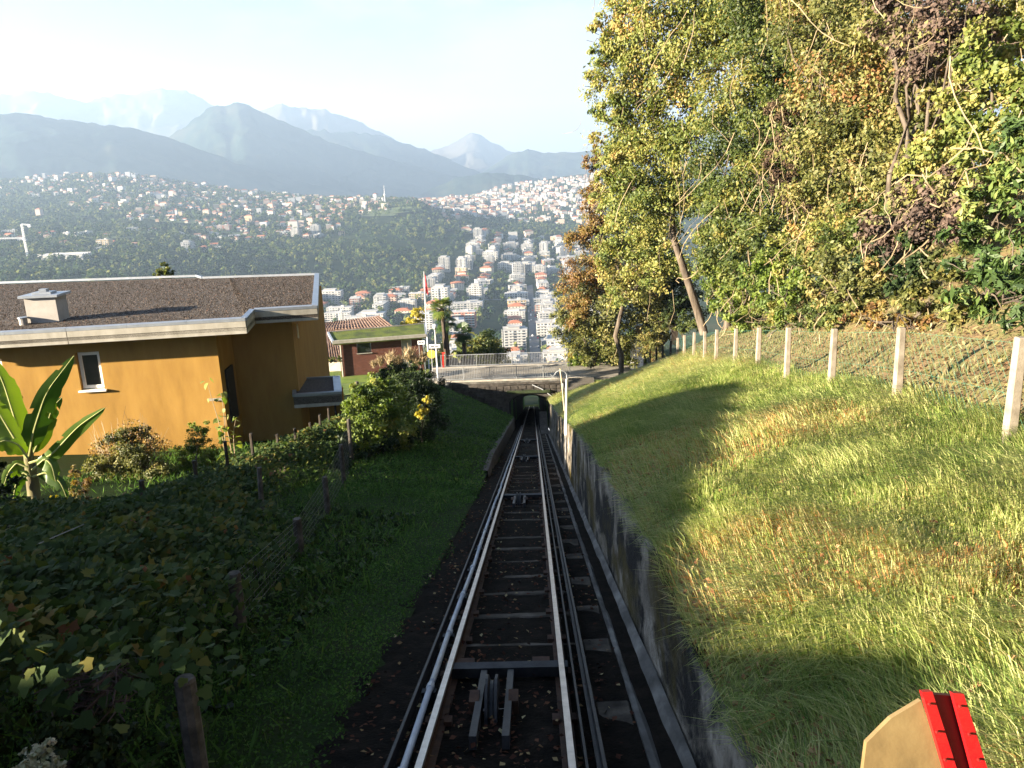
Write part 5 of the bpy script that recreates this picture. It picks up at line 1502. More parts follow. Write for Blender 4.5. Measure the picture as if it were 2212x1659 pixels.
# short grass and herbs on the hillside near the fence
def hill_grass(n):
    y = rng.uniform(5, 55, n); bx = rng.random(n) ** 1.3 * 8; x = crest_x(y) + .2 + bx
    return x, y
x, y = hill_grass(22000); z = ground_z(x, y); n = len(x)
P = np.stack([x, y, z + .06], 1)
V, Fq = leaves(P, rng.uniform(.08, .20, n), rng.normal(size=(n, 3)) * .5 + np.array([-.6, -.4, .3]), rng.normal(size=(n, 3)) * .5 + np.array([0, 0, 1.]), .16, .02)
o = npmesh('hillside_grass', V, Fq, LEAF('dry_short_grass', [(0, (.05, .065, .018)), (.5, (.11, .11, .035)), (1, (.20, .16, .075))], trans=.3), tint=np.repeat(np.clip(rng.random(n) * .8 + .1, 0, 1), 4)); tag(o, 'thin short grass growing between the leaf litter', 'grass', kind='stuff')
# leaves on the track
def xf_track(n):
    y = 3.2 + rng.random(n) ** 1.8 * 40; x = rng.uniform(-1.25, 1.04, n)
    k = rng.random(n) < np.where(fbm(x * 2.2, y * 1.1, 77) > .53, .95, .22)
    return x[k], y[k]
o = flat_leaves(7500, xf_track, lambda x, y: zt(y) - .07 + .0 * x, .052, lf_trackleaf, 'fallen_leaves', lift=.07, tilt=.3); tag(o, 'brown fallen leaves scattered between and beside the rails', 'leaves', kind='stuff')
# moss cushions between the sleepers
# ground cover of the left bank
def xf_left(n, y0, y1, pw=1.5, wid=3.2):
    y = y0 + rng.random(n) ** pw * (y1 - y0); x = -1.05 - rng.random(n) ** .9 * (wid + .3 + .05 * y)
    edge = -1.02 - .34 * fbm(y * 1.4, y * 0, 83)
    k = (x < edge) & (fbm(x * .8, y * .8, 85) + rng.random(n) * .5 > .52)
    return x[k], y[k]
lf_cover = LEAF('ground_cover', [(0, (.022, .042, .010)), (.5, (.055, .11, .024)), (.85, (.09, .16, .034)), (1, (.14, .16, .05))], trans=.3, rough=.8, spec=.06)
V0 = []
for (n, y0, y1, s_, pw) in ((88000, 2.8, 20, .034, 1.5), (34000, 18, 61.5, .085, 1.1)):
    x, y = xf_left(n, y0, y1, pw); n = len(x)
    lift = rng.random(n) * .14 * (.4 + fbm(x * 1.5, y * 1.5, 87) * 1.4)
    P = np.stack([x, y, ground_z(x, y) + lift], 1)
    nrm = np.array([-.1, -.5, .8]) + rng.normal(size=(n, 3)) * .55
    V0.append((leaves(P, s_ * rng.uniform(.6, 1.3, n), nrm, rng.normal(size=(n, 3)) + np.array([0, 0, .7]), .5, .05), np.clip(fbm(x, y, 88) * .8 + rng.normal(size=n) * .2, 0, 1)))
V = np.concatenate([q[0][0] for q in V0]); Fq = np.concatenate([V0[0][0][1], V0[1][0][1] + len(V0[0][0][0])])
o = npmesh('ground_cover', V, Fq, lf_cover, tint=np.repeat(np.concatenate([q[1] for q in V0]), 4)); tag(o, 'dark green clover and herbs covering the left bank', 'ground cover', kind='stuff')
# lawn beside the brick garage
m_lawn = M('lawn', [(.055, .09, .015), (.10, .15, .022), (.16, .17, .04)], scale=1.0, bump=.5, bscale=30)
lawn = grid_sheet('lawn', np.linspace(-32, -8.4, 60), np.arange(52, 67.4, .5), lambda x, y: np.where(y < 62.2, np.maximum(ground_z(x, np.minimum(y, 62.2)) + .03, DECK - 4), DECK + .02) + (fbm(x, y, 90) - .5) * .12 + .02, m_lawn)

# ------------------------------------------------------------------ garden on the left: vines, banana plant, shrubs
def gz_(x, y): return float(ground_z(x, y))
def left_plant(*a, **k): return plant(*a, hill=False, **k)
left_plant('variegated_shrub', 'sunlit variegated shrub by the house corner, yellow green at its top', 'shrub',
      [(775, 905, 52, 27), (800, 862, 46, 28), (840, 890, 58, 28.5), (765, 858, 30, 27.5), (790, 945, 50, 26.5), (850, 940, 50, 28), (820, 835, 30, 28.5)], .13, lf_bright, aspect=.5, dens=.8, trunk_r=.05, part='foliage')
left_plant('feathery_shrub', 'soft dark green feathery shrub on the left crest before the bridge', 'shrub',
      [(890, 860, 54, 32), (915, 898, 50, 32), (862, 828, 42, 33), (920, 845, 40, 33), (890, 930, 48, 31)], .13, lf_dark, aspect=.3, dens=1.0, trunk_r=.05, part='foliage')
left_plant('yellow_shrub', 'small bright yellow-leaved shrub at the edge of the feathery shrub', 'shrub',
      [(915, 884, 15, 30.2), (905, 897, 11, 30), (924, 866, 9, 30.4)], .13, lf_yellow, aspect=.5, dens=.8, trunk_r=.03, part='foliage')
left_plant('dark_shrub', 'dark purple-green shrub at the edge of the lawn', 'shrub',
      [(845, 800, 22, 54), (822, 812, 18, 53), (870, 806, 20, 54), (895, 795, 18, 56), (905, 815, 22, 52)], .16, lf_dark, dens=.9, trunk_r=.04, part='foliage')
left_plant('ivy_bank', 'dark ivy mass below the sunlit shrub on the left bank', 'ivy',
      [(780, 985, 40, 25.5), (830, 965, 40, 27), (740, 1010, 36, 23.5), (870, 955, 34, 28.5), (755, 960, 34, 26)], .13, lf_dark, dens=.7, trunk_r=.03, part='foliage')
left_plant('olive_shrub', 'twiggy olive shrub before the yellow facade', 'shrub',
      [(250, 1000, 52, 24.3), (300, 985, 56, 24.3), (215, 1010, 36, 24), (330, 1015, 40, 24), (275, 945, 40, 24.5), (245, 950, 28, 24.6), (310, 935, 26, 24.6)], .085, lf_olive, aspect=.6, dens=.62, trunk_r=.04, part='foliage', shell=.8)
tw = MB()
for _ in range(80):
    px = random.uniform(190, 372); py = random.uniform(930, 985)
    b = at(px * .55 + 275 * .45, 1010, 24.4); e = at(px, py - random.uniform(15, 55) * (1 - abs(px - 285) / 130), 24.4)
    tw.tube([b, lerp(b, e, .5) + rng.normal(size=3) * .05, e], [.012, .008, .004], 3, cap=False)
tr_ = [o for o in bpy.data.objects if o.name.startswith('olive_shrub')][0]
tag(tw.build('twigs', m_vinestem, tr_), kind='stuff')
P = []
for _ in range(1500):
    px = random.uniform(195, 370); k = 1 - abs(px - 285) / 130
    P.append(at(px + random.uniform(-6, 6), 985 - random.random() * 85 * k, 24.4 + random.uniform(-.4, .4)))
P = np.array(P)
V, Fq = leaves(P, rng.uniform(.04, .08, len(P)), rng.normal(size=(len(P), 3)) + np.array([-.5, -.5, .5]), rng.normal(size=(len(P), 3)), .6)
npmesh('sprigs', V, Fq, lf_rust, tint=np.repeat(rng.random(len(P)), 4), parent=tr_)['kind'] = 'stuff'
left_plant('lime_shrub', 'light yellow-green feathery shrub against the yellow wall', 'shrub',
      [(415, 965, 34, 25.2), (440, 935, 26, 25.3), (400, 1005, 30, 25), (455, 985, 26, 25.2), (425, 1030, 26, 24.8), (415, 920, 14, 25.3)], .075, lf_bright, aspect=.4, dens=.55, trunk_r=.025, part='foliage', shell=.8)
# tall sunflower-like plant with heart leaves at the wall corner
tp = empty('tall_herb', at(500, 1000, 24.6), 'tall thin plant with sparse heart-shaped leaves at the house corner', 'plant')
stm = MB()
tops = [(452, 828), (475, 850), (490, 900), (510, 905)]
spts = []
for (px, py) in tops:
    a, b = at(497 + (px - 480) * .2, 1010, 24.6), at(px, py, 24.6)
    pts = [lerp(a, b, q) + np.array([.05 * math.sin(q * 5 + px), 0, 0]) for q in np.linspace(0, 1, 7)]
    stm.tube(pts, list(np.linspace(.022, .008, 7)), 5); spts.append(pts)
stm.build('stem', m_vinestem, tp)
leaf_me = None
def heart_mesh(s=1.0):
    v = [(0, 0, 0), (.30, -.08, .03), (.50, .16, .06), (.40, .55, .03), (0, 1.0, -.12), (-.40, .55, .03), (-.50, .16, .06), (-.30, -.08, .03), (0, .45, -.04)]
    f = [(8, 0, 1), (8, 1, 2), (8, 2, 3), (8, 3, 4), (8, 4, 5), (8, 5, 6), (8, 6, 7), (8, 7, 0)]
    me = bpy.data.meshes.new('leaf'); me.from_pydata([tuple(c * s for c in q) for q in v], [], f)
    a_ = me.attributes.new('tint', 'FLOAT', 'POINT'); a_.data.foreach_set('value', np.full(9, .55, np.float32)); me.update()
    return me
hm = [heart_mesh(), heart_mesh(), heart_mesh()]
for i, q in enumerate(hm):
    q.materials.append(lf_bright if i < 2 else lf_yellowgreen); q.attributes['tint'].data.foreach_set('value', np.full(9, (.35, .7, .5)[i], np.float32))
for k in range(58):
    pts = random.choice(spts); p = random.choice(pts[1:]) + rng.normal(size=3) * .10
    o = link('leaf', random.choice(hm), None, tp); o.location = (p - np.array(tp.location)).tolist()
    o.rotation_euler = (random.uniform(-1.4, .2), random.uniform(-.6, .6), random.uniform(0, 6.28)); s_ = random.uniform(.13, .24); o.scale = (s_, s_, s_)

# banana plant
m_banana = LEAF('banana_leaf', [(0, (.03, .065, .012)), (.5, (.07, .13, .02)), (1, (.15, .21, .03))], trans=.42, rough=.4, spec=.4)
m_midrib = M('banana_rib', [(.25, .27, .09), (.38, .38, .16)], scale=6, bump=0)
D0 = 19.0
bb = at(75, 1092, D0); bb[2] = gz_(bb[0], bb[1]) - .1
ban = empty('banana_plant', bb, 'banana plant with broad torn leaves in front of the yellow facade', 'banana plant')
MB().tube([bb, at(70, 1040, D0), at(62, 985, D0), at(58, 955, D0)], [.16, .14, .11, .07], 10).build('stalk', M('banana_stalk', [(.07, .05, .03), (.16, .15, .06)], scale=5, stretch=(1, 1, .3), bump=.3), ban, smooth=True)
def banana_leaf(pts_px, wpx, tint, d=(0, 0), gaps=2, hang=.25):
    """midrib through the given points; the blade is cut by a few tears"""
    n = 22
    t_ = np.linspace(0, 1, len(pts_px)); q = np.linspace(0, 1, n)
    PX = np.interp(q, t_, [p[0] for p in pts_px]); PY = np.interp(q, t_, [p[1] for p in pts_px])
    # smooth the polyline a little
    for _ in range(3):
        PX[1:-1] = (PX[:-2] + PX[1:-1] * 2 + PX[2:]) / 4; PY[1:-1] = (PY[:-2] + PY[1:-1] * 2 + PY[2:]) / 4
    P = np.array([at(a, b, D0 + d[0] + (d[1] - d[0]) * s_) for a, b, s_ in zip(PX, PY, q)])
    w = wpx * D0 / F_PX * np.clip(np.sin(np.clip((q - .12) / .88, 0, 1) ** .75 * math.pi), 0, 1) ** .6
    tan = unit(np.gradient(P, axis=0)); view = unit(P - CAM)
    side = unit(np.cross(tan, view) + np.array([0, 0, 0.0]))
    nrm = np.cross(side, tan)
    rows = []
    for s_, m_ in ((-1, hang), (-.5, hang * .4), (0, 0), (.5, hang * .4), (1, hang)):
        ww = w * s_ * (1 + .06 * rng.normal(size=n))
        rows.append(P + side * ww[:, None] - np.array([0, 0, 1.]) * (np.abs(ww) * m_)[:, None] + nrm * (np.abs(ww) * .12)[:, None])
    V = np.stack(rows, 1).reshape(-1, 3)
    Fq = [(i * 5 + j, i * 5 + j + 1, (i + 1) * 5 + j + 1, (i + 1) * 5 + j) for i in range(n - 1) for j in range(4)]
    tears = {(random.randint(7, n - 3), random.choice([0, 3])) for _ in range(gaps)}
    Fq = [f for f in Fq if (f[0] // 5, f[0] % 5) not in tears]
    tv_ = np.clip(tint + (fbm(V[:, 0] * 5, V[:, 2] * 5, 7) - .5) * .25, 0, 1)
    o = npmesh('leaf', V, Fq, m_banana, tint=tv_, smooth=True, parent=ban)
    MB().tube([p - nrm[i] * .01 for i, p in enumerate(P)], list(np.linspace(.028, .006, n)), 5).build('midrib', m_midrib, o)
banana_leaf([(62, 985), (72, 930), (98, 850), (160, 768)], 24, .15, (-.1, -.5), 3)
banana_leaf([(64, 1000), (110, 985), (170, 920), (228, 880)], 15, .55, (-.1, -.4), 2)
banana_leaf([(58, 985), (30, 900), (8, 830), (-20, 770)], 26, .85, (0, -.2), 2)
banana_leaf([(56, 990), (20, 930), (-10, 880), (-40, 850)], 22, .8, (-.3, -.6), 3)
banana_leaf([(60, 990), (40, 960), (10, 950), (-25, 968)], 18, .7, (-.4, -.8), 3, .5)
banana_leaf([(64, 985), (88, 925), (112, 880), (134, 858)], 16, .25, (.3, .5), 4, .4)
banana_leaf([(66, 990), (85, 950), (105, 905), (118, 862)], 17, .75, (.2, .2), 2)
banana_leaf([(70, 1015), (98, 990), (112, 1005), (120, 1040)], 16, .6, (-.2, -.3), 3, .5)
banana_leaf([(60, 1010), (36, 1000), (18, 1020), (8, 1050)], 16, .7, (-.3, -.5), 3, .5)
banana_leaf([(72, 1030), (100, 1020), (130, 1040), (146, 1080)], 13, .2, (-.2, -.2), 3, .5)
banana_leaf([(66, 1030), (50, 1020), (34, 1045), (28, 1080)], 12, .45, (-.2, -.3), 3, .5)
left_plant('flower_clump', 'reddish flowering garden plant beside the banana stalk', 'plant', [(180, 1050, 24, 20), (165, 1020, 16, 20), (190, 1085, 20, 19.6)], .07, lf_rust, aspect=.3, dens=.5, trunk_r=.015, part='foliage')
left_plant('flower_clump', 'yellowish drooping flower stalks at the foot of the banana plant', 'plant', [(140, 1090, 18, 18.5), (160, 1100, 16, 18.3), (120, 1078, 12, 18.6)], .06, lf_yellow, aspect=.25, dens=.35, trunk_r=.012, part='foliage')
left_plant('garden_bush', 'dark bush at the left edge below the banana leaves', 'bush', [(0, 1050, 50, 17), (-30, 1100, 60, 16), (20, 1130, 40, 15.5)], .11, lf_dark, dens=.8, trunk_r=.03, part='foliage')

# vine rows: stakes, stems and a canopy of lobed leaves
def vine_leaf_mesh(t_):
    pts = []
    for k, (r_, a) in enumerate(((.12, -90), (.50, -52), (.42, -25), (.62, 8), (.42, 32), (.70, 62), (.48, 78), (.80, 90))):
        pts.append((r_ * math.cos(math.radians(a)), r_ * math.sin(math.radians(a)) + .35))
    out_ = [(x, y, .10 * abs(x) * 1.5 - .06 * y) for x, y in pts] + [(-x, y, .10 * abs(x) * 1.5 - .06 * y) for x, y in reversed(pts[1:-1])]
    v = out_ + [(0, .35, -.04)]; n = len(out_)
    me = bpy.data.meshes.new('leaf'); me.from_pydata(v, [], [(n, i, (i + 1) % n) for i in range(n)])
    a_ = me.attributes.new('tint', 'FLOAT', 'POINT'); a_.data.foreach_set('value', np.full(n + 1, t_, np.float32)); me.update()
    me.materials.append(lf_vine)
    return me
vmes = [vine_leaf_mesh(t_) for t_ in (.1, .25, .35, .45, .55, .65, .72, .8, .9, 1.0)]
row_pts = [(4.6, -3.7, 1.5), (8.5, -4.9, 1.36), (12, -6.0, 1.12), (16, -7.1, 1.0), (20, -7.4, 1.15), (25, -7.4, 1.55), (31, -7.2, 2.0)]
ry = [r[0] for r in row_pts]
def row_x(y): return np.interp(y, ry, [r[1] for r in row_pts])
def row_h(y): return np.interp(y, ry, [r[2] for r in row_pts])
vine = empty('vine_row', (row_x(7), 7, gz_(row_x(7), 7)), 'long row of grape vines on stakes climbing past the yellow house', 'grape vines')
def canopy(n, y0, y1, wid):
    y = y0 + rng.random(n) * (y1 - y0)
    off_ = rng.normal(size=n) * wid * (.7 + .5 * fbm(y * .8, y * 0, 95))
    x = row_x(y) + off_ + .3
    hh = row_h(y) + (fbm(x * 1.2, y * 1.2, 96) - .5) * .7 - np.abs(off_) ** 1.6 * .22 - rng.random(n) ** 1.6 * .42
    z = zt(y) + hh
    k = z > ground_z(x, y) + .25
    return x[k], y[k], z[k]
x, y, z = canopy(300, 4.2, 10.5, .75)
for i in range(len(x)):
    o = link('leaf', vmes[min(9, int(abs(rng.normal()) * 3.2) if rng.random() < .8 else rng.integers(0, 10))], None, vine)
    o.location = (x[i] - vine.location.x, y[i] - vine.location.y, z[i] + .05 - vine.location.z)
    o.rotation_euler = (rng.normal() * .5 - .35, rng.normal() * .4, rng.uniform(0, 6.28)); s_ = rng.uniform(.08, .14); o.scale = (s_, s_, s_)
LOBE = np.array([(0, -.10), (.36, -.18), (.52, .28), (.30, .42), (.24, .66), (0, .92), (-.24, .66), (-.30, .42), (-.52, .28), (-.36, -.18)])
def lobed(C, size, nrm, dr):
    n = len(C); nrm = unit(nrm); dr = unit(dr - nrm * np.sum(dr * nrm, 1, keepdims=True)); sd = np.cross(nrm, dr); s = size[:, None, None]
    cup = rng.uniform(.05, .35, n)[:, None, None]
    V = C[:, None] + s * (sd[:, None] * LOBE[None, :, :1] + dr[:, None] * (LOBE[None, :, 1:] - .3) - nrm[:, None] * (LOBE[None, :, :1] ** 2 + (LOBE[None, :, 1:] - .3) ** 2) * cup)
    V = np.concatenate([V, C[:, None]], 1); m = len(LOBE)
    Ft = np.stack([np.full(m, m), np.arange(m), (np.arange(m) + 1) % m], 1)
    return V.reshape(-1, 3), (np.arange(n)[:, None, None] * (m + 1) + Ft[None]).reshape(-1, 3), m + 1
def vine_mass(name, parent, n, y0, y1, wid, s0, s1):
    x, y, z = canopy(n, y0, y1, wid); n = len(x)
    P = np.stack([x, y, z], 1)
    V, Fq, m = lobed(P, rng.uniform(s0, s1, n), np.array([-.3, -.3, 1.]) + rng.normal(size=(n, 3)) * .55, rng.normal(size=(n, 3)) + np.array([0, 0, -.4]))
    ct = fbm(x * 1.5, y * 1.5, 97)
    o = npmesh(name, V, Fq, lf_vine, tint=np.repeat(np.clip(ct * .9 - .05 + rng.normal(size=n) * .17, 0, 1), m), parent=parent); o['kind'] = 'stuff'
vine_mass('foliage', vine, 10500, 3.6, 10.5, .75, .05, .105)
vine_mass('foliage', vine, 12500, 10.5, 32, .85, .07, .125)
for (px, pt_, pb, d) in ((302, 1044, 1100, 13), (417, 1001, 1060, 17), (484, 959, 1015, 19.5), (540, 942, 1000, 21.5), (597, 944, 975, 23.5), (635, 931, 960, 25.5), (668, 919, 945, 27), (689, 902, 925, 28.5), (708, 888, 915, 30)):
    a = at(px, pt_ - 6, d); g_ = gz_(a[0], a[1]) - .1
    MB().tube([(a[0], a[1], g_), (a[0] + .02, a[1], a[2])], .045, 6).build('stake', m_woodpost, vine)
for yv in np.arange(4.6, 31, 1.5):
    xv = float(row_x(yv)) + random.uniform(-.2, .3); g_ = gz_(xv, yv) - .05; hz_2 = float(zt(yv) + row_h(yv)) - .25
    pts = [(xv + random.uniform(-.08, .08), yv, g_), (xv + random.uniform(-.15, .15), yv + random.uniform(-.1, .1), lerp([g_], [hz_2], .5)[0]), (xv + random.uniform(-.2, .2), yv, hz_2), (xv + random.uniform(-.3, .3), yv + .3, hz_2 - .12)]
    MB().tube(pts, [.055, .045, .035, .02], 6).build('vine_stem', m_bark, vine)
for hgt in (-.12, -.45):
    wv_ = MB().tube([(float(row_x(q)), q, float(zt(q) + row_h(q)) + hgt) for q in np.arange(4.2, 31, 1.5)], .006, 3, cap=False); wv_.build('wire', m_mesh, vine)
# second row nearer the house
row2 = empty('vine_row', (-9.2, 9, gz_(-9.2, 9)), 'second, lower row of vines at the left edge below the banana plant', 'grape vines')
def canopy2(n):
    y = rng.uniform(7, 15, n); x = -6.6 - .33 * (y - 7) + rng.normal(size=n) * .5
    z = zt(y) + .78 + (fbm(x * 1.2, y * 1.2, 98) - .5) * .5 - rng.random(n) ** 1.5 * .5
    return x, y, z
x, y, z = canopy2(3800); n = len(x)
V, Fq = leaves(np.stack([x, y, z], 1), rng.uniform(.09, .16, n), np.array([-.3, -.3, 1.]) + rng.normal(size=(n, 3)) * .5, rng.normal(size=(n, 3)), .9, .1)
npmesh('foliage', V, Fq, lf_vine, tint=np.repeat(np.clip(fbm(x, y, 99) * .8 + rng.normal(size=n) * .15, 0, 1), 4), parent=row2)['kind'] = 'stuff'
for yv in np.arange(7.3, 15, 1.5):
    xv = -6.6 - .33 * (yv - 7); MB().tube([(xv, yv, gz_(xv, yv) - .1), (xv, yv, float(zt(yv)) + .7)], [.05, .035], 6).build('vine_stem', m_bark, row2)
# trellis posts and diagonal branches under the canopy
for (px, py, px2, py2, d, r_) in ((560, 1010, 566, 1170, 16, .06),):
    a, b = at(px, py, d), at(px2, py2, d + .3); b[2] = min(b[2], gz_(b[0], b[1]) + .1)
    MB().tube([b, lerp(a, b, .5) + rng.normal(size=3) * .03, a], [r_, r_ * .9, r_ * .8], 7).build('trellis_post', m_stub, vine)
# rough herbs and tall grass under and beside the vines
def tuft_field(name, label, n, xr, yr, hmin, hmax, mat, wid=.008):
    x = rng.uniform(*xr, n); y = rng.uniform(*yr, n)
    k = (x < -1.7) & (fbm(x * .7, y * .7, 101) + rng.random(n) * .3 > .5); x, y = x[k], y[k]; n = len(x)
    z = ground_z(x, y); h = rng.uniform(hmin, hmax, n)
    P = np.stack([x, y, z + h * .4], 1)
    V, Fq = leaves(P, h, rng.normal(size=(n, 3)), rng.normal(size=(n, 3)) * .45 + np.array([0, 0, 1.]), wid, .02)
    o = npmesh(name, V, Fq, mat, tint=np.repeat(rng.random(n), 4)); tag(o, label, 'grass', kind='stuff')
tuft_field('garden_grass', 'dim rough grass under the vines', 26000, (-14, -1.7), (4, 30), .10, .32, lf_cover, .09)
tuft_field('garden_herbs', 'leafy weeds between vines and track', 9000, (-6, -2.2), (3, 16), .08, .2, lf_dark, .6)
# ivy-covered stump with dead twigs in the near left corner
ivy = plant('ivy_stump', 'old stump smothered in dark ivy with dead twigs on top, lower left corner', 'stump',
      [(165, 1580, 85, 4.9), (205, 1540, 60, 5.1), (110, 1650, 75, 4.6), (220, 1610, 70, 4.9), (185, 1510, 42, 5.2)], .055, lf_dark, aspect=.8, droop=.6, dens=.6, trunk_r=.12, part='ivy_leaves', hill=False)
tw = MB()
for _ in range(90):
    c_ = at(random.uniform(120, 265), random.uniform(1440, 1530), 4.95 + random.uniform(-.2, .1))
    dv = rng.normal(size=3); dv[2] = abs(dv[2]) * .25 + .05; dv /= np.linalg.norm(dv); ln = random.uniform(.12, .34)
    tw.tube([c_ - dv * ln * .5, c_ + rng.normal(size=3) * .03, c_ + dv * ln * .5 + (0, 0, -.03)], [.005, .005, .002], 4, cap=False)
tag(tw.build('twigs', M('dead_twig', [(.03, .02, .018), (.075, .05, .045)], scale=8, bump=0), ivy), kind='stuff')
plant('pale_ivy', 'pale variegated ivy leaves catching light in the lower left corner', 'ivy',
      [(90, 1620, 32, 4.35), (70, 1655, 34, 4.2), (115, 1650, 26, 4.35)], .035, LEAF('pale_ivy_leaf', [(0, (.10, .12, .04)), (.5, (.30, .30, .18)), (1, (.55, .50, .38))], trans=.2), aspect=.8, dens=.45, trunk_r=.012, part='foliage', hill=False)

# ------------------------------------------------------------------ palms and bushes beyond the bridge road
m_palmtrunk = M('palm_trunk', [(.03, .022, .016), (.075, .055, .04)], scale=7, bump=.8, bscale=14)
lf_palm = LEAF('palm_fan', [(0, (.018, .04, .010)), (.5, (.05, .09, .018)), (.85, (.11, .15, .03)), (1, (.22, .20, .06))], trans=.3, rough=.4, spec=.4)
def palm(px, py, d, zbase, R, label, seed, tb):
    top = at(px, py, d); b = np.array([top[0] + .1, top[1], zbase])
    t = empty('fan_palm', b, label, 'palm', 'fan palms behind the bridge road')
    MB().tube([b, lerp(b, top, .5) + np.array([.06, 0, 0]), top], [.22, .19, .17], 9).build('trunk', m_palmtrunk, t)
    r_ = np.random.default_rng(seed)
    for k in range(34):
        el_ = r_.uniform(-.9, 1.25); az_ = r_.uniform(0, 6.28)
        dv = np.array([math.cos(el_) * math.cos(az_), math.cos(el_) * math.sin(az_), math.sin(el_)])
        hub = top + dv * R * .5 + (0, 0, .15)
        sd = np.cross(dv, [0, 0, 1.]); sd /= np.linalg.norm(sd) + 1e-9; up_ = np.cross(sd, dv)
        Vs, Fs, Ts = [], [], []; q = 15
        for j in range(q):
            a = (j / (q - 1) - .5) * 3.9
            ld = dv * math.cos(a) + sd * math.sin(a)
            tip = hub + ld * R * .55 * r_.uniform(.85, 1.05) - np.array([0, 0, R * .13])
            mid = hub + ld * R * .3
            wv = np.cross(ld, up_); wv = wv / (np.linalg.norm(wv) + 1e-9) * R * .035
            n0 = len(Vs); Vs += [hub, mid + wv, tip, mid - wv]; Fs.append((n0, n0 + 1, n0 + 2, n0 + 3)); Ts += [tb + r_.uniform(-.15, .25)] * 4
        o = npmesh('frond', Vs, Fs, lf_palm, tint=np.clip(Ts, 0, 1), parent=t)
        MB().tube([top, hub], [.018, .012], 4, cap=False).build('leaf_stalk', m_palmtrunk, o)
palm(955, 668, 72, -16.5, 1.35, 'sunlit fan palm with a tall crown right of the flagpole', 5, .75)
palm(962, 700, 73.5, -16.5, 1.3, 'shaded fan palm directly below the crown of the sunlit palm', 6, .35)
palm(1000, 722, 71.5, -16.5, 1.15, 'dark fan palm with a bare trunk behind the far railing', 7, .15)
plant('bush', 'round sunlit green bush behind the far railing right of the palms', 'bush', [(1050, 752, 40, 76), (1020, 762, 30, 75), (1080, 768, 28, 77), (1010, 775, 22, 74)], .2, lf_green, dens=.9, trunk_r=.06, part='foliage', hill=False, base=at(1050, 790, 76))
plant('bush', 'yellow-leaved small tree behind the flagpole', 'tree', [(895, 690, 24, 79), (905, 672, 18, 79), (880, 700, 18, 79)], .2, lf_yellow, dens=.6, trunk_r=.05, part='foliage', hill=False, base=at(895, 720, 79))
plant('dark_shrub', 'dark evergreen beside the yellow house, left of the tiled roof', 'shrub', [(662, 715, 18, 56), (668, 740, 22, 56), (655, 765, 20, 55), (672, 690, 12, 56)], .16, lf_dark, dens=1., trunk_r=.05, part='foliage', hill=False, base=at(662, 790, 56))
plant('hedge', 'low green hedge below the tiled roof of the rear house', 'hedge', [(690, 778, 13, 63), (712, 776, 13, 63), (670, 782, 13, 62), (733, 776, 8, 64)], .12, lf_green, dens=1., trunk_r=.02, part='foliage', hill=False, base=at(700, 792, 63))
plant('palm_crown', 'dark leafy treetop rising just behind the roof edge', 'tree', [(355, 586, 17, 58), (345, 592, 12, 58), (367, 592, 12, 58)], .22, lf_green, dens=1., trunk_r=.08, part='crown', hill=False, base=at(355, 640, 58))
for k, (px, py, s_) in enumerate(((822, 780, 9), (845, 774, 12), (862, 778, 10), (885, 768, 15), (900, 780, 10), (935 - 20, 772, 10), (808, 786, 7))):
    b = at(px, py + s_, 60.5)
    t = empty('ornamental_grass', b, 'beige tuft of ornamental grass before the garage, ' + ('second from the left', 'between the window and the door', 'left of the tallest tuft', 'the tallest one', 'right of the tallest tuft', 'last on the right', 'smallest at the left')[k], 'ornamental grass', 'ornamental grasses before the garage')
    n = 150; dr = rng.normal(size=(n, 3)) * .35 + np.array([0, 0, 1.]); h = s_ * 2.2 * 60 / F_PX
    V, Fq = leaves(b + dr * h * .45, np.full(n, h), rng.normal(size=(n, 3)), dr, .07, .02)
    npmesh('blades', V, Fq, LEAF('plume', [(0, (.16, .13, .06)), (1, (.42, .32, .2))], trans=.3) if k == 0 else bpy.data.materials['plume'], tint=np.repeat(rng.random(n), 4), parent=t)['kind'] = 'stuff'

# ------------------------------------------------------------------ the car the picture is taken from
m_cream = M('cream_and_reflection', [(.095, .066, .03), (.15, .105, .046), (.18, .13, .058)], scale=9, dist=.6, rough=.45, bump=.05)
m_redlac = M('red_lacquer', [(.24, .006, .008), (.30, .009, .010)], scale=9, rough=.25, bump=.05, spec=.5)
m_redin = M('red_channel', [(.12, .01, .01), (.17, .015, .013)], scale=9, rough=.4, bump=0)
car = empty('funicular_car', (0, -.2, .1), 'funicular car the view is taken from, with red and cream slabs at lower right imitating a window reflection', 'funicular car')
def cz(px, py, d): return at(px, py, d)
d1 = 1.02
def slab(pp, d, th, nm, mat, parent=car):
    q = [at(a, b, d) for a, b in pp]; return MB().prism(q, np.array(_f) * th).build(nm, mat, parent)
slab([(1992, 1495), (2014, 1494), (2080, 1700), (2052, 1700)], d1 - .004, .008, 'reflection_frame', m_redlac)  # solid slabs added to imitate red and cream reflected in the car window
slab([(2016, 1500), (2056, 1503), (2110, 1700), (2082, 1700)], d1 + .008, .008, 'reflection_channel', m_redin)
slab([(2058, 1497), (2082, 1499), (2146, 1700), (2112, 1700)], d1 - .004, .008, 'reflection_frame', m_redlac)
slab([(1860, 1700), (1872, 1605), (1925, 1552), (1935, 1546), (1990, 1513), (2051, 1700)], d1 + .006, .008, 'cream_and_reflection', m_cream)
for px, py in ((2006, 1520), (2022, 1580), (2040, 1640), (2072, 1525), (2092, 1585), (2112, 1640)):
    q = at(px, py, d1 - .006); MB().tube([q, q - _f * .004], .0016, 6).build('bolt', m_redin, car)  # invented detail on the reflection slabs
MB().box((-1.05, -7.5, .55), (1.05, .3, .65)).build('floor', m_dark_steel, car)
MB().box((-1.1, -7.5, 3.35), (1.1, -.25, 3.45)).build('roof', m_redlac, car)
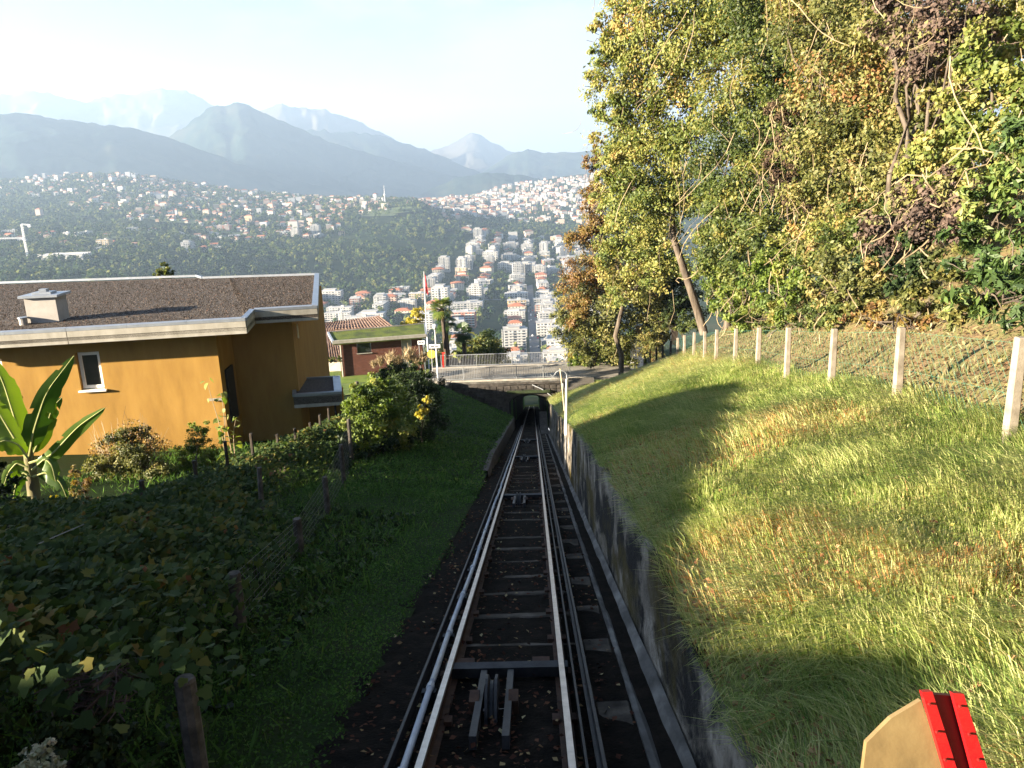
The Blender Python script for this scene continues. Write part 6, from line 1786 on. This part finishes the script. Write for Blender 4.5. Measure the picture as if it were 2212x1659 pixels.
for sx in (-1.05, 1.02): 
    MB().box((sx, -7.5, .653), (sx + .03, -.25, 1.7)).build('side_panel', m_cream, car)
    for yy_ in (-7.4, -5, -2.7, -.33): MB().box((sx, yy_ - .06, 1.703), (sx + .03, yy_ + .06, 3.347)).build('pillar', m_redlac, car)
for sx in (-.75, .0, .75):
    for yy_ in (-6.5, -.8): 
        if sx: MB().tube([(sx * .67 - .04, yy_, float(zt(yy_)) + .42), (sx * .67 + .04, yy_, float(zt(yy_)) + .42)], .3, 16).build('wheel', m_dark_steel, car)

# ------------------------------------------------------------------ the town in the valley
def wallm(name, a, b): return M(name, [a, b], scale=.05, bump=0, rough=.9, spec=.1)
W_white = wallm('town_white', (.36, .35, .325), (.52, .505, .475)); W_cream = wallm('town_cream', (.42, .37, .28), (.54, .48, .38))
W_ochre = wallm('town_ochre', (.46, .33, .15), (.56, .42, .22)); W_pink = wallm('town_pink', (.52, .36, .28), (.60, .45, .36))
W_brick = wallm('town_brick', (.28, .11, .07), (.36, .16, .10)); W_grey = wallm('town_grey', (.30, .30, .30), (.42, .42, .41))
R_tile = wallm('town_tile', (.30, .11, .06), (.42, .18, .10)); R_brown = wallm('town_brown_tile', (.16, .09, .06), (.24, .14, .10)); R_flat = wallm('town_flat_roof', (.30, .29, .27), (.48, .46, .43))
W_win = M('town_window', [(.035, .04, .045), (.07, .075, .08)], scale=.2, bump=0, rough=.25, spec=.5)

def block_meshes(w, d, fl, fh=3.0, balc=0, roof='flat', bay=3.2, setback=False, loggia=False):
    """wall, window, balcony and roof meshes of one kind of building; front looks to -y"""
    H = fl * fh
    wall, win, bal, rf = MB(), MB(), MB(), MB()
    wall.box((-w / 2, -d / 2, -9), (w / 2, d / 2, H))
    def q(face, c, z0, z1, hw):
        o = .06
        if face == 0: p = [(c - hw, -d / 2 - o), (c + hw, -d / 2 - o)]
        elif face == 1: p = [(w / 2 + o, c - hw), (w / 2 + o, c + hw)]
        elif face == 2: p = [(c + hw, d / 2 + o), (c - hw, d / 2 + o)]
        else: p = [(-w / 2 - o, c + hw), (-w / 2 - o, c - hw)]
        win.add([(p[0][0], p[0][1], z0), (p[1][0], p[1][1], z0), (p[1][0], p[1][1], z1), (p[0][0], p[0][1], z1)], [(0, 1, 2, 3)])
    for f in range(fl):
        for face, ln in ((0, w), (1, d), (3, d)):
            n = max(1, int(ln / bay))
            for k in range(n):
                c = -ln / 2 + (k + .5) * ln / n
                tall = balc and face in (0, 3) and (k % 2 == 0)
                q(face, c, f * fh + (.3 if tall else 1.0), f * fh + 2.35, 1.15 if tall else .62)
        if balc and f > 0:
            for (a, b) in ((-w / 2 + .3, -w * .08), (w * .08, w / 2 - .3)) if w > 16 else ((-w / 2 + .3, w / 2 - .3),):
                bal.box((a, -d / 2 - 1.5, f * fh - .1), (b, -d / 2 - .01, f * fh + .1)); bal.box((a, -d / 2 - 1.5, f * fh + .1), (b, -d / 2 - 1.38, f * fh + .95))
            if balc > 1:
                bal.box((-w / 2 - 1.4, -d / 2 + .6, f * fh - .1), (-w / 2 - .01, d / 2 - .8, f * fh + .1)); bal.box((-w / 2 - 1.4, -d / 2 + .6, f * fh + .1), (-w / 2 - 1.28, d / 2 - .8, f * fh + .95))
    if roof == 'flat':
        rf.box((-w / 2 - .4, -d / 2 - .4, H), (w / 2 + .4, d / 2 + .4, H + .35))
        if setback: rf.box((-w * .30, -d * .28, H + .35), (w * .22, d * .30, H + 3.0)); rf.box((-w * .34, -d * .33, H + 3.0), (w * .26, d * .35, H + 3.25))
        else: rf.box((w * .05, -2, H + .35), (w * .05 + 3.5, 2, H + 2.6))
        rf.box((-w * .38, d * .1, H + .35), (-w * .38 + .9, d * .1 + .9, H + 1.7))
    elif roof == 'hip':
        e = .7; h = min(w, d) * .24; rx = max(0, (w - d) / 2)
        b = [(-w / 2 - e, -d / 2 - e, H), (w / 2 + e, -d / 2 - e, H), (w / 2 + e, d / 2 + e, H), (-w / 2 - e, d / 2 + e, H), (-rx, 0, H + h), (rx, 0, H + h)]
        rf.add(b, [(0, 1, 5, 4), (1, 2, 5), (2, 3, 4, 5), (3, 0, 4), (3, 2, 1, 0)])
        rf.box((w * .2, -.5, H + h * .3), (w * .2 + .8, .4, H + h + .7))
    else:
        e = .6; h = d * .30
        b = [(-w / 2 - e, -d / 2 - e, H - .2), (w / 2 + e, -d / 2 - e, H - .2), (w / 2 + e, d / 2 + e, H - .2), (-w / 2 - e, d / 2 + e, H - .2), (-w / 2 - e, 0, H + h), (w / 2 + e, 0, H + h)]
        rf.add(b, [(0, 1, 5, 4), (2, 3, 4, 5), (0, 4, 3), (1, 2, 5), (3, 2, 1, 0)])
        rf.box((w * .15, .3, H + h * .4), (w * .15 + .7, 1.1, H + h + .6))
    out_ = []
    for mb in (wall, win, bal, rf):
        if not mb.v: out_.append(None); continue
        me = bpy.data.meshes.new('building'); me.from_pydata(mb.v, [], mb.f); me.update(); out_.append(me)
    return out_
KINDS = []
def kind(zone, desc, cat, wm, rm, wgt, *a, **k):
    me = block_meshes(*a, **k)
    mats = (wm, W_win, W_white if wm is not W_white else W_white, rm)
    for m_, mt in zip(me, mats):
        if m_ is not None: m_.materials.append(mt)
    KINDS.append(dict(zone=zone, desc=desc, cat=cat, me=me, w=wgt, size=max(a[0], a[1])))
kind('c', 'white apartment block with rows of balconies', 'apartment block', W_white, R_flat, 3, 24, 13, 6, balc=2, setback=True)
kind('c', 'tall white apartment tower with balconies', 'apartment block', W_white, R_flat, 1.6, 17, 16, 9, balc=2, setback=True)
kind('c', 'long white apartment block with plain windows', 'apartment block', W_white, R_flat, 2, 30, 13, 5, balc=1)
kind('c', 'cream town house with red hipped roof', 'town house', W_cream, R_tile, 3.2, 17, 14, 4, roof='hip')
kind('c', 'ochre apartment block with a flat roof', 'apartment block', W_ochre, R_flat, 1.6, 20, 14, 5, balc=1)
kind('c', 'pink town house with hipped roof', 'town house', W_pink, R_tile, 2.0, 16, 13, 4, roof='hip')
kind('c', 'brick-red apartment block with white balconies', 'apartment block', W_brick, R_flat, .8, 24, 14, 6, balc=2)
kind('c', 'low grey flat-roofed commercial building', 'building', W_grey, R_flat, 1.4, 32, 20, 2, fh=3.8)
kind('c', 'white office block with strips of windows', 'office block', W_white, R_flat, 1.0, 26, 16, 4, bay=2.2, setback=True)
kind('v', 'white villa with a red hipped roof', 'villa', W_white, R_tile, 3, 12, 10, 2, roof='hip')
kind('v', 'white villa with a brown gabled roof', 'villa', W_white, R_brown, 2.5, 12, 9, 2, roof='gable')
kind('v', 'cream villa with a red gabled roof', 'villa', W_cream, R_tile, 2, 13, 9, 3, roof='gable')
kind('v', 'white flat-roofed villa with terraces', 'villa', W_white, R_flat, 2.2, 16, 10, 2, balc=1)
kind('v', 'pink villa with a brown hipped roof', 'villa', W_pink, R_brown, 1.2, 12, 10, 3, roof='hip')
kind('v', 'long white terrace of houses', 'terraced houses', W_white, R_flat, 1.2, 34, 11, 3, balc=1)
def street_x(y):
    a, b = ond(1157, 772, 790), ond(1150, 690, 1040)
    return a[0] + (b[0] - a[0]) * (y - a[1]) / (b[1] - a[1])
rc = random.Random(5)
cands = []
# town on the valley floor, laid out on a street grid
gx = 41.0; gy = 37.0; ca, sa = math.cos(.03), math.sin(.03)
for i in range(-32, 16):
    for j in range(0, 58):
        x = i * gx + rc.uniform(-5, 5); y = 660 + j * gy + rc.uniform(-5, 5)
        x, y = x * ca - y * sa * .0, y
        D = math.hypot(x, y); z = float(valley_z(x, y)); px, py, d = proj((x, y, z + 6))
        if not (630 < px < 1290) or D > 2360: continue
        if px < 930 and D > 1180 + (px - 640) * .35 + (60 if px > 850 else 0): continue
        if px < 1000 and D > 1600: continue
        if abs(x - street_x(y)) < 21 and y < 1500: continue
        if rc.random() < .12 + .10 * (D > 1500): continue
        cands.append((x, y, z, 'c', d))
# villas and blocks on the plateau and the hills
for k in range(5200):
    px = rc.uniform(-60, 1000); D = math.sqrt(rc.uniform(1620 ** 2, 4250 ** 2))
    v_ = ray(px, 500); a = math.atan2(v_[0], v_[1]); x = CAM[0] + D * math.sin(a); y = CAM[1] + D * math.cos(a)
    den = float(fbm(x / 330, y / 330, 71)); low = D < 1900
    hilltop = px < 520 and D > 3500
    thr = .52 if low else (.48 if not hilltop else .48)
    if D > 2750 and px > 470: thr = .40
    if 840 < px < 930 and 2300 < D < 2800: continue
    if den < thr or rc.random() < .55: continue
    cands.append((x, y, float(valley_z(x, y)), 'v' if rc.random() < .8 else 'c', D))
# dense town farther up the valley
for k in range(1500):
    px = rc.uniform(905, 1300); D = math.sqrt(rc.uniform(2750 ** 2, 4900 ** 2))
    v_ = ray(px, 500); a = math.atan2(v_[0], v_[1]); x = CAM[0] + D * math.sin(a); y = CAM[1] + D * math.cos(a)
    if px < 960 and D < 3200: continue
    if float(fbm(x / 260, y / 260, 72)) < .36: continue
    if D > 4300 and rc.random() < .6: continue
    cands.append((x, y, float(valley_z(x, y)), 'c' if rc.random() < .7 else 'v', D))
# houses that stand along the straight street come first
first = []
for k in range(26):
    for sd_ in (-1, 1):
        y = 690 + k * 33 + rc.uniform(-2, 2); x = street_x(y) + sd_ * rc.uniform(20.5, 23)
        z = float(valley_z(x, y)); first.append((x, y, z, 'c', proj((x, y, z))[2]))
# keep them apart
cell = {}; placed = []
for c_ in first + sorted(cands, key=lambda q: q[4]):
    x, y = c_[0], c_[1]; r_ = 28 if c_ in first[:60] else 33 if c_[3] == 'c' and c_[4] < 2400 else (24 if c_[4] < 2400 else 22)
    kx, ky = int(x // 36), int(y // 36)
    if any((x - q[0]) ** 2 + (y - q[1]) ** 2 < r_ * r_ for a in (-1, 0, 1) for b in (-1, 0, 1) for q in cell.get((kx + a, ky + b), ())): continue
    cell.setdefault((kx, ky), []).append((x, y)); placed.append(c_)
def pick(z):
    ks = [k for k in KINDS if k['zone'] == z]; t_ = rc.random() * sum(k['w'] for k in ks)
    for k in ks:
        t_ -= k['w']
        if t_ <= 0: return k
    return ks[-1]
placed.sort(key=lambda q: q[4])
NB = 290
far_w, far_r, far_wt, far_rt = MB(), MB(), [], []
zone_txt = {'near': 'in the town centre straight below', 'mid': 'on the far side of the town floor', 'hill': 'among the trees on the plateau', 'up': 'in the dense quarter up the valley'}
for n_, (x, y, z, zn, d) in enumerate(placed):
    k = pick(zn); rz = (rc.choice([0, 0, math.pi / 2, 0]) + rc.uniform(-.10, .10) + (.0 if d < 1300 else rc.uniform(-.35, .35)))
    sc_ = rc.uniform(.95, 1.35) if zn == 'c' and d < 2400 else rc.uniform(1.05, 1.4); szh = sc_ * rc.uniform(.58, .9)
    px = proj((x, y, z))[0]
    if n_ < NB:
        if px < 985 and d > 1400: zt_ = ('on the left plateau', 'on the plateau above the garage', 'on the plateau by the knoll')[0 if px < 420 else (1 if px < 760 else 2)]
        elif abs(x - street_x(y)) < 48 and d < 1500: zt_ = 'at the near end of the straight street' if d < 950 else ('halfway along the straight street' if d < 1200 else 'at the far end of the straight street')
        elif px < 770: zt_ = 'behind the garage roof'
        elif px < 905: zt_ = 'near the curving street'
        elif px < 1000: zt_ = 'behind the foot of the flagpole' if d < 1250 else 'above the tip of the flagpole'
        elif px > 1185: zt_ = 'low beside the rust tree' if d < 1150 else ('halfway up beside the rust tree' if d < 1650 else 'high up beside the rust tree')
        else: zt_ = 'in the nearest rows of town' if d < 1150 else ('in the middle rows of town' if d < 1700 else 'in the farthest rows of town')
        lb = k['desc'] + ' ' + zt_
        grp = k['desc'].replace('block', 'blocks').replace('house ', 'houses ').replace('tower', 'towers').replace('villa', 'villas').replace('building', 'buildings') + ' ' + zt_
        nm = k['cat'].replace(' ', '_')
        t = empty(nm, (x, y, z), lb, k['cat'], grp)
        t.rotation_euler = (0, 0, rz); t.scale = (sc_, sc_, szh)
        for me, pn in zip(k['me'], ('wall', 'windows', 'balconies', 'roof')):
            if me is None: continue
            o = link(pn, me, None, t)
            if pn in ('windows', 'balconies'): o['kind'] = 'stuff'
    else:
        w, dd, h = (rc.uniform(9, 14), rc.uniform(8, 11), rc.uniform(5, 9)) if zn == 'v' else (rc.uniform(14, 26), rc.uniform(11, 15), rc.uniform(8, 19))
        c_, s_ = math.cos(rz), math.sin(rz)
        def T(px_, py_, pz_): return (x + px_ * c_ - py_ * s_, y + px_ * s_ + py_ * c_, z + pz_)
        far_w.hexa([T(-w / 2, -dd / 2, -8), T(w / 2, -dd / 2, -8), T(w / 2, dd / 2, -8), T(-w / 2, dd / 2, -8), T(-w / 2, -dd / 2, h), T(w / 2, -dd / 2, h), T(w / 2, dd / 2, h), T(-w / 2, dd / 2, h)])
        far_wt += [rc.random()] * 8
        if zn == 'v' or rc.random() < .45:
            e = .6; hh = dd * .28
            far_r.add([T(-w / 2 - e, -dd / 2 - e, h), T(w / 2 + e, -dd / 2 - e, h), T(w / 2 + e, dd / 2 + e, h), T(-w / 2 - e, dd / 2 + e, h), T(-w * .2, 0, h + hh), T(w * .2, 0, h + hh)], [(0, 1, 5, 4), (1, 2, 5), (2, 3, 4, 5), (3, 0, 4)])
            far_rt += [rc.random() * .6] * 6
        else:
            far_r.hexa([T(-w / 2 - .3, -dd / 2 - .3, h), T(w / 2 + .3, -dd / 2 - .3, h), T(w / 2 + .3, dd / 2 + .3, h), T(-w / 2 - .3, dd / 2 + .3, h), T(-w / 2, -dd / 2, h + .5), T(w / 2, -dd / 2, h + .5), T(w / 2, dd / 2, h + .5), T(-w / 2, dd / 2, h + .5)])
            far_rt += [.7 + .3 * rc.random()] * 8
        nw = max(2, int(w / 4)); nf = max(1, int(h / 3.2))
FARW = LEAF('far_walls', [(0, (.34, .33, .31)), (.4, (.48, .465, .44)), (.65, (.42, .37, .29)), (.85, (.44, .32, .26)), (1, (.38, .29, .17))], trans=0, rough=.9, spec=.1)
FARR = LEAF('far_roofs', [(0, (.24, .10, .06)), (.4, (.36, .16, .09)), (.6, (.20, .12, .09)), (.7, (.36, .35, .33)), (1, (.52, .50, .47))], trans=0, rough=.9, spec=.1)
for mb, tn, mt, nm, lb in ((far_w, far_wt, FARW, 'distant_houses', 'many small pale houses far off across the valley'), (far_r, far_rt, FARR, 'distant_roofs', 'roofs of the many small houses far off across the valley')):
    me = bpy.data.meshes.new(nm); me.from_pydata(mb.v, [], mb.f)
    a_ = me.attributes.new('tint', 'FLOAT', 'POINT'); a_.data.foreach_set('value', np.array(tn, np.float32)); me.update()
    tag(link(nm, me, mt), lb, 'houses', kind='stuff')

# streets of the town
m_asph = M('town_asphalt', [(.085, .085, .09), (.13, .13, .135)], scale=.1, bump=0, rough=.9)
def ribbon(name, pts, w, mat, dz=.25, sub=10):
    P = []
    for i in range(len(pts) - 1):
        for k in range(sub): P.append(lerp(pts[i], pts[i + 1], k / sub))
    P.append(np.array(pts[-1])); P = np.array(P)
    d = np.gradient(P[:, :2], axis=0); d /= np.linalg.norm(d, axis=1, keepdims=True)
    sd = np.stack([d[:, 1], -d[:, 0]], 1)
    z = valley_z(P[:, 0], P[:, 1]) + dz
    V = np.stack([np.column_stack([P[:, :2] - sd * w / 2, z]), np.column_stack([P[:, :2] + sd * w / 2, z])], 1).reshape(-1, 3)
    i = np.arange(len(P) - 1)[:, None] * 2
    return tag(npmesh(name, V, np.concatenate([i + [[0, 1, 3, 2]]]), mat), kind='structure')
ribbon('street', [(street_x(y), y, 0) for y in (640, 800, 1000, 1250, 1500)], 11, m_asph, .6)
ribbon('street', [ond(830, 712, 960), ond(842, 690, 1040), ond(868, 668, 1110), ond(905, 640, 1220)], 20, m_asph, .8)
ribbon('street', [ond(700, 650, 1190), ond(800, 645, 1200), ond(905, 640, 1220), ond(1000, 640, 1250), ond(1200, 640, 1250)], 10, m_asph, .7)
ribbon('street', [ond(845, 577, 1540), ond(900, 574, 1560), ond(960, 566, 1620)], 12, m_asph, 3)
# parked and moving cars on the straight street
m_carw = [wallm('car_white', (.6, .6, .6), (.7, .7, .7)), wallm('car_dark', (.03, .03, .035), (.05, .05, .055)), wallm('car_red', (.35, .03, .03), (.4, .04, .04)), wallm('car_silver', (.35, .36, .38), (.42, .43, .45))]
car_me = []
for mt in m_carw:
    mb = MB().hexa([(-.85, -2.1, .25), (.85, -2.1, .25), (.85, 2.1, .25), (-.85, 2.1, .25), (-.85, -2.1, .85), (.85, -2.1, .8), (.85, 2.1, .75), (-.85, 2.1, .75)])
    mb.hexa([(-.8, -1.6, .85), (.8, -1.6, .85), (.8, 1.1, .8), (-.8, 1.1, .8), (-.65, -1.1, 1.45), (.65, -1.1, 1.45), (.65, .4, 1.45), (-.65, .4, 1.45)])
    for a in (-1, 1):
        for b in (-1.3, 1.3): mb.tube([(a * .9, b, .3), (a * .7, b, .3)], .32, 8)
    me = bpy.data.meshes.new('car'); me.from_pydata(mb.v, [], mb.f); me.update(); me.materials.append(mt); car_me.append(me)
for k in range(26):
    y = rc.uniform(720, 1150); ci = rc.randrange(4); side = rc.choice([-4.4, 4.4, -1.6, 1.6])
    o = link('car', car_me[ci], None); x = street_x(y) + side
    o.location = (x, y, float(valley_z(x, y)) + .62); o.rotation_euler = (0, 0, rc.uniform(-.03, .03))
    tag(o, ('white', 'dark', 'red', 'silver')[ci] + ' car, tiny, on the long straight street below the bridge', 'car', ('white', 'dark', 'red', 'silver')[ci] + ' cars on the straight street')

# landmarks
m_cranew = M('crane_white', [(.62, .60, .57), (.72, .70, .66)], scale=.3, bump=0)
def lattice(mb, a, b, w, n, r):
    a = np.array(a, float); b = np.array(b, float); d = (b - a) / np.linalg.norm(b - a)
    s1 = np.cross(d, [.2, .9, .3]); s1 /= np.linalg.norm(s1); s2 = np.cross(d, s1)
    cs = [s1 * w / 2 + s2 * w / 2, s1 * w / 2 - s2 * w / 2, -s1 * w / 2 - s2 * w / 2, -s1 * w / 2 + s2 * w / 2]
    for c_ in cs: mb.bar(a + c_, b + c_, r, r, up=s1)
    for k in range(n):
        p, q = lerp(a, b, k / n), lerp(a, b, (k + 1) / n)
        for i in range(4): mb.bar(p + cs[i], q + cs[(i + 1) % 4], r * .7, r * .7, up=s2)
cb = ond(60, 556, 1500); ctp = ond(53, 484, 1500); cz = float(valley_z(cb[0], cb[1]))
crane = empty('tower_crane', (cb[0], cb[1], cz), 'white tower crane with long jib at the left edge of the plateau', 'crane')
mb = MB(); lattice(mb, (cb[0], cb[1], cz), (cb[0], cb[1], ctp[2]), 2.0, 16, .42); mb.build('mast', m_cranew, crane)
jz = ond(55, 514, 1500)[2]
mb = MB(); lattice(mb, (cb[0], cb[1], jz), (cb[0] - 58, cb[1] - 8, jz + 1.5), 1.5, 20, .35); mb.build('jib', m_cranew, crane)
mb = MB(); lattice(mb, (cb[0], cb[1], ctp[2]), (cb[0] + 13, cb[1] + 2, ctp[2] - 2), 1.6, 5, .4); mb.box((cb[0] + 9, cb[1], ctp[2] - 5), (cb[0] + 13, cb[1] + 3, ctp[2] - 1)); mb.build('counter_jib', m_cranew, crane)
MB().box((cb[0] - 1.6, cb[1] - 2.4, jz - 3), (cb[0] + 1, cb[1] - 1, jz)).build('cab', m_cranew, crane)
tb_ = ond(832, 440, 2950); tt = ond(832, 400, 2950); tz = float(valley_z(tb_[0], tb_[1]))
tv = empty('broadcast_tower', (tb_[0], tb_[1], tz), 'slim white broadcast tower on the skyline of the town', 'tower')
MB().tube([(tb_[0], tb_[1], tz), (tb_[0], tb_[1], lerp([tz], [tt[2]], .5)[0])], [2.6, 1.9], 8).build('shaft', m_cranew, tv)
MB().tube([(tb_[0], tb_[1], lerp([tz], [tt[2]], .5)[0]), (tb_[0], tb_[1], tt[2])], [1.2, .7], 6).build('mast', m_cranew, tv)
MB().tube([(tb_[0], tb_[1], lerp([tz], [tt[2]], .42)[0]), (tb_[0], tb_[1], lerp([tz], [tt[2]], .5)[0])], [3.6, 3.6], 8).build('deck', m_cranew, tv)
kb = ond(382, 472, 2400); kz = float(valley_z(kb[0], kb[1]))
chh = empty('church', (kb[0], kb[1], kz), 'small church with bell tower on a green rise of the plateau', 'church')
MB().box((kb[0] - 22, kb[1] - 6, kz - 8), (kb[0] - 2, kb[1] + 6, kz + 10)).build('nave', W_pink, chh)
MB().add([(kb[0] - 23, kb[1] - 7, kz + 10), (kb[0] - 1, kb[1] - 7, kz + 10), (kb[0] - 1, kb[1] + 7, kz + 10), (kb[0] - 23, kb[1] + 7, kz + 10), (kb[0] - 23, kb[1], kz + 14), (kb[0] - 1, kb[1], kz + 14)], [(0, 1, 5, 4), (2, 3, 4, 5), (0, 4, 3), (1, 2, 5)]).build('roof', R_tile, chh)
MB().box((kb[0] - 1.9, kb[1] - 3, kz - 8), (kb[0] + 4, kb[1] + 3, kz + 24)).build('bell_tower', W_white, chh)
MB().add([(kb[0] - 2.2, kb[1] - 3.3, kz + 24), (kb[0] + 4.3, kb[1] - 3.3, kz + 24), (kb[0] + 4.3, kb[1] + 3.3, kz + 24), (kb[0] - 2.2, kb[1] + 3.3, kz + 24), (kb[0] + 1, kb[1], kz + 30)], [(0, 1, 4), (1, 2, 4), (2, 3, 4), (3, 0, 4)]).build('spire', R_tile, chh)
# large low white hall by the crane
hb = ond(140, 552, 1480); hz_ = float(valley_z(hb[0], hb[1]))
hall = empty('market_hall', (hb[0], hb[1], hz_), 'long low white glasshouse-like hall right of the tower crane', 'hall')
MB().box((hb[0] - 36, hb[1] - 14, hz_ - 6), (hb[0] + 36, hb[1] + 14, hz_ + 8)).build('wall', W_white, hall)
for k in range(4): MB().prism([(hb[0] - 37, hb[1] - 15 + k * 7.5, hz_ + 8), (hb[0] - 37, hb[1] - 11.3 + k * 7.5, hz_ + 10.5), (hb[0] - 37, hb[1] - 7.6 + k * 7.5, hz_ + 8)], (74, 0, 0)).build('roof', R_flat, hall)
# green meadows on the plateau
m_meadow = M('meadow', [(.08, .11, .03), (.15, .16, .05)], scale=.02, bump=0)
for px, py, D, rx, ry in ((395, 480, 2330, 120, 70), (500, 503, 2030, 100, 25), (862, 452, 2520, 120, 60), (330, 512, 1950, 120, 25), (820, 455, 2450, 50, 40), (240, 525, 1850, 90, 25)):
    c_ = ond(px, py, D); n = 24
    V = [(c_[0], c_[1], float(valley_z(c_[0], c_[1])) + 3.5)]
    for k in range(n):
        a = 2 * math.pi * k / n; r_ = 1 + .25 * math.sin(3 * a + px)
        x, y = c_[0] + rx * r_ * math.cos(a), c_[1] + ry * r_ * math.sin(a); V.append((x, y, float(valley_z(x, y)) + 3.5))
    me = bpy.data.meshes.new('meadow'); me.from_pydata(V, [], [(0, 1 + k, 1 + (k + 1) % n) for k in range(n)]); me.update()
    tag(link('meadow', me, m_meadow), kind='structure')

# ------------------------------------------------------------------ trees of the valley
lf_far = LEAF('valley_tree', [(0, (.012, .026, .010)), (.3, (.034, .06, .018)), (.6, (.08, .105, .03)), (.85, (.16, .16, .045)), (1, (.22, .13, .045))], trans=.2, rough=.9, spec=.05, objvar=.3)
def tree_arrays(n, w, h, ls, cone=0.0):
    d = rnd_dir(n); r = rng.random(n) ** .33
    P = d * r[:, None] * np.array([w, w, h * .45]) + np.array([0, 0, h * .55])
    if cone: k = np.clip(1.25 - P[:, 2] / h, .1, 1.2); P[:, :2] *= k[:, None]
    P[:, 2] = np.maximum(P[:, 2], .4)
    V, Fq = leaves(P, ls * rng.uniform(.7, 1.3, n), d + np.array([-.4, -.2, .5]) + rng.normal(size=(n, 3)) * .4, rng.normal(size=(n, 3)), .8, .12)
    return V, Fq, np.repeat(np.clip(.30 + .4 * rng.random(n), 0, 1), 4)
tvar = []
for (w, h, ls, cn) in ((4.5, 10, 2.2, 0), (5.5, 12, 2.6, 0), (3.2, 13, 1.9, 1), (4.0, 8, 2.0, 0)):
    V, Fq, T = tree_arrays(110, w, h, ls, cn)
    me = npmesh('valley_tree', V, Fq, lf_far, tint=T); tvar.append(me.data); bpy.data.objects.remove(me)
tpos = []
def blocked(x, y, r_):
    kx, ky = int(x // 36), int(y // 36)
    return any((x - q[0]) ** 2 + (y - q[1]) ** 2 < r_ * r_ for a in (-1, 0, 1) for b in (-1, 0, 1) for q in cell.get((kx + a, ky + b), ()))
for k in range(30000):
    px = rc.uniform(-60, 1290); D = math.sqrt(rc.uniform(640 ** 2, 4300 ** 2))
    v_ = ray(px, 500); a = math.atan2(v_[0], v_[1]); x = CAM[0] + D * math.sin(a); y = CAM[1] + D * math.cos(a)
    pr = .8
    den = float(fbm(x / 140, y / 140, 73))
    core = px > 630 and D < (2350 if px > 1000 else (1600 if px > 930 else 1180 + (px - 640) * .35))
    if core: pr = .85 if den > .46 else .40
    elif D < 1720 and px < 960: pr = 1.0
    elif px > 960 and 2360 < D < 2850: pr = .95
    elif px > 905 and D > 2850: pr = .16
    else: pr = .62 if den > .42 else .2
    if D < 900 and px < 600: continue
    if rc.random() > pr: continue
    if abs(x - street_x(y)) < 10 and y < 1500: continue
    if blocked(x, y, 12): continue
    z = float(valley_z(x, y))
    if proj((x, y, z + 8))[1] > 800: continue
    tpos.append((D, x, y, z))
# slopes right below the bridge
for k in range(420):
    px = rc.uniform(700, 1300); D = rc.uniform(112, 560)
    v_ = ray(px, 700); a = math.atan2(v_[0], v_[1]); x = CAM[0] + D * math.sin(a); y = CAM[1] + D * math.cos(a)
    if abs(x) < 9 or y < 112: continue
    z = float(valley_z(x, y)); py = proj((x, y, z + 11))[1]
    if py < 752: continue
    tpos.append((D, x, y, z))
tpos.sort()
tname = ('round dark green tree', 'broad green tree', 'tall narrow dark tree', 'small bushy tree')
bigV, bigF, bigT, off = [], [], [], 0
for n_, (D, x, y, z) in enumerate(tpos):
    kk = rc.choices((0, 1, 2, 3), (3, 2.5, 1.2, 2))[0]; s_ = rc.uniform(.75, 1.35) * (1.0 if D < 1900 else 1.1)
    if n_ < 300:
        o = link('valley_tree', tvar[kk], None); o.location = (x, y, z - .6); o.rotation_euler = (0, 0, rc.uniform(0, 6.28)); o.scale = (s_, s_, s_ * rc.uniform(.85, 1.15))
        zn = 'on the slope below the bridge' if D < 600 else 'between the houses of the town below'
        tag(o, tname[kk] + ' ' + zn, 'tree', tname[kk] + 's ' + zn)
    else:
        n = 20 if D < 2200 else 10
        w, h = ((4.5, 10), (5.5, 12), (3.2, 13), (4.0, 8))[kk]
        V, Fq, T = tree_arrays(n, w * s_, h * s_, (4.0 if D < 2200 else 5.8) * s_, kk == 2)
        bigV.append(V + np.array([x, y, z - .8])); bigF.append(Fq + off); bigT.append(np.clip(T + rc.uniform(-.35, .5), 0, 1)); off += len(V)
o = npmesh('distant_woods', np.concatenate(bigV), np.concatenate(bigF), lf_far, tint=np.concatenate(bigT))
tag(o, 'dark woods and garden trees across the far plateau', 'woods', kind='stuff')
print('buildings', len(placed), 'trees', len(tpos))
